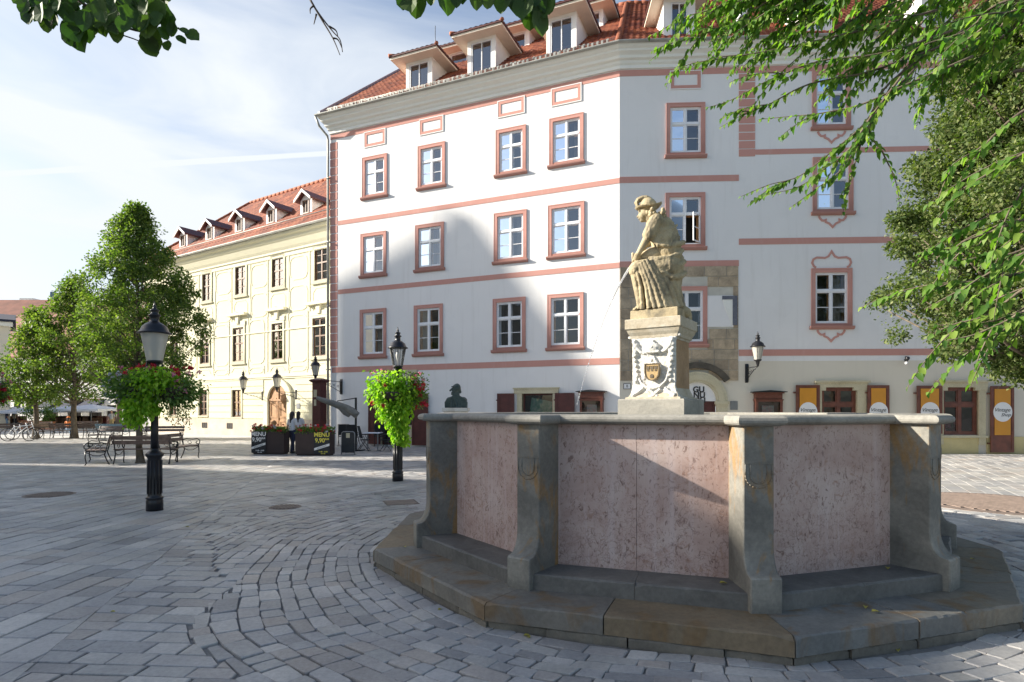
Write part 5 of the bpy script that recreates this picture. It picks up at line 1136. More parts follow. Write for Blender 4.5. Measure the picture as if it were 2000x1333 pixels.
# helmet
e = MB(); e.sphere(P(1266, 385), .105, 18, 12, sc=(1.0, .9, .95))
vs = []; n = 28
for ring, (rx, dz) in enumerate(((.085, .02), (.14, .0), (.165, .012), (.14, -.012), (.085, 0))):
    for k in range(n):
        a = 2*math.pi*k/n; c0 = math.cos(a); lift = .055*max(0, c0)**2 + .012*max(0, -c0)
        vs.append((P(1267, 390)[0]+rx*1.05*c0, rx*.9*math.sin(a), P(1267, 390)[2]+dz+lift*(rx/.15)))
fs = [(r*n+k, r*n+(k+1) % n, (r+1)*n+(k+1) % n, (r+1)*n+k) for r in range(4) for k in range(n)]+[(4*n+k, 4*n+(k+1) % n, (k+1) % n, k) for k in range(n)]
e.add(vs, fs, True)
pl_ = [(1245, 384), (1243, 377), (1247, 371), (1255, 368), (1263, 368.5), (1270, 372), (1275, 379)]
e.tube([P(x, y_, 0) for x, y_ in pl_], [.018, .03, .034, .034, .033, .028, .015], 10)
for i in range(16): t = i/15*(len(pl_)-1); k = int(min(t, len(pl_)-2)); f = t-k; x = pl_[k][0]*(1-f)+pl_[k+1][0]*f; y_ = pl_[k][1]*(1-f)+pl_[k+1][1]*f; e.tube([P(x, y_-3.5, -.01), P(x+.6, y_, -.035), P(x+1.5, y_+3.5, -.028)], .010, 6)
eo = put('helmet', e, M['statue_stone'], stt); remesh(eo, .006, 1)
# jug
j = MB(); j.lathe([(.075, -.36), (.09, -.345), (.072, -.32), (.055, -.27), (.085, -.19), (.125, -.10), (.135, 0), (.10, .08), (.05, .12)], 20)
jo = put('jug', j, M['statue_stone'], stt, SM @ Matrix.Translation(P(1284, 487, -.04)) @ Euler((0, R(90-3), 0)).to_matrix().to_4x4() @ Matrix.Scale(.85, 4))
rk = MB(); rk.cap(P(1312, 565, .04), .13, P(1322, 598, .05), .12); rk.cap(P(1318, 592, -.08), .08, P(1338, 602, -.04), .07); rk.cap(P(1312, 585, .14), .12, P(1326, 600, .14), .10); rk.box(P(1256, 0)[0], P(1322, 0)[0], -.18, .18, -.01, .035)
rko = put('rock_seat', rk, M['statue_stone'], stt); remesh(rko, .02, 3)
# jet of water
wj = MB(); p0 = Vector((P(1230, 508)[0], -.04, P(1230, 508)[2])); pts = []; 
p1 = Vector((P(1130, 760)[0], -.04, P(1130, 760)[2])); dx = p1.x-p0.x; T = 1.0; g0 = 1.0
# image track: steep slope that bends down
def jp(t): return Vector((p0.x+dx*t, -.04, p0.z+(p1.z-p0.z)*(0.56*t+0.44*t*t)))
N1 = 22
for i in range(N1): pts.append(jp(i/60))
wj.tube(pts, [.016-.009*i/N1+rs.uniform(-.001, .001) for i in range(N1)], 8)
for i in range(N1, 64):
    q = jp(i/60+rs.uniform(-.002, .002)); r = rs.uniform(.0045, .0075) if i > 36 else .006; e1 = 2.8 if i < 40 else 1.5
    dr_v = (jp(i/60+.01)-q).normalized(); wj.cap(q, r, q+dr_v*r*e1*2, r*.6, 6)
jet = put('water_stream', wj, M['jet'], None, SM); tag(jet, 'thin jet of water falling from the jug of the statue into the basin', 'water jet')
# ================================================================ GROUND
gm = MB(); gm.add([(-260, -60, -.015), (260, -60, -.015), (260, 400, -.015), (-260, 400, -.015)], [(0, 1, 2, 3)]); tag(put('ground', gm, M['joint_sand']), kind='structure')
rs = random.Random(21)
def inview(x, y): return y > 1.9 and abs(x) < .93*y+1.2
pv = []; pf = []
def pave(poly, rnd=0.0, h=0.0):
    """one stone: outline with bevel; poly counterclockwise [(x,y)]"""
    cx = sum(p[0] for p in poly)/len(poly); cy = sum(p[1] for p in poly)/len(poly)
    if not inview(cx, cy): return
    if math.hypot(cx-FC.x, cy-FC.y) < RST-.25: return
    if rnd:
        Q = []
        n = len(poly)
        for i in range(n):
            a, p, c = poly[i-1], poly[i], poly[(i+1) % n]
            Q.append((p[0]+(a[0]-p[0])*rnd, p[1]+(a[1]-p[1])*rnd)); Q.append((p[0]+((a[0]+c[0])/2-p[0])*rnd*.45, p[1]+((a[1]+c[1])/2-p[1])*rnd*.45)); Q.append((p[0]+(c[0]-p[0])*rnd, p[1]+(c[1]-p[1])*rnd))
        poly = Q
    near = cy < 11; n = len(poly); b = len(pv); dz = rs.uniform(-.003, .003)+h*.6; tx, ty = rs.uniform(-.014, .014), rs.uniform(-.014, .014)
    dome = .0012; s1 = 1-(.035 if near else .02)
    for k, (s, z) in enumerate(((s1*.965, dome), (s1, 0), (1.0, -.006), (1.0, -.045))):
        for x, y_ in poly: X = cx+(x-cx)*s; Y = cy+(y_-cy)*s; pv.append((X, Y, z+dz+(X-cx)*tx+(Y-cy)*ty))
    pf.append(tuple(range(b, b+n)))
    for r in range(3):
        for i in range(n): pf.append((b+r*n+i, b+(r+1)*n+i, b+(r+1)*n+(i+1) % n, b+r*n+(i+1) % n))
def clip(poly, nx, ny, dd):        # keep the side where n.p <= dd
    out = []; n = len(poly)
    for i in range(n):
        p, q = poly[i], poly[(i+1) % n]; a = p[0]*nx+p[1]*ny-dd; b_ = q[0]*nx+q[1]*ny-dd
        if a <= 0: out.append(p)
        if (a < 0 < b_) or (b_ < 0 < a): t = a/(a-b_); out.append((p[0]+(q[0]-p[0])*t, p[1]+(q[1]-p[1])*t))
    return out
def area(P_): return .5*sum(P_[i-1][0]*P_[i][1]-P_[i][0]*P_[i-1][1] for i in range(len(P_)))
def cobclip(poly, inside, g_=.006):
    mx = sum(p[0] for p in poly)/len(poly); my = sum(p[1] for p in poly)/len(poly); a = math.atan2(my-FC.y, mx-FC.x); r = cobR(a); ex, ey = math.cos(a), math.sin(a); d0 = FC.x*ex+FC.y*ey+r
    return clip(poly, ex, ey, d0-g_) if inside else clip(poly, -ex, -ey, -(d0+g_))
seamx = lambda y: -1.95-.30*y+(.03*(y-12)**2 if y > 12 else 0)*0
def cobR(ang):
    a = math.degrees(ang) % 360
    return float(np.interp(a, [0, 90, 150, 176, 200, 215, 240, 270, 360], [5.6, 6.2, 6.2, 5.7, 4.75, 4.95, 5.4, 5.6, 5.6]))+.10*math.sin(ang*9)+.07*math.sin(ang*17+1)
def inzone_c(x, y): d = math.hypot(x-FC.x, y-FC.y); return d < cobR(math.atan2(y-FC.y, x-FC.x))
def rect_rows(rot, x0, x1, y0, y1, rw, lw, planes, gap=.006, rnd=0, jit=.0):
    c, s = math.cos(rot), math.sin(rot); y = y0
    while y < y1:
        h = rw*rs.uniform(.85, 1.2); x = x0+rs.random()*lw
        while x < x1:
            w = lw*rs.uniform(.6, 1.45); q = [(x+gap, y+gap), (x+w-gap, y+gap), (x+w-gap, y+h-gap), (x+gap, y+h-gap)]
            q = [(a+rs.uniform(-jit, jit), b_+rs.uniform(-jit, jit)) for a, b_ in q]
            q = [(a*c-b_*s, a*s+b_*c) for a, b_ in q]; mx = sum(p[0] for p in q)/4; my = sum(p[1] for p in q)/4
            if abs(mx) < 45 and -2 < my < YM:
                for (nx, ny, dd) in planes: q = clip(q, nx, ny, dd) if len(q) > 2 else q
                if len(q) > 2 and math.hypot(mx-FC.x, my-FC.y) < 7.2: q = cobclip(q, False)
                if len(q) > 2 and abs(area(q)) > .0012: pave(q, rnd if len(q) == 4 else 0)
            x += w
        y += h
YM = 34
# left field: courses run away from the viewer; others fan round it
sl_ = math.hypot(1, .3); SEAM = (1/sl_, .3/sl_, -1.95/sl_); SEAMR = (-1/sl_, -.3/sl_, 1.95/sl_)
fl_ = math.hypot(.1, 1); FAR = (-.1/fl_, 1/fl_, 10.2/fl_); FARR = (.1/fl_, -1/fl_, -10.2/fl_)
rect_rows(R(87), -2, 40, -2, 40, .25, .36, [SEAM], jit=.004)
rect_rows(R(-4), -14, 16, .5, 12.6, .165, .34, [SEAMR, FAR, (1, 0, 5)], jit=.006)
rect_rows(R(62), -10, 70, -50, 30, .26, .40, [SEAMR, FARR], jit=.005)
rect_rows(R(12), 0, 30, -10, 14, .22, .34, [FAR, (-1, 0, -5)], rnd=.12, jit=.012)
# cobbles around the fountain
r = RST-.12
while r < 7.2:
    w = rs.uniform(.12, .17) if r < 4.6 else rs.uniform(.13, .18); a = rs.random()*.1; ph = rs.random()*6
    while a < 2*math.pi:
        l = rs.choice((rs.uniform(.13, .24), rs.uniform(.2, .38))); da = l/r; dr3 = .05*math.sin(a*7+ph)*0
        g_ = .004; pts = []
        for aa, rr_ in ((a+g_/r, r+g_), (a+g_/r, r+w-g_), (a+da-g_/r, r+w-g_), (a+da-g_/r, r+g_)):
            k = 1+.009*math.sin(aa*7+rr_*1.3)+.004*math.sin(aa*17+rr_*2.7); a2_ = aa+.012*math.sin(rr_*3+aa*4); pts.append((FC.x+rr_*k*math.cos(a2_)+rs.uniform(-.013, .013), FC.y+rr_*k*math.sin(a2_)+rs.uniform(-.013, .013)))
        pts = pts[::-1]; mx = sum(p[0] for p in pts)/4; my = sum(p[1] for p in pts)/4
        pts = cobclip(pts, True)
        if len(pts) > 2 and abs(area(pts)) > .0015: pave(pts, .12 if len(pts) == 4 else .08, rs.uniform(-.004, .005))
        a += da
    r += w
me = bpy.data.meshes.new('pavement'); me.from_pydata(pv, [], pf); me.update()
tag(put('pavement', me, M['pavers']), kind='structure'); print('pavement faces', len(pf))
# far square beyond the modelled stones
def farpave():
    g = G('far_paving'); v = g.coord(scale=(1, 1, 1), rot=(0, 0, R(35))); bt = g.n('ShaderNodeTexBrick'); bt.inputs['Scale'].default_value = 2.2; bt.inputs['Mortar Size'].default_value = .012
    bt.inputs['Color1'].default_value = (.44, .435, .425, 1); bt.inputs['Color2'].default_value = (.54, .53, .51, 1); bt.inputs['Mortar'].default_value = (.22, .21, .20, 1); g.l(v, bt.inputs['Vector']); g.col(bt.outputs[0]); g.rough(.8); return g.m
fp = MB(); fp.add([(-240, 33.5, -.009), (240, 33.5, -.009), (240, 300, -.009), (-240, 300, -.009)], [(0, 1, 2, 3)]); tag(put('far_pavement', fp, farpave()), kind='structure')
# smooth road strip on the left of the square
rd = MB(); rd.add([(-45, 20.6, -.0), (-9.5, 20.6, 0), (-9.5, 24.8, 0), (-45, 24.8, 0)], [(0, 1, 2, 3)])
cp_ = MB()
for (cx_, cy_, rr_, nm) in ():
    pass
def manhole(px, py, r, label, square=False, big=False):
    p = ground(px, py); Mx = Matrix.Translation((p.x, p.y, .006)); t = thing('manhole_cover', label, 'manhole cover', Mx)
    n = 4 if square else 36; a0 = R(45+20) if square else 0
    ringm = MB().lathe([(r, -.02), (r, .0), (r*.9, .0), (r*.9, -.02)], n, a0=a0, smooth=False, cap=False); put('frame', ringm, M['manhole'] if not square else stone('concrete_surround', [(.14, .12, .10), (.2, .17, .14)], 3), t)
    lid = MB().lathe([(r*.89, -.02), (r*.89, .002), (r*.88, .004), (.001, .004)], n, a0=a0, smooth=False)
    if big or not square:
        sp2 = .10 if big else .06; k = int(r*2/sp2)
        for i in range(-k//2, k//2+1):
            x = i*sp2
            if abs(x) < r*.84:
                h = math.sqrt((r*.84)**2-x*x); lid.box(x-sp2*.27, x+sp2*.27, -h, h, .004, .020 if big else .011)
                if big:
                    pass
    put('lid', lid, M['manhole'], t); return t
manhole(97, 967, .42, 'round iron manhole cover in the shaded paving left of the near street lamp')
manhole(557, 991, .26, 'small round iron cover in the paving between the two street lamps')
manhole(783, 982, .40, 'square brown inspection cover left of the fountain', square=True)
manhole(1945, 983, 1.35, 'large round ribbed iron cover right of the fountain', big=True)
# scattered yellow leaves
lp = [(1405, 1140), (1630, 1188), (1690, 1185), (1702, 1196), (1838, 1125), (1733, 1109), (215, 1196), (792, 1070), (862, 1190), (1022, 1243), (1035, 1248), (1752, 1268), (1895, 1093), (1955, 980), (1975, 979), (362, 1030)]
Pz = []
for px, py in lp:
    z = .012
    p = ground(px, py, 0)
    for zz in (.330, .202):
        q = ground(px, py, zz); d_ = math.hypot(q.x-FC.x, q.y-FC.y)
        if (zz > .3 and 2.5 < d_ < 2.9) or (zz < .3 and 2.95 < d_ < 3.35): p = q; break
    Pz.append((p.x, p.y, p.z+.004))
first = None
lbls = ['on the ledge below the middle panel', 'on the step right of the front corner', 'close behind its neighbour on the right step', 'in front of its neighbour on the right step', 'on the right ledge by the pilaster foot', 'on the right ledge against the marble panel', 'on the slabs at the left of the square', 'on the left step by the pilaster', 'beside the left base of the step', 'at the foot of the front step', 'right beside another leaf at the foot of the front step', 'on the cobbles right of the front corner', 'on the shaded step at the far right', 'left one of two on the big iron cover', 'right one of two on the big iron cover', 'on the paving near the street lamp foot']
for i, p in enumerate(Pz):
    s = rs.uniform(.03, .045); me = leaf_mesh('fallen_leaf', [p], [(math.cos(i*2.1), math.sin(i*2.1), .05)], [(0.1, 0, 1)], s*1.5, s, .3)
    o = put('fallen_leaf', me, M['dead_leaf']); tag(o, 'small yellow fallen leaf '+lbls[i], 'leaf', 'yellow leaves fallen on the stone')
# ================================================================ LAMPS
def lantern_parts(t, Mx, s=1.0, frosted=False, ribs_on=True):
    """lantern head, origin at the bottom of the glass cage"""
    k = s
    put('lantern_base', MB().lathe([(.02*k, -.20*k), (.035*k, -.19*k), (.04*k, -.14*k), (.055*k, -.10*k), (.06*k, -.04*k), (.10*k, -.02*k), (.115*k, -.0), (.115*k, .02*k), (.02*k, .02*k)], 20), M['black_iron'], t, Mx)
    put('lantern_glass', MB().lathe([(.108*k, .02*k), (.185*k, .43*k)], 24, cap=False), M['frosted'] if frosted else M['lamp_glass'], t, Mx)
    ribs = MB()
    for i in range(6 if ribs_on else 0):
        a = 2*math.pi*i/6; ribs.tube([(.109*k*math.cos(a), .109*k*math.sin(a), .02*k), (.187*k*math.cos(a), .187*k*math.sin(a), .43*k)], .005*k, 5)
    ribs.lathe([(.185*k, .425*k), (.192*k, .425*k), (.192*k, .44*k), (.185*k, .44*k)], 24, cap=False); put('lantern_ribs', ribs, M['black_iron'], t, Mx)
    put('bulb', MB().lathe([(.015*k, .02*k), (.02*k, .15*k), (.045*k, .22*k), (.05*k, .28*k), (.03*k, .34*k), (.012*k, .36*k), (.012*k, .44*k)], 12), M['white_paint'], t, Mx)
    put('lantern_roof', MB().lathe([(.23*k, .425*k), (.235*k, .435*k), (.21*k, .455*k), (.19*k, .475*k), (.17*k, .53*k), (.12*k, .575*k), (.075*k, .60*k), (.06*k, .62*k), (.06*k, .68*k), (.085*k, .70*k), (.085*k, .71*k), (.055*k, .725*k), (.05*k, .76*k), (.065*k, .775*k), (.065*k, .785*k), (.03*k, .80*k), (.02*k, .83*k), (.026*k, .845*k), (.012*k, .87*k), (.004*k, .92*k)], 24), M['black_iron'], t, Mx)
def street_lamp(px, py, H, label, s=1.0, fr=False):
    p = ground(px, py); Mx = Matrix.Translation((p.x, p.y, 0)); t = thing('street_lamp', label, 'street lamp', Mx, 'black iron street lamps with flower baskets')
    base = MB().lathe([(.125, 0), (.125, .16), (.115, .18), (.13, .20), (.13, .215), (.105, .23), (.10, .25), (.10, .84), (.105, .86), (.12, .88), (.135, .90), (.135, .92), (.11, .95), (.075, .98), (.06, 1.0), (.06, 1.01)], 24)
    for i in range(12):
        a = 2*math.pi*i/12; base.tube([(.101*math.cos(a), .101*math.sin(a), .27), (.101*math.cos(a), .101*math.sin(a), .82)], .010, 6)
    put('base', base, M['black_iron'], t); zl = H-.92*s-.0
    put('pole', MB().lathe([(.06, 1.0), (.055, 1.3), (.055, 1.9), (.07, 1.92), (.07, 1.96), (.05, 1.99), (.045, 2.1), (.042, zl-.35), (.06, zl-.33), (.06, zl-.30), (.04, zl-.28), (.035, zl-.19)], 20), M['black_iron'], t)
    cr = MB()
    for i in range(4):
        a = math.pi/4+math.pi/2*i; cr.tube([(.03*math.cos(a), .03*math.sin(a), zl-.28), (.09*math.cos(a), .09*math.sin(a), zl-.20), (.12*math.cos(a), .12*math.sin(a), zl-.10), (.105*math.cos(a), .105*math.sin(a), zl-.01)], .012, 6); cr.sphere((.135*math.cos(a), .135*math.sin(a), zl-.13), .018, 8, 6)
    put('crown', cr, M['black_iron'], t)
    lantern_parts(t, Matrix.Translation((p.x, p.y, zl)), s, fr, not fr); return t, p
l1, q1 = street_lamp(302, 997, 3.42, 'near black street lamp with round flower baskets at the left of the square', 1.08, True)
l2, q2 = street_lamp(777, 940, 3.55, 'farther black street lamp hung with lime green vine left of the fountain', 1.0)
l3, q3 = street_lamp(-32, 925, 3.5, 'black street lamp at the left edge with only its green flower basket in view', 1.0)
# ================================================================ FLOWER BASKETS
def cloud(n, c, r, gauss=False):
    g2 = rng.normal(size=(n, 3))*.50; return np.array(c)+np.clip(g2, -1.2, 1.2)*np.array(r)*.92
def leaves(name, P_, mat, L0, W0, parent, up=.4, out=None, droop=0., simple=False, fold=.25):
    P_ = np.asarray(P_); n = len(P_); D = rdirs(n)
    if out is not None: o = P_-np.array(out); o /= np.linalg.norm(o, axis=1, keepdims=True)+1e-6; D = D*.6+o*.9
    D[:, 2] -= droop; Nn = rdirs(n)*.7+np.array([-.25, -.35, up]); s = rng.uniform(.65, 1.25, n)
    me = leaf_mesh(name, P_, D, Nn, L0*s, W0*s, fold, simple); o = put(name, me, mat, parent, Matrix.Identity(4))
    if 'flowers' in name: o['kind'] = 'stuff'
    return o
def basket(p, z, label, lime=1.0, style=0):
    Mx = Matrix.Translation((p.x, p.y, z)); t = thing('flower_basket', label, 'flower basket', Mx, 'flower baskets on the street lamps')
    bowl = MB()
    for a in ((0, 180) if style == 0 else (70, 250)):
        bowl.lathe([(.05, -.22), (.17, -.17), (.24, -.05), (.26, 0), (.23, 0), (.15, -.12)], 18, c=(.29*math.cos(R(a)), .29*math.sin(R(a)), .02))
    bowl.lathe([(.30, -.03), (.30, 0.0), (.285, 0), (.285, -.03)], 24, cap=False)
    put('bowl', bowl, M['planter_brown'], t); c = np.array([p.x, p.y, z])
    if style == 0:
        leaves('mixed_foliage', cloud(2600, c+[-.30, 0, .02], (.42, .34, .25)), M['leaf_green'], .065, .04, t, out=c, droop=.2)
        leaves('mixed_foliage', cloud(2000, c+[.32, .05, -.02], (.36, .32, .24)), M['leaf_green'], .06, .035, t, out=c, droop=.4)
        leaves('lime_vine', np.vstack([cloud(1500, c+[.10, -.14, .12], (.34, .24, .20)), cloud(900, c+[-.22, -.18, -.33], (.17, .14, .26)), cloud(500, c+[.02, -.12, -.26], (.12, .12, .2))]), M['leaf_lime'], .07, .052, t, out=c+np.array([0, .1, .2]), droop=.6)
        tr_ = []
        for k in range(26):
            x0 = rng.uniform(.2, .62); y0 = rng.uniform(-.25, .2); ln = rng.uniform(.25, .62)
            for i in range(int(ln*95)): tr_.append(c+[x0+rng.normal()*.012+.03*math.sin(i*.2+k), y0+rng.normal()*.012, -.05-i/95])
        leaves('trailing_vine', np.array(tr_), M['leaf_green'], .035, .024, t, droop=.8, simple=True)
        leaves('red_flowers', np.vstack([cloud(50, c+[rng.uniform(-.62, .65), rng.uniform(-.25, .15), rng.uniform(.15, .36)], (.035, .035, .03)) for _ in range(9)]+[cloud(12, c+[rng.uniform(-.62, .65), rng.uniform(-.3, .15), rng.uniform(.1, .42)], (.03, .03, .03)) for _ in range(22)]), M['petal_red'], .03, .03, t)
        leaves('pink_flowers', np.vstack([cloud(16, c+[rng.uniform(-.62, .75), rng.uniform(-.3, .2), rng.uniform(-.1, .34)], (.03, .03, .03)) for _ in range(26)]), M['petal_pink'], .035, .035, t)
        leaves('white_flowers', np.vstack([cloud(9, c+[rng.uniform(-.72, -.35), rng.uniform(-.3, .15), rng.uniform(-.22, .26)], (.02, .02, .02)) for _ in range(46)]), M['petal_white'], .035, .035, t)
    else:
        cl = [cloud(2300, c+[-.10, -.16, .08], (.50, .30, .38)), cloud(1500, c+[-.04, -.2, -.32], (.36, .2, .38)), cloud(700, c+[.07, -.16, -.76], (.22, .15, .30)), cloud(260, c+[.12, -.14, -1.05], (.20, .12, .12))]
        leaves('lime_vine', np.vstack(cl), M['leaf_lime'], .085, .06, t, out=c+np.array([0, .2, .3]), droop=.7)
        leaves('mixed_foliage', np.vstack([cloud(1500, c+[.36, -.02, .05], (.28, .26, .36)), cloud(500, c+[0, .15, .05], (.4, .2, .3))]), M['leaf_green'], .06, .035, t, out=c, droop=.3)
        leaves('red_flowers', np.vstack([cloud(46, c+[rng.uniform(.35, .68), rng.uniform(-.3, .1), rng.uniform(-.38, .2)], (.05, .05, .04)) for _ in range(12)]+[cloud(46, c+[x, -.48, z_], (.04, .03, .04)) for x, z_ in ((-.2, .16), (-.48, -.22), (-.24, -.28))]), M['petal_red'], .035, .035, t)
        leaves('pink_flowers', np.vstack([cloud(14, c+[rng.choice([-1, 1])*rng.uniform(.25, .62), rng.uniform(-.3, .2), rng.uniform(.22, .52)], (.03, .03, .03)) for _ in range(22)]), M['petal_pink'], .035, .035, t)
        leaves('white_flowers', np.vstack([cloud(8, c+[rng.uniform(.25, .52), rng.uniform(-.3, .1), rng.uniform(.1, .32)], (.02, .02, .02)) for _ in range(26)]), M['petal_white'], .03, .03, t)
    return t
basket(q1, 1.98, 'wide basket of red, pink and white flowers with trailing green vine on the near lamp', style=0)
basket(q2, 2.02, 'tall cascade of lime green vine with pink and red flowers on the farther lamp', style=1)
basket(q3, 2.05, 'green edge of a flower basket at the far left of the picture', style=1)
# wall lanterns
def wall_lantern(tip, wall, label, s=1.0, name='wall_lantern', up=False):
    """tip: lantern base, wall: mounting point"""
    tip = Vector(tip); wall = Vector(wall); t = thing(name, label, 'wall lamp', Matrix.Translation(wall), 'wall lanterns on scrolled iron brackets')
    d = tip-wall; h = Vector((d.x, d.y, 0)); Ln = h.length; e = h.normalized(); F_ = Matrix(((e.x, -e.y, 0, wall.x), (e.y, e.x, 0, wall.y), (0, 0, 1, wall.z), (0, 0, 0, 1)))
    b = MB(); b.prism([(-.0, -.35), (.05, -.30), (.06, .25), (.03, .36), (0, .36)], -.06, .06)
    dz = d.z-.2*s
    b.tube([(.03, 0, dz-.02), (Ln*.5, 0, dz), (Ln, 0, dz), (Ln, 0, dz+.05)], .018, 6); b.tube([(.04, 0, -.25), (Ln*.35, 0, -.12+dz*.3), (Ln*.7, 0, dz-.10), (Ln*.98, 0, dz-.01)], .014, 6)
    for i in range(5):
        t0 = .1+.16*i; r = .055*(1.25-.18*i); c = (Ln*(t0+.04), dz-.09-(.20*(1-t0)**1.4))
        b.tube([(c[0]+r*(1-a*.09)*math.cos(a), 0, c[1]+r*(1-a*.09)*math.sin(a)+.03) for a in [k*.6 for k in range(12)]], .010, 5)
    put('bracket', b, M['black_iron'], t, F_); lantern_parts(t, Matrix.Translation(tip), s, frosted=True); return t
wA = LF.w(667, 752); wall_lantern(LF.P(wA[0], -1.75, wA[1]+.35) , LF.P(wA[0], 0, wA[1]-.1), 'black lantern reaching out on a scrolled bracket above the brown kiosk', 1.0)
for (px, py), lab in (((475, 760), 'left one of two lanterns on the yellow palace wall'), ((541, 757), 'lantern in front of the arched wooden door of the yellow palace')):
    # lantern stands out about 1.3 m from the wall
    s_, z_ = YF.w(px, py, -1.3); wall_lantern(YF.P(s_, -1.3, z_), YF.P(s_, 0, z_-.35), lab, 1.25)
s_, z_ = RF.w(1480, 704, -.75); sw, zw = RF.w(1458, 730); wall_lantern(RF.P(s_, -.75, z_), RF.P(sw, 0, zw), 'cream glass lantern on the right wall beside the bare stone blocks', 1.15)

# ================================================================ CAFE FURNITURE
kx = at(624, 800, 24.2); KM = Matrix.Translation((kx.x, kx.y, 0)) @ Matrix.Rotation(-R(20), 4, 'Z')
k = thing('kiosk_pillar', 'tall dark brown wooden info pillar with flat roof and pasted notices', 'kiosk', KM)
put('body', MB().box(-.20, .20, -.2, .2, 0, 2.75).box(-.23, .23, -.23, .23, 0, .25), M['dark_red_wood'], k); put('roof', sq(MB(), [(.22, 2.75), (.28, 2.80), (.30, 2.84), (.24, 2.88), (.10, 2.93)]), M['dark_red_wood'], k)
put('notice', MB().box(-.13, .03, -.206, -.201, 2.15, 2.45).box(-.12, -.0, -.206, -.201, 1.8, 2.05), M['cream_stone'], k)
def planter(x0, x1, xs, ytop, ybot, board_left, label, col):
    Y = CH*FPX/(ybot-HZ); a = (x0-1000)/FPX*Y; b = (xs-1000)/FPX*Y; h = CH-(ytop-HZ)/FPX*Y; w = b-a; Mx = Matrix.Translation(((a+b)/2, Y, 0)) @ Matrix.Rotation(-R(6), 4, 'Z')
    t = thing('planter', label, 'planter', Mx, 'dark planters with menu boards at the cafe'); x = w/2; dpt = .42
    put('box', MB().box(-x, x, 0, .03, .05, h).box(-x, x, dpt-.03, dpt, .05, h).box(-x, -x+.03, .03, dpt-.03, .05, h).box(x-.03, x, .03, dpt-.03, .05, h).box(-x+.04, x-.04, .04, dpt-.04, 0, .08), M['planter_brown'], t)
    put('soil', MB().box(-x+.03, x-.03, .03, dpt-.03, h-.1, h-.06), M['room'], t)
    bw = w*.45; bx0, bx1 = (-x, -x+bw) if board_left else (x-bw, x)
    bo = put('menu_board', MB().box(bx0, bx1, -.03, -.002, .06, h+.0), M['chalkboard'], t); c = (bx0+bx1)/2; mt = M[col]
    Z = lambda f: Mx @ Matrix.Translation((c, -.036, h*f))
    text('MENU', .21, .003, mt, bo, Z(.88), bold=.006); text('9,90', .21, .003, mt, bo, Mx @ Matrix.Translation((c-.07, -.036, h*.64)), bold=.005); text('EUR', .085, .003, mt, bo, Mx @ Matrix.Translation((c+.19, -.036, h*.70)), bold=.003)
    put('white_sash', MB().prism([(bx0+.01, h*.22), (bx1-.01, h*.42), (bx1-.01, h*.52), (bx0+.01, h*.32)], -.036, -.031), M['chalk_white'], bo)
    text('daily lunch menu', .052, .002, M['black_ink'], bo, Mx @ Matrix.Translation((c, -.038, h*.37)) @ Matrix.Rotation(-R(17), 4, 'Y'))
    text('11:00 - 15:00', .062, .003, mt, bo, Mx @ Matrix.Translation((c+.05, -.036, h*.17)), bold=.002); text('PO - PIA', .045, .003, mt, bo, Mx @ Matrix.Translation((c+.05, -.036, h*.09)), bold=.002)
    c0 = np.array(Mx @ Vector((0, dpt/2, h))); n = 900; P_ = np.stack([rng.uniform(-x, x, n), rng.uniform(-.02, dpt, n), h-.08+rng.random(n)*.22], 1); P_ = np.array([tuple(Mx @ Vector(q)) for q in P_])
    leaves('foliage', P_, M['leaf_green'], .07, .055, t, out=c0-np.array([0, 0, .5]))
    fl = []; fw = []
    for i in range(44):
        q = Mx @ Vector((rng.uniform(-x, x), rng.uniform(-.12, dpt), h+rng.uniform(.0, .26))); (fl if rng.random() < .78 else fw).append(cloud(22, np.array(q), (.045, .045, .035)))
    leaves('red_flowers', np.vstack(fl), M['petal_red'], .035, .035, t); leaves('white_flowers', np.vstack(fw), M['petal_white'], .035, .035, t); return t
planter(490, 563, 556, 843, 888, True, 'left planter with white chalk menu and red geraniums', 'chalk_white')
planter(575, 657, 646, 844, 890.5, False, 'right planter with yellow chalk menu and red geraniums', 'chalk_yellow')
p = ground(680, 889); BM = Matrix.Translation((p.x, p.y, 0)) @ Matrix.Rotation(-R(8), 4, 'Z')
t = thing('menu_stand', 'chrome framed menu stand with rounded top beside the right planter', 'menu stand', BM)
put('panel', MB().box(-.23, .23, -.02, .02, .08, .80), M['chalkboard'], t); fr = MB(); fr.tube([(-.25, 0, .0), (-.25, 0, .74), (-.24, 0, .80), (-.19, 0, .84), (.19, 0, .84), (.24, 0, .80), (.25, 0, .74), (.25, 0, 0)], .018, 8); fr.box(-.25, .25, -.15, .15, 0, .02)
put('frame', fr, M['grey_metal'], t); put('menu_sheet', MB().box(-.07, .07, -.026, -.021, .62, .79), M['cream_stone'], t)
# parasol folded on a cantilever post
p = ground(695, 881); UM = Matrix.Translation((p.x, p.y, 0)); t = thing('folded_parasol', 'folded grey cantilever parasol drooping from a dark post', 'parasol', UM)
zt = CH+(HZ-777)/FPX*p.y; ex = (660-695)/FPX*p.y
put('post', MB().box(-.035, .035, -.035, .035, 0, zt).box(-.3, .3, -.3, .3, 0, .05), M['black_iron'], t); put('arm', MB().tube([(0, 0, zt-.02), (ex, -.1, zt-.14)], .02, 8), M['black_iron'], t)
cv = MB(); A = lambda x, y_: ((x-695)/FPX*p.y, -.12, CH+(HZ-y_)/FPX*p.y)
cv.tube([A(620, 777), A(632, 782), A(650, 788), A(668, 793), A(682, 799), A(690, 805)], [.06, .10, .12, .13, .14, .12], 12); cv.tube([A(672, 794), A(688, 803), A(697, 810), A(694, 816)], [.10, .16, .16, .07], 12); cv.tube([A(662, 793), A(676, 806), A(684, 814)], [.08, .12, .05], 10)
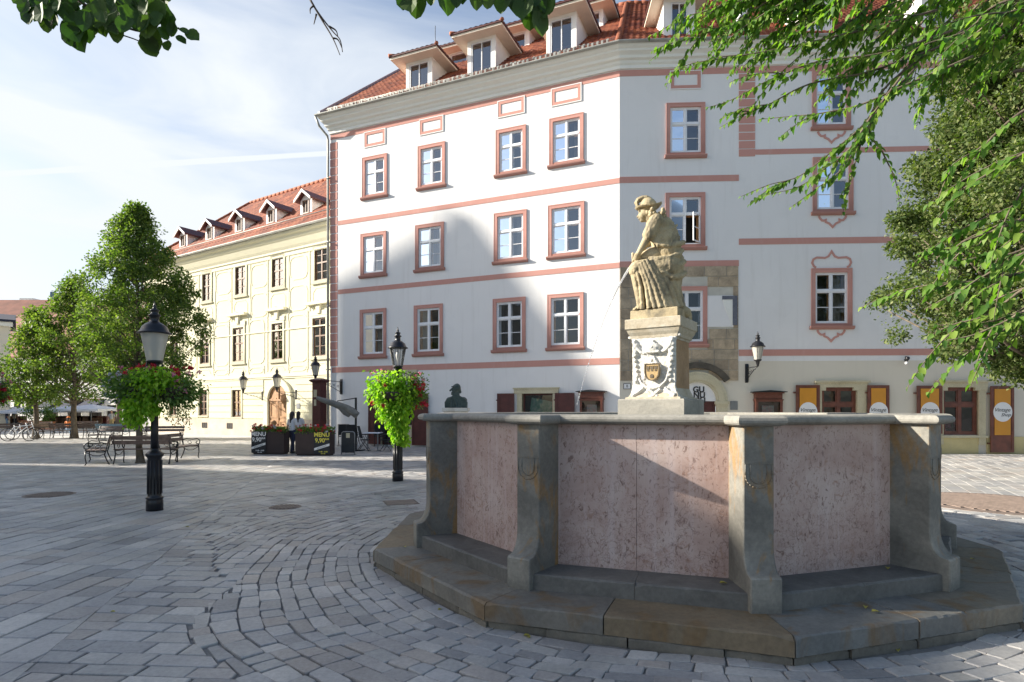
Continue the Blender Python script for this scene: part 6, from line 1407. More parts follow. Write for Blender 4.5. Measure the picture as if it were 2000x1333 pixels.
for i in range(6): cv.tube([A(622+i*3, 775+i), A(655, 784+i*2.2), A(690, 799+i*2.5)], [.02, .03, .03], 6)
co = put('canopy', cv, M['canvas_grey'], t); remesh(co, .02, 2)
def chair_parts():
    f = MB()
    for sy in (-1, 1):
        y_ = sy*.24; f.tube([(-.22, y_, 0), (.10, y_, .45), (.02, y_, .62)], .013, 6); f.tube([(.24, y_, 0), (-.05, y_, .42), (-.2, y_, .98)], .013, 6); f.tube([(-.16, y_, .65), (.2, y_, .66)], .014, 6)
    f.tube([(-.2, -.24, .98), (-.2, .24, .98)], .013, 6)
    return f, MB().box(-.12, .24, -.23, .23, .43, .455), MB().prism([(-.07, .5), (-.2, .97), (-.185, .975), (-.055, .505)], -.22, .22)
def cafe_chair(px, py, rz, label):
    p = ground(px, py); Mx = Matrix.Translation((p.x, p.y, 0)) @ Matrix.Rotation(R(rz), 4, 'Z'); t = thing('cafe_chair', label, 'chair', Mx, 'black folding chairs at the cafe'); a, b, c = chair_parts()
    put('frame', a, M['black_iron'], t); put('seat', b, M['chalkboard'], t); put('backrest', c, M['chalkboard'], t); return t
cafe_chair(710, 881, 5, 'black folding chair drawn up left of the small cafe table'); cafe_chair(757, 881, 175, 'black folding chair right of the small table behind the hanging vine'); cafe_chair(672, 872, 100, 'black folding chair just behind the menu stand'); cafe_chair(690, 874, 80, 'black folding chair behind the parasol post'); cafe_chair(742, 872, 100, 'black folding chair behind the small cafe table')
p = ground(728, 881); Mx = Matrix.Translation((p.x, p.y, 0)); t = thing('cafe_table', 'small pale square cafe table with two metal legs', 'table', Mx)
put('tabletop', MB().box(-.33, .33, -.3, .3, .70, .73), M['canvas_white'], t)
for sx in (-1, 1): put('leg', MB().box(sx*.2-.02, sx*.2+.02, -.02, .02, .03, .70).box(sx*.2-.03, sx*.2+.03, -.26, .26, 0, .03), M['grey_metal'], t)
# ================================================================ BENCHES
def bench(M0, label, wood='bench_wood', first=[None]):
    t = thing('park_bench', label, 'bench', M0, 'cast iron park benches with wooden slats'); w = .85
    st_ = MB()
    for i in range(4): st_.box(-w, w, -.22+i*.115, -.22+i*.115+.095, .425, .45)
    put('seat', st_, M[wood], t); bk = MB()
    for z, y_ in ((.60, .27), (.74, .315)): bk.add([(-w, y_, z), (w, y_, z), (w, y_+.035, z+.11), (-w, y_+.035, z+.11), (-w, y_+.025, z-.005), (w, y_+.025, z-.005), (w, y_+.06, z+.105), (-w, y_+.06, z+.105)], [(0, 1, 2, 3), (5, 4, 7, 6), (3, 2, 6, 7), (0, 4, 5, 1), (0, 3, 7, 4), (1, 5, 6, 2)])
    put('backrest', bk, M[wood], t)
    for sx in (-1, 1):
        x = sx*(w-.06); f = MB()
        f.tube([(x, -.26, 0), (x, -.22, .06), (x, -.25, .22), (x, -.24, .41)], .018, 6); f.tube([(x, .34, 0), (x, .28, .12), (x, .22, .3), (x, .26, .45), (x, .34, .85), (x, .37, .88)], .02, 6)
        f.tube([(x, -.26, .41), (x, 0, .40), (x, .25, .41)], .016, 6); f.tube([(x, -.22, .38), (x, -.05, .28), (x, .1, .27), (x, .24, .34)], .012, 6)
        f.tube([(x, .30, .62), (x, .15, .66), (x, -.05, .64), (x, -.2, .66), (x, -.28, .60), (x, -.27, .50), (x, -.19, .48), (x, -.15, .54), (x, -.2, .58)], .017, 6); f.tube([(x, -.24, .43), (x, -.23, .50)], .02, 6)
        f.tube([(x, .05+.07*(1-a*.08)*math.cos(a), .53+.07*(1-a*.08)*math.sin(a)) for a in [k*.6 for k in range(11)]], .010, 5)
        put('side_frame', f, M['black_iron'], t)
    return t
def BMx(px, py, rz): p = ground(px, py); return Matrix.Translation((p.x, p.y, 0)) @ Matrix.Rotation(R(rz), 4, 'Z')
nb = [(190, 905, 302, 'pale weathered bench seat facing left of the near tree ring', None), (287, 905, 186, 'long front bench of the near tree ring seen from behind', None), (352, 899, 95, 'bench at the right end of the near tree ring with a scrolled armrest', None),
      (205, 868, -20, 'bench behind the pale one on the left of the near tree ring', None), (318, 868, 15, 'bench at the back of the near tree ring right of the trunk', None),
      (222, 858, 170, 'blue painted bench beyond the near tree ring', 'bench_blue'), (255, 857, 178, 'brown bench standing next to the blue one', None),
      (16, 857, 20, 'bench at the far left behind the bicycles', None), (88, 850, 175, 'bench behind the leftmost tree trunk', None), (96, 857, 95, 'bench right of the leftmost tree trunk', None), (134, 856, 200, 'bench left of the second tree trunk', None), (172, 856, 190, 'bench right of the second tree trunk', None), (160, 848, 10, 'bench behind the second tree trunk', None)]
b0 = None
for px, py, rz, lab, wd in nb:
    if wd: o = bench(BMx(px, py, rz), lab, wd)
    elif b0 is None: b0 = o = bench(BMx(px, py, rz), lab)
    else: o = copy_tree(b0, BMx(px, py, rz), lab)
# ================================================================ BICYCLES
def bicycle(Mx, label):
    t = thing('bicycle', label, 'bicycle', Mx, 'bicycles leaning by the far benches'); 
    for x in (-.5, .5):
        w = MB(); w.tube([(x+.33*math.cos(a), 0, .34+.33*math.sin(a)) for a in [2*math.pi*i/24 for i in range(25)]], .02, 6, cap=False); wo = put('wheel', w, M['tyre'], t)
        s_ = MB()
        for i in range(10): a = 2*math.pi*i/10; s_.tube([(x, 0, .34), (x+.32*math.cos(a), 0, .34+.32*math.sin(a))], .004, 4)
        put('spokes', s_, M['grey_metal'], wo)
    f = MB(); 
    for a, b in (((-.5, .34), (-.1, .32)), ((-.1, .32), (-.2, .85)), ((-.5, .34), (-.18, .75)), ((-.18, .75), (.35, .80)), ((-.1, .32), (.37, .72)), ((.5, .34), (.33, .95))): f.tube([(a[0], 0, a[1]), (b[0], 0, b[1])], .018, 6)
    put('frame', f, M['white_paint'], t); put('saddle', MB().prism([(-.32, .88), (-.08, .86), (-.06, .89), (-.3, .93)], -.06, .06), M['tyre'], t); put('handlebar', MB().tube([(.28, -.28, .98), (.36, -.1, 1.0), (.36, .1, 1.0), (.28, .28, .98)], .014, 6), M['black_iron'], t)
for i, (px, py, rz, lab) in enumerate(((36, 862, 12, 'left white framed bicycle parked by the far tree'), (47, 859, 25, 'right white framed bicycle parked against its neighbour'))):
    if i == 0: bk0 = bicycle(BMx(px, py, rz), lab); bk0 = bpy.data.objects['bicycle']
    else:
        c = copy_tree(bk0, BMx(px, py, rz), lab)
# ================================================================ PEOPLE
def person(Mx, label, top, bottom, hair, pose='stand', hairlen=.12, hat=None, short=False, phone=False, h=1.0, sleeveless=True):
    t = thing('person', label, 'person', Mx); b = MB(); c = lambda p, r, q, s: b.cap(p, r, q, s, 10)
    sit = pose == 'sit'; hz_ = .48 if sit else .92; dz = hz_-.92
    Zs = lambda z: z+dz
    hip = (0, 0, Zs(.95)); c(hip, .135, (0, 0, Zs(1.15)), .115); c((0, 0, Zs(1.15)), .115, (0, .0, Zs(1.36)), .125); c((-.13, 0, Zs(1.40)), .06, (.13, 0, Zs(1.40)), .06); c((0, 0, Zs(1.42)), .055, (0, -.01, Zs(1.54)), .05)
    b.sphere((0, -.015, Zs(1.64)), .095, 12, 10, sc=(.86, 1.0, 1.2)); b.cap((0, -.10, Zs(1.64)), .012, (0, -.125, Zs(1.615)), .014, 8); b.sphere((-.033, -.095, Zs(1.655)), .012, 6, 5); b.sphere((.033, -.095, Zs(1.655)), .012, 6, 5); b.cap((-.02, -.1, Zs(1.585)), .008, (.02, -.1, Zs(1.585)), .008, 6)
    for s in (-1, 1): b.sphere((s*.085, 0, Zs(1.64)), .02, 6, 5, sc=(.4, .8, 1.2))
    stride = .16 if pose == 'walk' else .03
    for s in (-1, 1):
        hp = (s*.085, 0, Zs(.92))
        if sit: kn = (s*.1, -.42, .50); an = (s*.1, -.45, .09)
        else: kn = (s*.09, -s*stride*.6-.02, .50); an = (s*.09, -s*stride+ (.05 if s > 0 and pose == 'walk' else 0), .09)
        c(hp, .088, kn, .06); c(kn, .056, an, .038); c((an[0], an[1]+.02, .05), .04, (an[0]*1.1, an[1]-.15, .035), .032)
        sh = (s*.17, 0, Zs(1.39))
        if phone and s > 0 or (pose == 'phone'): el = (s*.21, -.12, Zs(1.15)); wr = (s*.08, -.28, Zs(1.35))
        elif sit: el = (s*.23, -.05, Zs(1.12)); wr = (s*.12, -.3, Zs(1.05))
        else: el = (s*.23, .02, Zs(1.12)); wr = (s*.24, -.08+s*stride*.5, Zs(.88))
        c(sh, .052, el, .042); c(el, .04, wr, .028); d = (Vector(wr)-Vector(el)).normalized(); w_ = Vector(wr); c(w_, .03, w_+d*.07, .028)
        sd = Vector((0, 1, 0)) if abs(d.y) < .8 else Vector((1, 0, 0))
        for i, l_ in enumerate((.07, .08, .075, .06)): q = w_+d*.08+sd*(.027-.018*i); c(q, .0105, q+d*l_*.6+Vector((0, -.012, 0)), .009)
        c(w_+sd*.03+d*.02, .012, w_+sd*.055+d*.055, .010)
    o = put('body', b, M['skin'], t); remesh(o, .014, 2)
    g = MB(); g.cap((0, 0, Zs(.98)), .15, (0, 0, Zs(1.2)), .135, 14); g.cap((0, 0, Zs(1.2)), .135, (0, 0, Zs(1.36)), .14, 14); g.cap((-.13, 0, Zs(1.40)), .073, (.13, 0, Zs(1.40)), .073, 12)
    for s in (-1, 1): g.cap((s*.17, 0, Zs(1.39)), .068, (s*.215, 0 if not phone else -.07, Zs(1.22)), .062, 10)
    go = put('shirt', g, top, t); remesh(go, .018, 2)
    k = MB(); k.cap((0, 0, Zs(.98)), .15, (0, 0, Zs(.92)), .15, 12)
    for s in (-1, 1):
        if sit: kn = (s*.1, -.42, .50); an = (s*.1, -.45, .12)
        else: kn = (s*.09, -s*stride*.6-.02, .50); an = (s*.09, -s*stride, .12)
        k.cap((s*.085, 0, Zs(.92)), .105, kn, .078, 12)
        if not short: k.cap(kn, .076, an, .06, 12)
    ko = put('shorts' if short else 'trousers', k, bottom, t); remesh(ko, .02, 2)
    hr = MB(); hr.sphere((0, .012, Zs(1.665)), .107, 12, 10, sc=(.9, 1.0, 1.12)); 
    if hairlen > .15: hr.cap((0, .05, Zs(1.66)), .09, (0, .075, Zs(1.66-hairlen)), .07, 12)
    # keep the face clear
    hr.v = [(x, max(y_, -.055 if z < Zs(1.70) else -.1), z) for x, y_, z in hr.v]
    put('hair', hr, hair, t)
    if hat: put('hat', MB().lathe([(.16, 0), (.17, .01), (.10, .02), (.095, .09), (.05, .115), (.005, .12)], 16, c=(0, 0, Zs(1.70))), hat, t)
    sho = MB()
    for s in (-1, 1):
        an = (s*.1, -.45) if sit else (s*.09, -s*stride+ (.05 if s > 0 and pose == 'walk' else 0)); sho.cap((an[0], an[1]+.03, .05), .048, (an[0]*1.1, an[1]-.15, .04), .042, 10)
    put('shoes', sho, M['black_ink'] if bottom is not M['khaki'] else M['navy'], t)
    if phone: put('phone', MB().box(.05, .12, -.33, -.32, Zs(1.35), Zs(1.49)), M['black_ink'], t)
    return t
def gp_(px, py, rz): p = ground(px, py); return Matrix.Translation((p.x, p.y, 0)) @ Matrix.Rotation(R(rz), 4, 'Z') @ Matrix.Scale(.885, 4)
person(gp_(536, 876, 150), 'person in a blue shirt with brown hair sitting behind the left planter', M['shirt_blue'], M['jeans'], M['orange_wood'], 'sit', .2)
person(gp_(571, 886, 160), 'woman in a white blouse and dark trousers with long dark hair between the planters', M['shirt_white'], M['navy'], M['hair_dark'], 'walk', .34)
person(gp_(583, 880, 185), 'dark haired woman with pale sleeves standing behind the right planter', M['shirt_white'], M['navy'], M['hair_dark'], 'stand', .36)
person(gp_(218, 840, 20), 'man in a grey shirt and khaki shorts walking on the far side of the square', M['shirt_grey'], M['khaki'], M['hair_dark'], 'walk', .1, short=True)
person(gp_(134, 851, 190), 'person in an orange hat sitting on a far bench', M['orange_cloth'], M['jeans'], M['hair_dark'], 'sit', .2, hat=M['orange_cloth'])
person(gp_(13, 838, 150), 'person in dark top and pale jeans at the far left by the cafe', M['navy'], M['jeans'], M['hair_dark'], 'stand', .3)
person(gp_(28, 837, 200), 'person in a cream top and dark skirt holding up a phone at the far left', M['cream_plaster'], M['navy'], M['hair_dark'], 'stand', .3, phone=True)
# ================================================================ BUST
bp = at(891, 808, 17.6); BM_ = Matrix.Translation((bp.x, bp.y, 0)); bz = CH+(HZ-797)/FPX*bp.y
t = thing('bust_pedestal', 'pale stone block carrying the bronze bust behind the fountain', 'pedestal', BM_)
put('block', sq(MB(), [(.42, 0), (.42, .15), (.33, .2), (.33, bz-.12), (.38, bz-.10), (.38, bz)]), M['pedestal_stone'], t)
u = 1/(FPX/bp.y); BB = Matrix.Translation((bp.x, bp.y, bz)); t = thing('bust', 'dark bronze bust of a man with open coat on a white block', 'bust', BB)
Q = lambda x, y_, v=0: ((x-892)*u, v, (797-y_)*u)
b = MB(); b.cap(Q(879, 783, .03), .115, Q(906, 783, .03), .115, 14); b.prism([(Q(870.5, 0)[0], 0), (Q(913.5, 0)[0], 0), (Q(914, 0)[0], .16), (Q(910, 0)[0], .27), (Q(899, 0)[0], .36), (Q(886, 0)[0], .36), (Q(874, 0)[0], .27), (Q(870, 0)[0], .16)], -.13, .15); b.cap(Q(893, 780, .02), .11, Q(892.5, 770, .0), .095, 14)
b.sphere(Q(890.5, 761, -.01), .125, 18, 14, sc=(.82, .98, 1.25)); b.sphere(Q(893.5, 758.5, .03), .135, 16, 12, sc=(.86, .95, 1.05)); b.cap(Q(898, 760, .02), .045, Q(899.5, 766, .03), .045, 10)
b.cap(Q(884.5, 759, -.09), .018, Q(881, 763.5, -.115), .030, 8); b.cap(Q(884, 756, -.11), .02, Q(889, 755.5, -.13), .02, 8); b.cap(Q(883.5, 766.5, -.09), .016, Q(887.5, 766.5, -.12), .016, 8); b.cap(Q(885, 770, -.07), .045, Q(889, 771, -.08), .05, 8); b.sphere(Q(886, 762, -.10), .045, 8, 6)
b.cap(Q(889, 776, -.10), .03, Q(895, 796, -.15), .03, 8); b.cap(Q(895, 776, -.09), .035, Q(900, 796, -.14), .04, 8); b.cap(Q(886, 777, -.10), .03, Q(883, 796, -.14), .03, 8)
b.v = [(x, y_, max(z, 0)) for x, y_, z in b.v]
o = put('figure', b, M['bronze'], t); remesh(o, .012, 1)
# ================================================================ TREES
def tree(p, H, z0, prof, nl, ls, label, mat, ncl=130, cr=.42, tr=.12, name='tree', group=None, seed=1, lean=(0, 0), aspect=1.0, clip=None, ratio=.62):
    """prof(t) = crown radius for t in 0..1 between z0 and H"""
    g_ = np.random.default_rng(seed); Mx = Matrix.Translation((p.x, p.y, 0)); t = thing(name, label, 'tree', Mx, group)
    tm = MB(); n = 14; ax = [(lean[0]*(i/n)**1.5+.04*math.sin(i*1.3+seed), lean[1]*(i/n), H*.93*i/n) for i in range(n+1)]
    tm.tube([(a, b, c) for a, b, c in ax], [tr*(1.25 if i == 0 else 1)*(1-.88*i/n) for i in range(n+1)], 9); tm.lathe([(tr*1.7, -.02), (tr*1.35, .06), (tr*1.1, .22)], 9, cap=False)
    put('trunk', tm, M['bark'], t)
    lm = MB(); cl = []
    for i in range(ncl):
        u = g_.random()**.85; z = z0+(H-z0)*u; r = prof(u)*math.sqrt(g_.uniform(.12, 1)); a = g_.uniform(0, 2*math.pi); bump_ = 1+.09*math.sin(a*3+u*9+seed)+.07*math.sin(a*7+u*17)
        c = (lean[0]*(z/H)**1.5+r*bump_*math.cos(a), lean[1]*z/H+r*bump_*math.sin(a)*aspect, z); cl.append(c)
        if i % 3 == 0 and r > .25:
            zb = max(z0*.95, z-r*.95-.1); k = int(min(n, zb/(H*.93)*n)); s0 = Vector(ax[k]); s0.z = zb; e = Vector(c); m = s0.lerp(e, .5)+Vector((0, 0, -.08*r)); lm.tube([s0, m, e], [tr*.38*(1-u*.7), tr*.22*(1-u*.6), .008], 6)
    put('limb', lm, M['bark'], t)
    cl = np.array(cl); w = g_.dirichlet(np.ones(len(cl))*2.5); cnt = g_.multinomial(nl, w); P_ = []; O = []
    for c, k in zip(cl, cnt):
        if k == 0: continue
        d = g_.normal(size=(k, 3)); d /= np.linalg.norm(d, axis=1, keepdims=True); rr = (g_.random((k, 1))**(.5))*cr*g_.uniform(.6, 1.25); q = c+d*rr*np.array([1, 1, .8]); P_.append(q); O.append(d)
    P_ = np.vstack(P_); O = np.vstack(O)
    if clip: m = clip(P_); P_ = P_[m]; O = O[m]
    n = len(P_); D = O*.7+g_.normal(size=(n, 3))*.6+np.array([0, 0, -.15]); Nn = g_.normal(size=(n, 3))*.8+np.array([0, 0, .8])+O*.4; s = g_.uniform(.6, 1.3, n)
    me = leaf_mesh('foliage', P_, D, Nn, ls*s, ls*ratio*s, simple=True); put('foliage', me, mat, t, Mx); return t
p1 = ground(274, 905); TT = 'square trees on the left of the place'
def pr1(u): return np.interp(u, [0, .05, .13, .33, .585, .76, .89, 1], [.5, 1.15, 1.5, 1.75, 1.5, .9, .5, .05])
tree(p1, 7.85, 1.95, lambda u: pr1(u)*1.02, 50000, .082, 'tallest pointed tree standing inside the near ring of benches', M['leaf_plane'], 480, .29, .095, group=TT, seed=3, lean=(-.12, 0))
p2 = ground(232, 843)
tree(p2, 11.0, 3.2, lambda u: np.interp(u, [0, .15, .5, .8, 1], [1.0, 2.3, 2.0, 1.1, .2]), 14000, .17, 'tree behind the tallest one with its trunk left of the near lamp', M['leaf_plane'], 220, .65, .22, group=TT, seed=5)
p3 = ground(145, 857)
tree(p3, 8.9, 2.0, lambda u: np.interp(u, [0, .12, .35, .6, .82, 1], [.7, 2.15, 2.2, 1.65, .85, .1]), 21000, .145, 'second tree from the left with its trunk between the far benches', M['leaf_plane'], 260, .5, .16, group=TT, seed=8)
p4 = ground(70, 857)
tree(p4, 7.2, 2.0, lambda u: np.interp(u, [0, .12, .35, .6, .82, 1], [.6, 1.6, 1.75, 1.3, .7, .1]), 15000, .145, 'leftmost and lowest of the square trees beside the bicycles', M['leaf_plane'], 240, .46, .15, group=TT, seed=11)
# dense tree on the right (trunk outside the picture)
pR = Vector((12.9, 13.6, 0))
def prR(u): return np.interp(u, [0, .05, .1, .22, .4, .58, .7, .88, 1], [.5, 2.2, 3.0, 3.6, 3.4, 2.85, 2.5, 1.9, .7])
tree(pR, 12.3, 2.4, prR, 290000, .095, 'dense round dark green tree in front of the right end of the house', M['leaf_pear'], 1000, .46, .2, name='tree', seed=17, clip=lambda P_: (P_[:, 0] < .1) | (rng.random(len(P_)) < .3))
# ---- big tree whose hanging sprays of large leaves reach in from the upper right
tb = Vector((9.4, 3.2, 0)); t = thing('elm_tree', 'large leaved tree reaching in from the upper right with long drooping leafy sprays', 'tree', Matrix.Translation((tb.x, tb.y, 0)))
tm = MB(); tm.tube([(tb.x, tb.y, 0), (tb.x-.05, tb.y+.1, 2), (tb.x-.3, tb.y+.3, 4.2), (tb.x-.5, tb.y+.6, 7)], [.32, .26, .22, .12], 12); put('trunk', tm, M['bark'], t)
sprays = []   # polyline in picture with distances, leaf size factor
def spr(pts, dens=1.0, ls=.085, sub=0, w=1.0): sprays.append((pts, dens, ls, sub))
E_ = lambda pts, Y0, Y1: [(x, y, Y0+(Y1-Y0)*i/(len(pts)-1)) for i, (x, y) in enumerate(pts)]
spr(E_([(1760, -60), (1620, 10), (1500, 35), (1390, 62), (1310, 90), (1268, 120)], 5.5, 6.2), sub=5)
spr(E_([(1700, -30), (1560, -5), (1440, 10), (1350, 30), (1290, 60), (1262, 75)], 5.5, 6.4), sub=5)
spr(E_([(1830, 20), (1680, 60), (1540, 92), (1430, 112), (1350, 125), (1302, 148)], 5.3, 6.0), sub=6)
spr(E_([(1860, 60), (1720, 105), (1600, 120), (1500, 158), (1430, 195), (1376, 212)], 5.2, 5.9), sub=4)
spr(E_([(1840, 90), (1700, 140), (1580, 165), (1500, 205), (1450, 225), (1405, 250)], 5.4, 6.0), sub=4)
spr(E_([(1900, 110), (1760, 170), (1680, 205), (1600, 222), (1540, 228), (1480, 234)], 5.0, 5.7), sub=1)
spr(E_([(1880, 60), (1740, 160), (1690, 240), (1620, 300), (1560, 345), (1500, 362), (1446, 385)], 5.4, 5.9), sub=3)
spr(E_([(1760, 150), (1700, 230), (1660, 290), (1610, 330), (1560, 365), (1490, 382)], 5.1, 5.6), sub=1)
spr(E_([(1740, 170), (1690, 260), (1645, 330), (1600, 365), (1545, 405)], 5.6, 5.9), sub=1)
spr(E_([(1780, 150), (1700, 240), (1660, 350), (1640, 385)], 5.6, 5.8), sub=1)
spr(E_([(1790, 130), (1700, 240), (1725, 300), (1748, 350), (1757, 400)], 5.4, 5.6), sub=0)
for x0, y0 in ():
    pass
more = [(1420+23*k % 600, -70+((k*53) % 190)*(0.35+0.65*min(1, ((23*k) % 600)/350))) for k in range(34)]
for x0, y0 in [(1400, -60), (1480, -40), (1560, -60), (1640, -30), (1700, -50), (1760, 0), (1800, 20), (1850, 60), (1880, -20), (1930, 20), (1960, 60), (1720, 60), (1660, 70), (1590, 30), (1520, 20), (1900, 120), (1830, 140), (1780, 100), (1980, 110), (1690, 110)]+more:
    q = random.Random(int(x0*7+y0)); dx_ = q.uniform(-150, -40); dy_ = q.uniform(40, 130); spr(E_([(x0+60, y0-50), (x0+20, y0-10), (x0+dx_*.5, y0+dy_*.45), (x0+dx_, y0+dy_)], 5.0+q.random(), 5.8+q.random()), sub=3)
# lower right, nearer: bigger leaves
for pts, Ya, Yb in (([(2060, 180), (1980, 230), (1920, 285), (1860, 330), (1828, 400)], 3.6, 3.9), ([(2080, 260), (2000, 300), (1930, 340), (1880, 370), (1850, 400)], 3.4, 3.7), ([(2080, 30), (1990, 0), (1930, 20), (1890, 60), (1800, 90), (1740, 130)], 3.3, 3.6), ([(2060, 10), (1960, 30), (1900, 70), (1870, 90)], 3.2, 3.4),
                    ([(2080, 440), (2000, 455), (1930, 480), (1870, 505), (1835, 560)], 3.5, 3.8), ([(2090, 500), (2000, 520), (1930, 560), (1860, 600), (1805, 630)], 3.4, 3.7), ([(2080, 560), (2000, 590), (1930, 640), (1860, 660), (1818, 680)], 3.5, 3.8), ([(2080, 620), (2010, 630), (1960, 655), (1900, 680), (1850, 690)], 3.4, 3.6), ([(2080, 540), (1990, 560), (1900, 575), (1850, 580), (1810, 600)], 3.7, 3.9), ([(2060, 480), (1980, 520), (1900, 530), (1830, 540)], 3.8, 4.0), ([(2060, 650), (2000, 640), (1960, 670), (1915, 690)], 3.5, 3.6), ([(2050, 380), (1990, 430), (1940, 470), (1900, 520)], 3.6, 3.8), ([(2060, 580), (1980, 640), (1890, 660), (1830, 660)], 3.6, 3.8), ([(2080, 300), (2010, 350), (1980, 400), (1950, 440)], 3.5, 3.6)):
    spr([(x, y-(25 if y > 430 else 0), Ya+(Yb-Ya)*i/(len(pts)-1)) for i, (x, y) in enumerate(pts)], 1.0, .078, 2)
br = MB(); LP, LD, LN, LS = [], [], [], []
g_ = np.random.default_rng(5)
def catmull(P_, n=8):
    out = []
    for i in range(len(P_)-1):
        a = P_[max(i-1, 0)]; b = P_[i]; c = P_[i+1]; d = P_[min(i+2, len(P_)-1)]
        for k in range(n):
            t = k/n; out.append(0.5*((2*b)+(c-a)*t+(2*a-5*b+4*c-d)*t*t+(3*b-a-3*c+d)*t*t*t))
    return out+[P_[-1]]
def leafy(P_, r0, ls, skip=0.0, step=.042):
    L_ = [(P_[i+1]-P_[i]).length for i in range(len(P_)-1)]; tot = sum(L_); 
    br.tube(P_, [max(.0018, r0*(1-.85*i/len(P_))) for i in range(len(P_))], 5); s = tot*skip; side = 1
    while s < tot:
        acc = 0
        for i, l in enumerate(L_):
            if acc+l >= s: break
            acc += l
        p = P_[i].lerp(P_[i+1], (s-acc)/max(l, 1e-6)); tg = (P_[i+1]-P_[i]).normalized(); sd = tg.cross(Vector((0, 0, 1))).normalized(); side = -side
        for sg in ((side,) if g_.random() < .7 else (1, -1)):
            d = tg*.55+sd*.55*sg+Vector((0, 0, -.62))+Vector(g_.normal(size=3)*.22); n_ = Vector((-.25, -.25, .75))+sd*.35*sg+Vector(g_.normal(size=3)*.4)
            k = (.55+.5*min(1, (tot-s)/(tot*.3+1e-6)))*g_.uniform(.75, 1.2); LP.append(p); LD.append(d); LN.append(n_); LS.append(ls*k)
        s += step*g_.uniform(.7, 1.3)
for pts, dens, ls, sub in sprays:
    P_ = catmull([at(x, y, Y) for x, y, Y in pts], 6); leafy(P_, .012, ls, skip=.06)
    for k in range(sub):
        f = g_.uniform(.08, .8); i = int(f*(len(P_)-2)); b0_ = P_[i]; tg = (P_[i+1]-P_[i]).normalized(); ln = g_.uniform(.25, .6)
        d = (tg*.8+Vector((g_.uniform(-.3, .2), g_.uniform(-.5, .5), g_.uniform(-.55, .35)))).normalized(); Q_ = [b0_]
        for j in range(6): d = (d+Vector((0, 0, -.10))).normalized(); Q_.append(Q_[-1]+d*ln/6)
        leafy(Q_, .006, ls*.95)
# the hidden crown above and right of the view
for k in range(110):
    c = Vector((g_.uniform(4.6, 8.6), g_.uniform(2.2, 6.8), g_.uniform(5.3, 7.4)))
    if c.z < CH+ (820/FPX)*c.y and c.x < .92*c.y: continue
    d = Vector(g_.normal(size=3)); d.z = -abs(d.z)*.5; d.normalize(); Q_ = [c+d*j*.12 for j in range(6)]; leafy(Q_, .008, .09)
mains = [((tb.x-.3, tb.y+.3, 4.2), (7.6, 4.3, 4.6), (6.1, 5.3, 5.1), (4.9, 5.5, 5.25)), ((tb.x-.25, tb.y+.2, 3.6), (8.2, 3.6, 4.3), (6.4, 4.9, 4.75), (4.6, 5.4, 4.75)), ((tb.x-.1, tb.y+.1, 2.4), (7.2, 3.4, 2.75), (5.2, 3.5, 2.5), (3.7, 3.6, 2.5)), ((tb.x-.1, tb.y+.1, 2.9), (7.0, 3.3, 3.3), (5.2, 3.5, 3.3), (3.6, 3.6, 3.1)), ((tb.x-.3, tb.y+.3, 4.4), (6.6, 3.4, 4.4), (4.6, 3.3, 4.2), (3.4, 3.3, 4.0))]
for m in mains: br.tube(catmull([Vector(q) for q in m], 5), [.10-.085*i/15 for i in range(16)], 8)
put('branches', br, M['bark'], t, Matrix.Identity(4))
LS = np.array(LS); me = leaf_mesh('foliage', np.array([tuple(x) for x in LP]), np.array([tuple(x) for x in LD]), np.array([tuple(x) for x in LN]), LS, LS*.60, .3); put('foliage', me, M['leaf_elm'], t, Matrix.Identity(4)); print('elm leaves', len(LP))
# ---- tree over the camera: round leaves at the top left and top middle
tb = Vector((-3.4, -1.6, 0)); t = thing('overhead_tree', 'round leaved tree whose branch tips hang in at the top left and top middle', 'tree', Matrix.Translation((tb.x, tb.y, 0)))
put('trunk', MB().tube([(tb.x, tb.y, 0), (tb.x+.1, tb.y, 2.2), (tb.x+.3, tb.y+.3, 4.6)], [.2, .17, .12], 10), M['bark'], t, Matrix.Identity(4))
br = MB(); LP, LD, LN, LS = [], [], [], []
def tw(pts, r0=.006): P_ = catmull([at(*q) for q in pts], 5); br.tube(P_, [max(.0015, r0*(1-.7*i/len(P_))) for i in range(len(P_))], 6); return P_
def rl(px, py, Y, s, ang=None):
    LP.append(at(px, py, Y)); a = R(ang if ang is not None else g_.uniform(230, 310)); LD.append(Vector((math.cos(a), g_.uniform(-.3, .3), math.sin(a)))); LN.append(Vector((g_.uniform(-.5, .5), -.9, g_.uniform(-.2, .6)))); LS.append(s*g_.uniform(.85, 1.15))
tw([(60, -80, 2.3), (130, -20, 2.35), (180, 20, 2.4), (240, 52, 2.45), (300, 65, 2.5), (350, 55, 2.5)], .008); tw([(180, 20, 2.4), (220, 60, 2.4), (270, 80, 2.45), (300, 100, 2.5)], .004); tw([(130, -20, 2.35), (110, 20, 2.3), (100, 50, 2.3)], .003); tw([(60, -30, 2.3), (45, 0, 2.3), (50, 20, 2.3)])
for _ in range(150):
    x = g_.uniform(45, 330); ymax = 25+70*math.exp(-((x-150)/60)**2)*.75+80*math.exp(-((x-290)/45)**2)*.85; y = g_.uniform(-60, ymax-26)
    rl(x, y, g_.uniform(2.2, 2.6), g_.uniform(.055, .085))
for q in ((55, 12, .07), (60, 18, .08), (88, 18, .09), (95, 5, .09), (140, 40, .11), (150, 25, .10), (125, 45, .08), (228, 40, .08), (285, 55, .10), (280, 70, .085), (300, 35, .09), (330, 30, .07), (338, 45, .05), (352, 55, .05), (365, 60, .055), (345, 70, .045), (325, 80, .05), (180, 5, .1), (215, 20, .09), (260, 10, .1), (305, 5, .09)): rl(q[0], q[1], 2.35, q[2], g_.uniform(255, 300) if q[0] < 340 else 320)
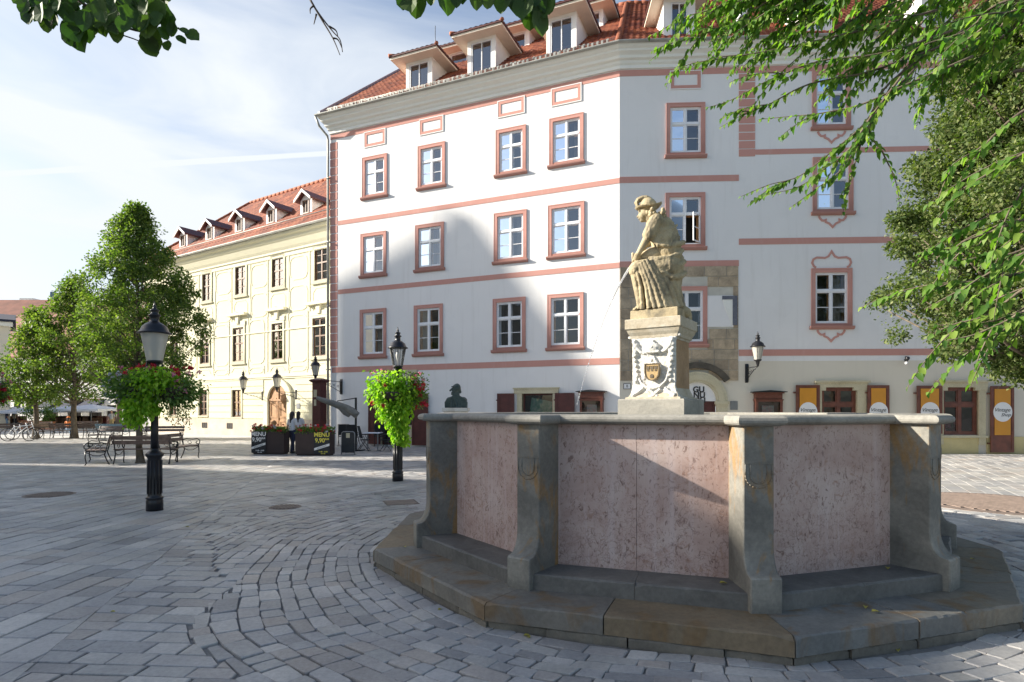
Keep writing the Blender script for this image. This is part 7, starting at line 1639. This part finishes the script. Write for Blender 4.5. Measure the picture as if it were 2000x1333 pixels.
# middle group
tw([(640, -160, 2.4), (760, -70, 2.45), (880, -30, 2.5), (1000, -12, 2.5), (1060, 5, 2.5)], .008)
for q in ((788, -12, .085), (800, -20, .10), (815, -18, .09), (845, -25, .075), (870, -25, .09), (893, -20, .07), (930, -18, .075), (957, -20, .07), (985, -22, .085), (1010, -14, .09), (1025, -8, .10), (1035, 2, .10), (1048, 12, .09), (1050, 20, .085), (1060, -20, .10), (1070, -12, .09), (1000, -30, .09), (1040, -30, .1), (780, -40, .09), (905, -40, .08), (960, -45, .08)): rl(q[0], q[1], 2.45, q[2], g_.uniform(258, 285))
for _ in range(40): rl(g_.uniform(700, 1080), g_.uniform(-140, -40), g_.uniform(2.3, 2.6), .08)
# bare twig
tw([(560, -120, 2.3), (590, -40, 2.35), (606, 0, 2.4), (625, 30, 2.4), (650, 62, 2.4), (664, 78, 2.4), (669, 102, 2.4)], .005); tw([(606, 0, 2.4), (628, 38, 2.41), (650, 75, 2.41), (664, 108, 2.41)], .0045)
for a in ([(612, 12, 2.4), (606, 18, 2.4), (606, 27, 2.4)], [(618, 28, 2.4), (616, 36, 2.4), (613, 48, 2.4)], [(643, 52, 2.4), (656, 60, 2.4), (660, 72, 2.4)], [(650, 75, 2.4), (660, 78, 2.4), (668, 95, 2.4)]): tw(a, .004)
for m in (((tb.x+.2, tb.y+.1, 3.6), (-3.0, .4, 4.1), (-2.4, 1.7, 3.9), (-1.95, 2.3, 3.45)), ((tb.x+.3, tb.y+.3, 4.4), (-2.4, .8, 4.6), (-1.4, 2.0, 4.1), (-.6, 2.4, 3.6)), ((-2.4, .8, 4.6), (-1.6, 1.6, 4.2), (-.95, 2.3, 3.56))): br.tube(catmull([Vector(q) for q in m], 5), [.03-.022*i/15 for i in range(16)], 7)
put('branches', br, M['twig'], t, Matrix.Identity(4)); LS = np.array(LS)
def round_leaf(P_, D, Nn, Lr):
    me_v = []; f = []; n = 12
    for p, d, nn, l in zip(P_, D, Nn, Lr):
        d = d.normalized(); s = d.cross(nn).normalized(); u = s.cross(d); b = len(me_v)
        me_v.append(p+d*l*.5-u*l*.06); 
        for k in range(n):
            a = 2*math.pi*k/n; rr = .5*(1+.04*math.sin(a*5+l*900)); x = .5-rr*math.cos(a); y = rr*.92*math.sin(a)*(1-.15*x); x = x + (.08 if k == n//2 else 0); me_v.append(p+d*l*x+s*l*y+u*l*(.10*abs(y)*2+.03*math.sin(a*3+l*500)))
        f += [(b, b+1+k, b+1+(k+1) % n) for k in range(n)]
    me = bpy.data.meshes.new('foliage'); me.from_pydata([tuple(v) for v in me_v], [], f); me.update(); return me
put('foliage', round_leaf(LP, LD, LN, LS), M['leaf_dark'], t, Matrix.Identity(4))

# ================================================================ FAR SIDE OF THE SQUARE
def simple_house(name, label, M0, w, d, h, pitchh, wallm, roofm, wins, extra=None, gh=None):
    t = thing(name, label, 'building', M0, None); hs = [(x-ww/2, x+ww/2, z, z+hh) for x, z, ww, hh in wins]
    wl = Wallm().wall(0, w, -.3, h, hs); wl.add([(w, 0, -.3), (w, d, -.3), (w, d, h), (w, 0, h)], [(0, 1, 2, 3)]); wl.add([(0, 0, -.3), (0, d, -.3), (0, d, h), (0, 0, h)], [(3, 2, 1, 0)])
    if pitchh: wl.add([(w, 0, h), (w, d, h), (w, d/2, h+pitchh)], [(0, 1, 2)]); wl.add([(0, 0, h), (0, d, h), (0, d/2, h+pitchh)], [(2, 1, 0)])
    put('wall', wl, wallm, t)
    for a in hs:
        o = put('window', strip_frame(a[0]-.1, a[1]+.1, a[2]-.1, a[3]+.1, .12, -.06, .02), M['cornice'], t); 
        ww = a[1]-a[0]; o2 = put('pane', MB().add([(a[0], .12, a[2]), (a[1], .12, a[2]), (a[1], .12, a[3]), (a[0], .12, a[3])], [(0, 1, 2, 3)]).box((a[0]+a[1])/2-.04, (a[0]+a[1])/2+.04, .06, .11, a[2], a[3]), M['room'], o)
    if pitchh:
        e = .5; rz_ = lambda y: h+pitchh*y/(d/2)
        rm_ = MB(); 
        for ya, za, yb, zb2 in ((-e, rz_(-e), d/2, h+pitchh), (d+e, rz_(-e), d/2, h+pitchh)): rm_.add([(-.4, ya, za+.02), (w+.4, ya, za+.02), (w+.4, yb, zb2+.02), (-.4, yb, zb2+.02), (-.4, ya, za+.2), (w+.4, ya, za+.2), (w+.4, yb, zb2+.2), (-.4, yb, zb2+.2)], [(0, 1, 2, 3), (4, 5, 6, 7), (0, 4, 5, 1), (0, 3, 7, 4), (1, 5, 6, 2)])
        put('roof', rm_, roofm, t)
    put('cornice', MB().box(-.2, w+.2, -.35, -.001, h-.45, h-.1), M['cornice'], t); return t
redroof = plain('old_red_roof', (0.22, 0.085, 0.055), .85, var=.25, sc=1.2); whitew = M['white_plaster']
FB = at(-30, 800, 58); FF = Frame(-66.0, 65.5, 14.0); MF = FF.M
def fpt(px, py, d=0): s_, z_ = FF.w(px, py, d); return FF.P(s_, d, z_), s_, z_
wins = [(4+2.9*i, 4.6, 1.1, 1.7) for i in range(14)]+[(fpt(x, 790)[1], fpt(x, 799)[2], .95, .95) for x in (35, 58)]+[(fpt(x, 790)[1], .1, 1.7, 2.0) for x in (103, 147, 187, 222)]
fh = simple_house('far_house', 'long white house with dark awnings closing the far side of the square', MF, 44, 12, 7.4, 5.2, whitew, redroof, wins)
def awning(px, label):
    p, s_, z_ = fpt(px, 792); t = thing('awning', label, 'awning', MF @ Matrix.Translation((s_, 0, 1.95)), 'dark blue awnings on the far house')
    put('cloth', MB().prism([(-.01, .3), (-.01, .65), (-1.3, -.05), (-1.3, -.2)], -1.1, 1.1, 'yz'), M['navy_cloth'], t)
for px, lb in ((103, 'leftmost of the three dark blue awnings on the far house'), (147, 'middle one of the three dark blue awnings on the far house'), (187, 'rightmost of the three dark blue awnings on the far house')): awning(px, lb)
p, s_, z_ = fpt(185, 783); tag(put('shop_sign', MB().box(-1.2, 1.2, -.1, -.002, 0, .22), M['dark_red_wood'], None, MF @ Matrix.Translation((s_, 0, z_))), 'small dark sign board on the far white house above the right awning', 'sign')
M2 = Matrix.Translation((at(19, 800, 50).x, 50, 0)) @ Matrix.Rotation(R(40), 4, 'Z') @ Matrix.Translation((-16, 0, 0))
w2 = 16; simple_house('far_house', 'cream house end with dark roof at the far left edge', M2, w2, 7, CH+(HZ-628)/FPX*50, .8, M['cream_plaster'], M['navy_cloth'], [(w2-4-3*i, 4.5, 1.1, 1.8) for i in range(3)])
M3 = Matrix.Translation((at(-40, 800, 66).x-10, 68, 0)); simple_house('far_house', 'red roofed house rising behind the white one at the far left', M3, 28, 14, 9.2, 6.2, whitew, redroof, [])
M4 = Matrix.Translation((at(95, 800, 90).x-6, 92, 0)); simple_house('far_house', 'distant house with pale orange roof just above the square trees', M4, 26, 14, 15.6, 3.8, whitew, plain('pale_orange_roof', (.50, .27, .16), .9, var=.1), [])
p = at(62, 590, 88); put_ = MB().box(-1.0, 1.0, -1, 1, 0, 1.9); tag(put('roof_structure', put_, M['cornice'], None, Matrix.Translation((p.x, 88, CH+(HZ-589)/FPX*88-1.0-.6))), 'pale flat block on the far roof line', 'building')
for px, py, wd, lb, mt in ((104.5, 571, 7.5, 'slim dark blue tower on the skyline', plain('blue_tower', (.10, .16, .26), .6)), (115, 573, 8, 'grey tower right beside the dark blue one on the skyline', plain('grey_tower', (.34, .38, .44), .7))):
    Yt = 320; p = at(px, py, Yt); w_ = wd/2/FPX*Yt; mb = MB().box(-w_, w_, -w_, w_, 0, p.z)
    for i in range(6): mb.box(-w_-.05, w_+.05, -w_-.08, -w_, p.z-2-i*4, p.z-1.5-i*4)
    tag(put('tower', mb, mt, None, Matrix.Translation((p.x, Yt, 0))), lb, 'tower', 'skyline towers')
# white market parasols of the far cafe
def market_parasol(px, py, Y, w, label):
    p = at(px, py, Y); Mx = Matrix.Translation((p.x, Y, 0)); t = thing('market_parasol', label, 'parasol', Mx, 'pale square parasols of the far cafe'); z = p.z
    cv = MB(); vs = [(0, 0, z)]+[(w*sx, w*sy, z-.42) for sx, sy in ((-1, -1), (1, -1), (1, 1), (-1, 1))]+[(w*sx, w*sy, z-.58) for sx, sy in ((-1, -1), (1, -1), (1, 1), (-1, 1))]
    cv.add(vs, [(0, 1, 2), (0, 2, 3), (0, 3, 4), (0, 4, 1), (1, 5, 6, 2), (2, 6, 7, 3), (3, 7, 8, 4), (4, 8, 5, 1)]); put('canopy', cv, M['canvas_white'], t); put('pole', MB().tube([(0, 0, 0), (0, 0, z+.1)], .04, 8), M['grey_metal'], t)
market_parasol(133, 793, 52, 1.75, 'left one of the two lavender white parasols'); market_parasol(178, 790, 51, 1.9, 'right one of the two lavender white parasols'); market_parasol(28, 795, 51, 1.8, 'pale greenish parasol at the far left above the two standing people')
bk = MB(); rs = random.Random(77)
for px, w_, h_, mt, lb in ((62, 1.5, .9, 'terracotta', 'brown wooden box planted with green shrubs'), (93, .8, .8, 'terracotta', 'small terracotta box with a grassy shrub')):
    p = at(px, 800, 48.5); Mx = Matrix.Translation((p.x, 48.5, 0)); t = thing('shrub_box', lb, 'planter', Mx); put('box', MB().box(-w_/2, w_/2, -.3, .3, 0, h_*.75).box(-w_/2-.04, w_/2+.04, -.34, .34, h_*.75, h_*.8), M[mt], t)
    leaves('foliage', cloud(700, (p.x, 48.5, h_+.5), (w_*.7, .5, .7)), M['leaf_green'], .16, .09, t, simple=True)
for i, (px, w_) in enumerate(((112, 2.0), (140, 2.6), (168, 2.4), (200, 1.6), (45, 1.4))):
    p = at(px, 800, 53.5+i*.2); Mx = Matrix.Translation((p.x, 53.5, 0)); t = thing('terrace_counter', ('low dark terrace counter under the far parasols, leftmost', 'low dark terrace counter left of the second trunk', 'low dark terrace counter right of the second trunk', 'low terrace counter behind the walking man', 'low dark counter behind the two people at far left')[i], 'counter', Mx)
    put('counter', MB().box(-w_/2, w_/2, 0, .4, 0, 1.0).box(-w_/2-.05, w_/2+.05, -.05, .45, 1.0, 1.05), M['dark_red_wood'], t); g2 = MB()
    for k in range(5): x = -w_/2+.2+k*(w_-.4)/4; g2.box(x-.15, x+.15, -.9, -.5, .4, .45); g2.box(x-.15, x+.15, -.52, -.48, .45, .9); g2.tube([(x-.13, -.85, 0), (x-.13, -.85, .4)], .02, 4); g2.tube([(x+.13, -.55, 0), (x+.13, -.55, .4)], .02, 4)
    put('stools', g2, M['brown_wood'], t)
# ================================================================ BUILDINGS OUTSIDE THE VIEW, LEFT (unseen, outlines shaped to throw the long shadows)
cot = 1/math.tan(SUN_EL); hx, hy = -math.cos(SUN_AZ), math.sin(SUN_AZ)
EH = 13.0
edge = [(-22, 20.5), (-15.3, 17.6), (-9.6, 16.5), (-2, 13.85), (4.3, 5.5), (2.95, 3.5), (2.6, -8)]  # wanted shadow edge on the ground; shapes the unseen building's footprint
E2 = [(x+hx*EH*cot, y+hy*EH*cot) for x, y in edge]
t = thing('shadow_building', 'plain unseen building outside the left of the picture, shaped to cast the foreground shadow', 'building', Matrix.Translation((E2[3][0], E2[3][1], 0)))
out_ = E2+[(E2[-1][0]-14, E2[-1][1]), (E2[0][0]-14, E2[0][1]-6)]
put('wall', MB().prism(out_, -.2, EH, 'xy'), M['cream_plaster'], t, Matrix.Identity(4)); 
A0 = -45.0
def qa(q, a): # q across the sun direction, a along it (positive to the right)
    c, s = math.cos(SUN_AZ), math.sin(SUN_AZ); return (a*c+q*s, -a*s+q*c)
tn = math.tan(SUN_EL); prof_q = [(q_, 0 if e is None else z_+(e-A0)*tn) for q_, e, z_ in ((16.9, None, 0), (16.9, .5, 0), (17.6, 2.5, 0), (18.6, .5, 0), (18.7, -15, 0), (20.0, -15, 0), (20.1, -5, 0), (22.75, 1.9, 2.4), (24.6, -4, 10), (25.0, -5, 10.7), (25.4, -6, 9.8), (27.0, -10.6, 8.0), (27.14, -10.6, 7.8), (27.15, None, 0))]  # unseen gable outline, heights solved from where its shadow should end
t = thing('shadow_gable', 'unseen steep gable outside the left of the picture, shaped to cast shadows on house and ground', 'building', Matrix.Translation((*qa(22, A0), 0)))
cg = MB(); vs = []
for a in (A0, A0-6):
    for q, z in prof_q: x, y = qa(q, a); vs.append((x, y, z))
n = len(prof_q); cg.add(vs, [(i, (i+1) % n, n+(i+1) % n, n+i) for i in range(n)]+[tuple(range(n)), tuple(range(n, 2*n))[::-1]]); put('wall', cg, M['cream_plaster'], t, Matrix.Identity(4))
for o in bpy.data.objects:
    if o.type == 'MESH' and o.parent is None and 'label' not in o and 'kind' not in o: print('UNTAGGED', o.name)
print('objects', len(bpy.data.objects))
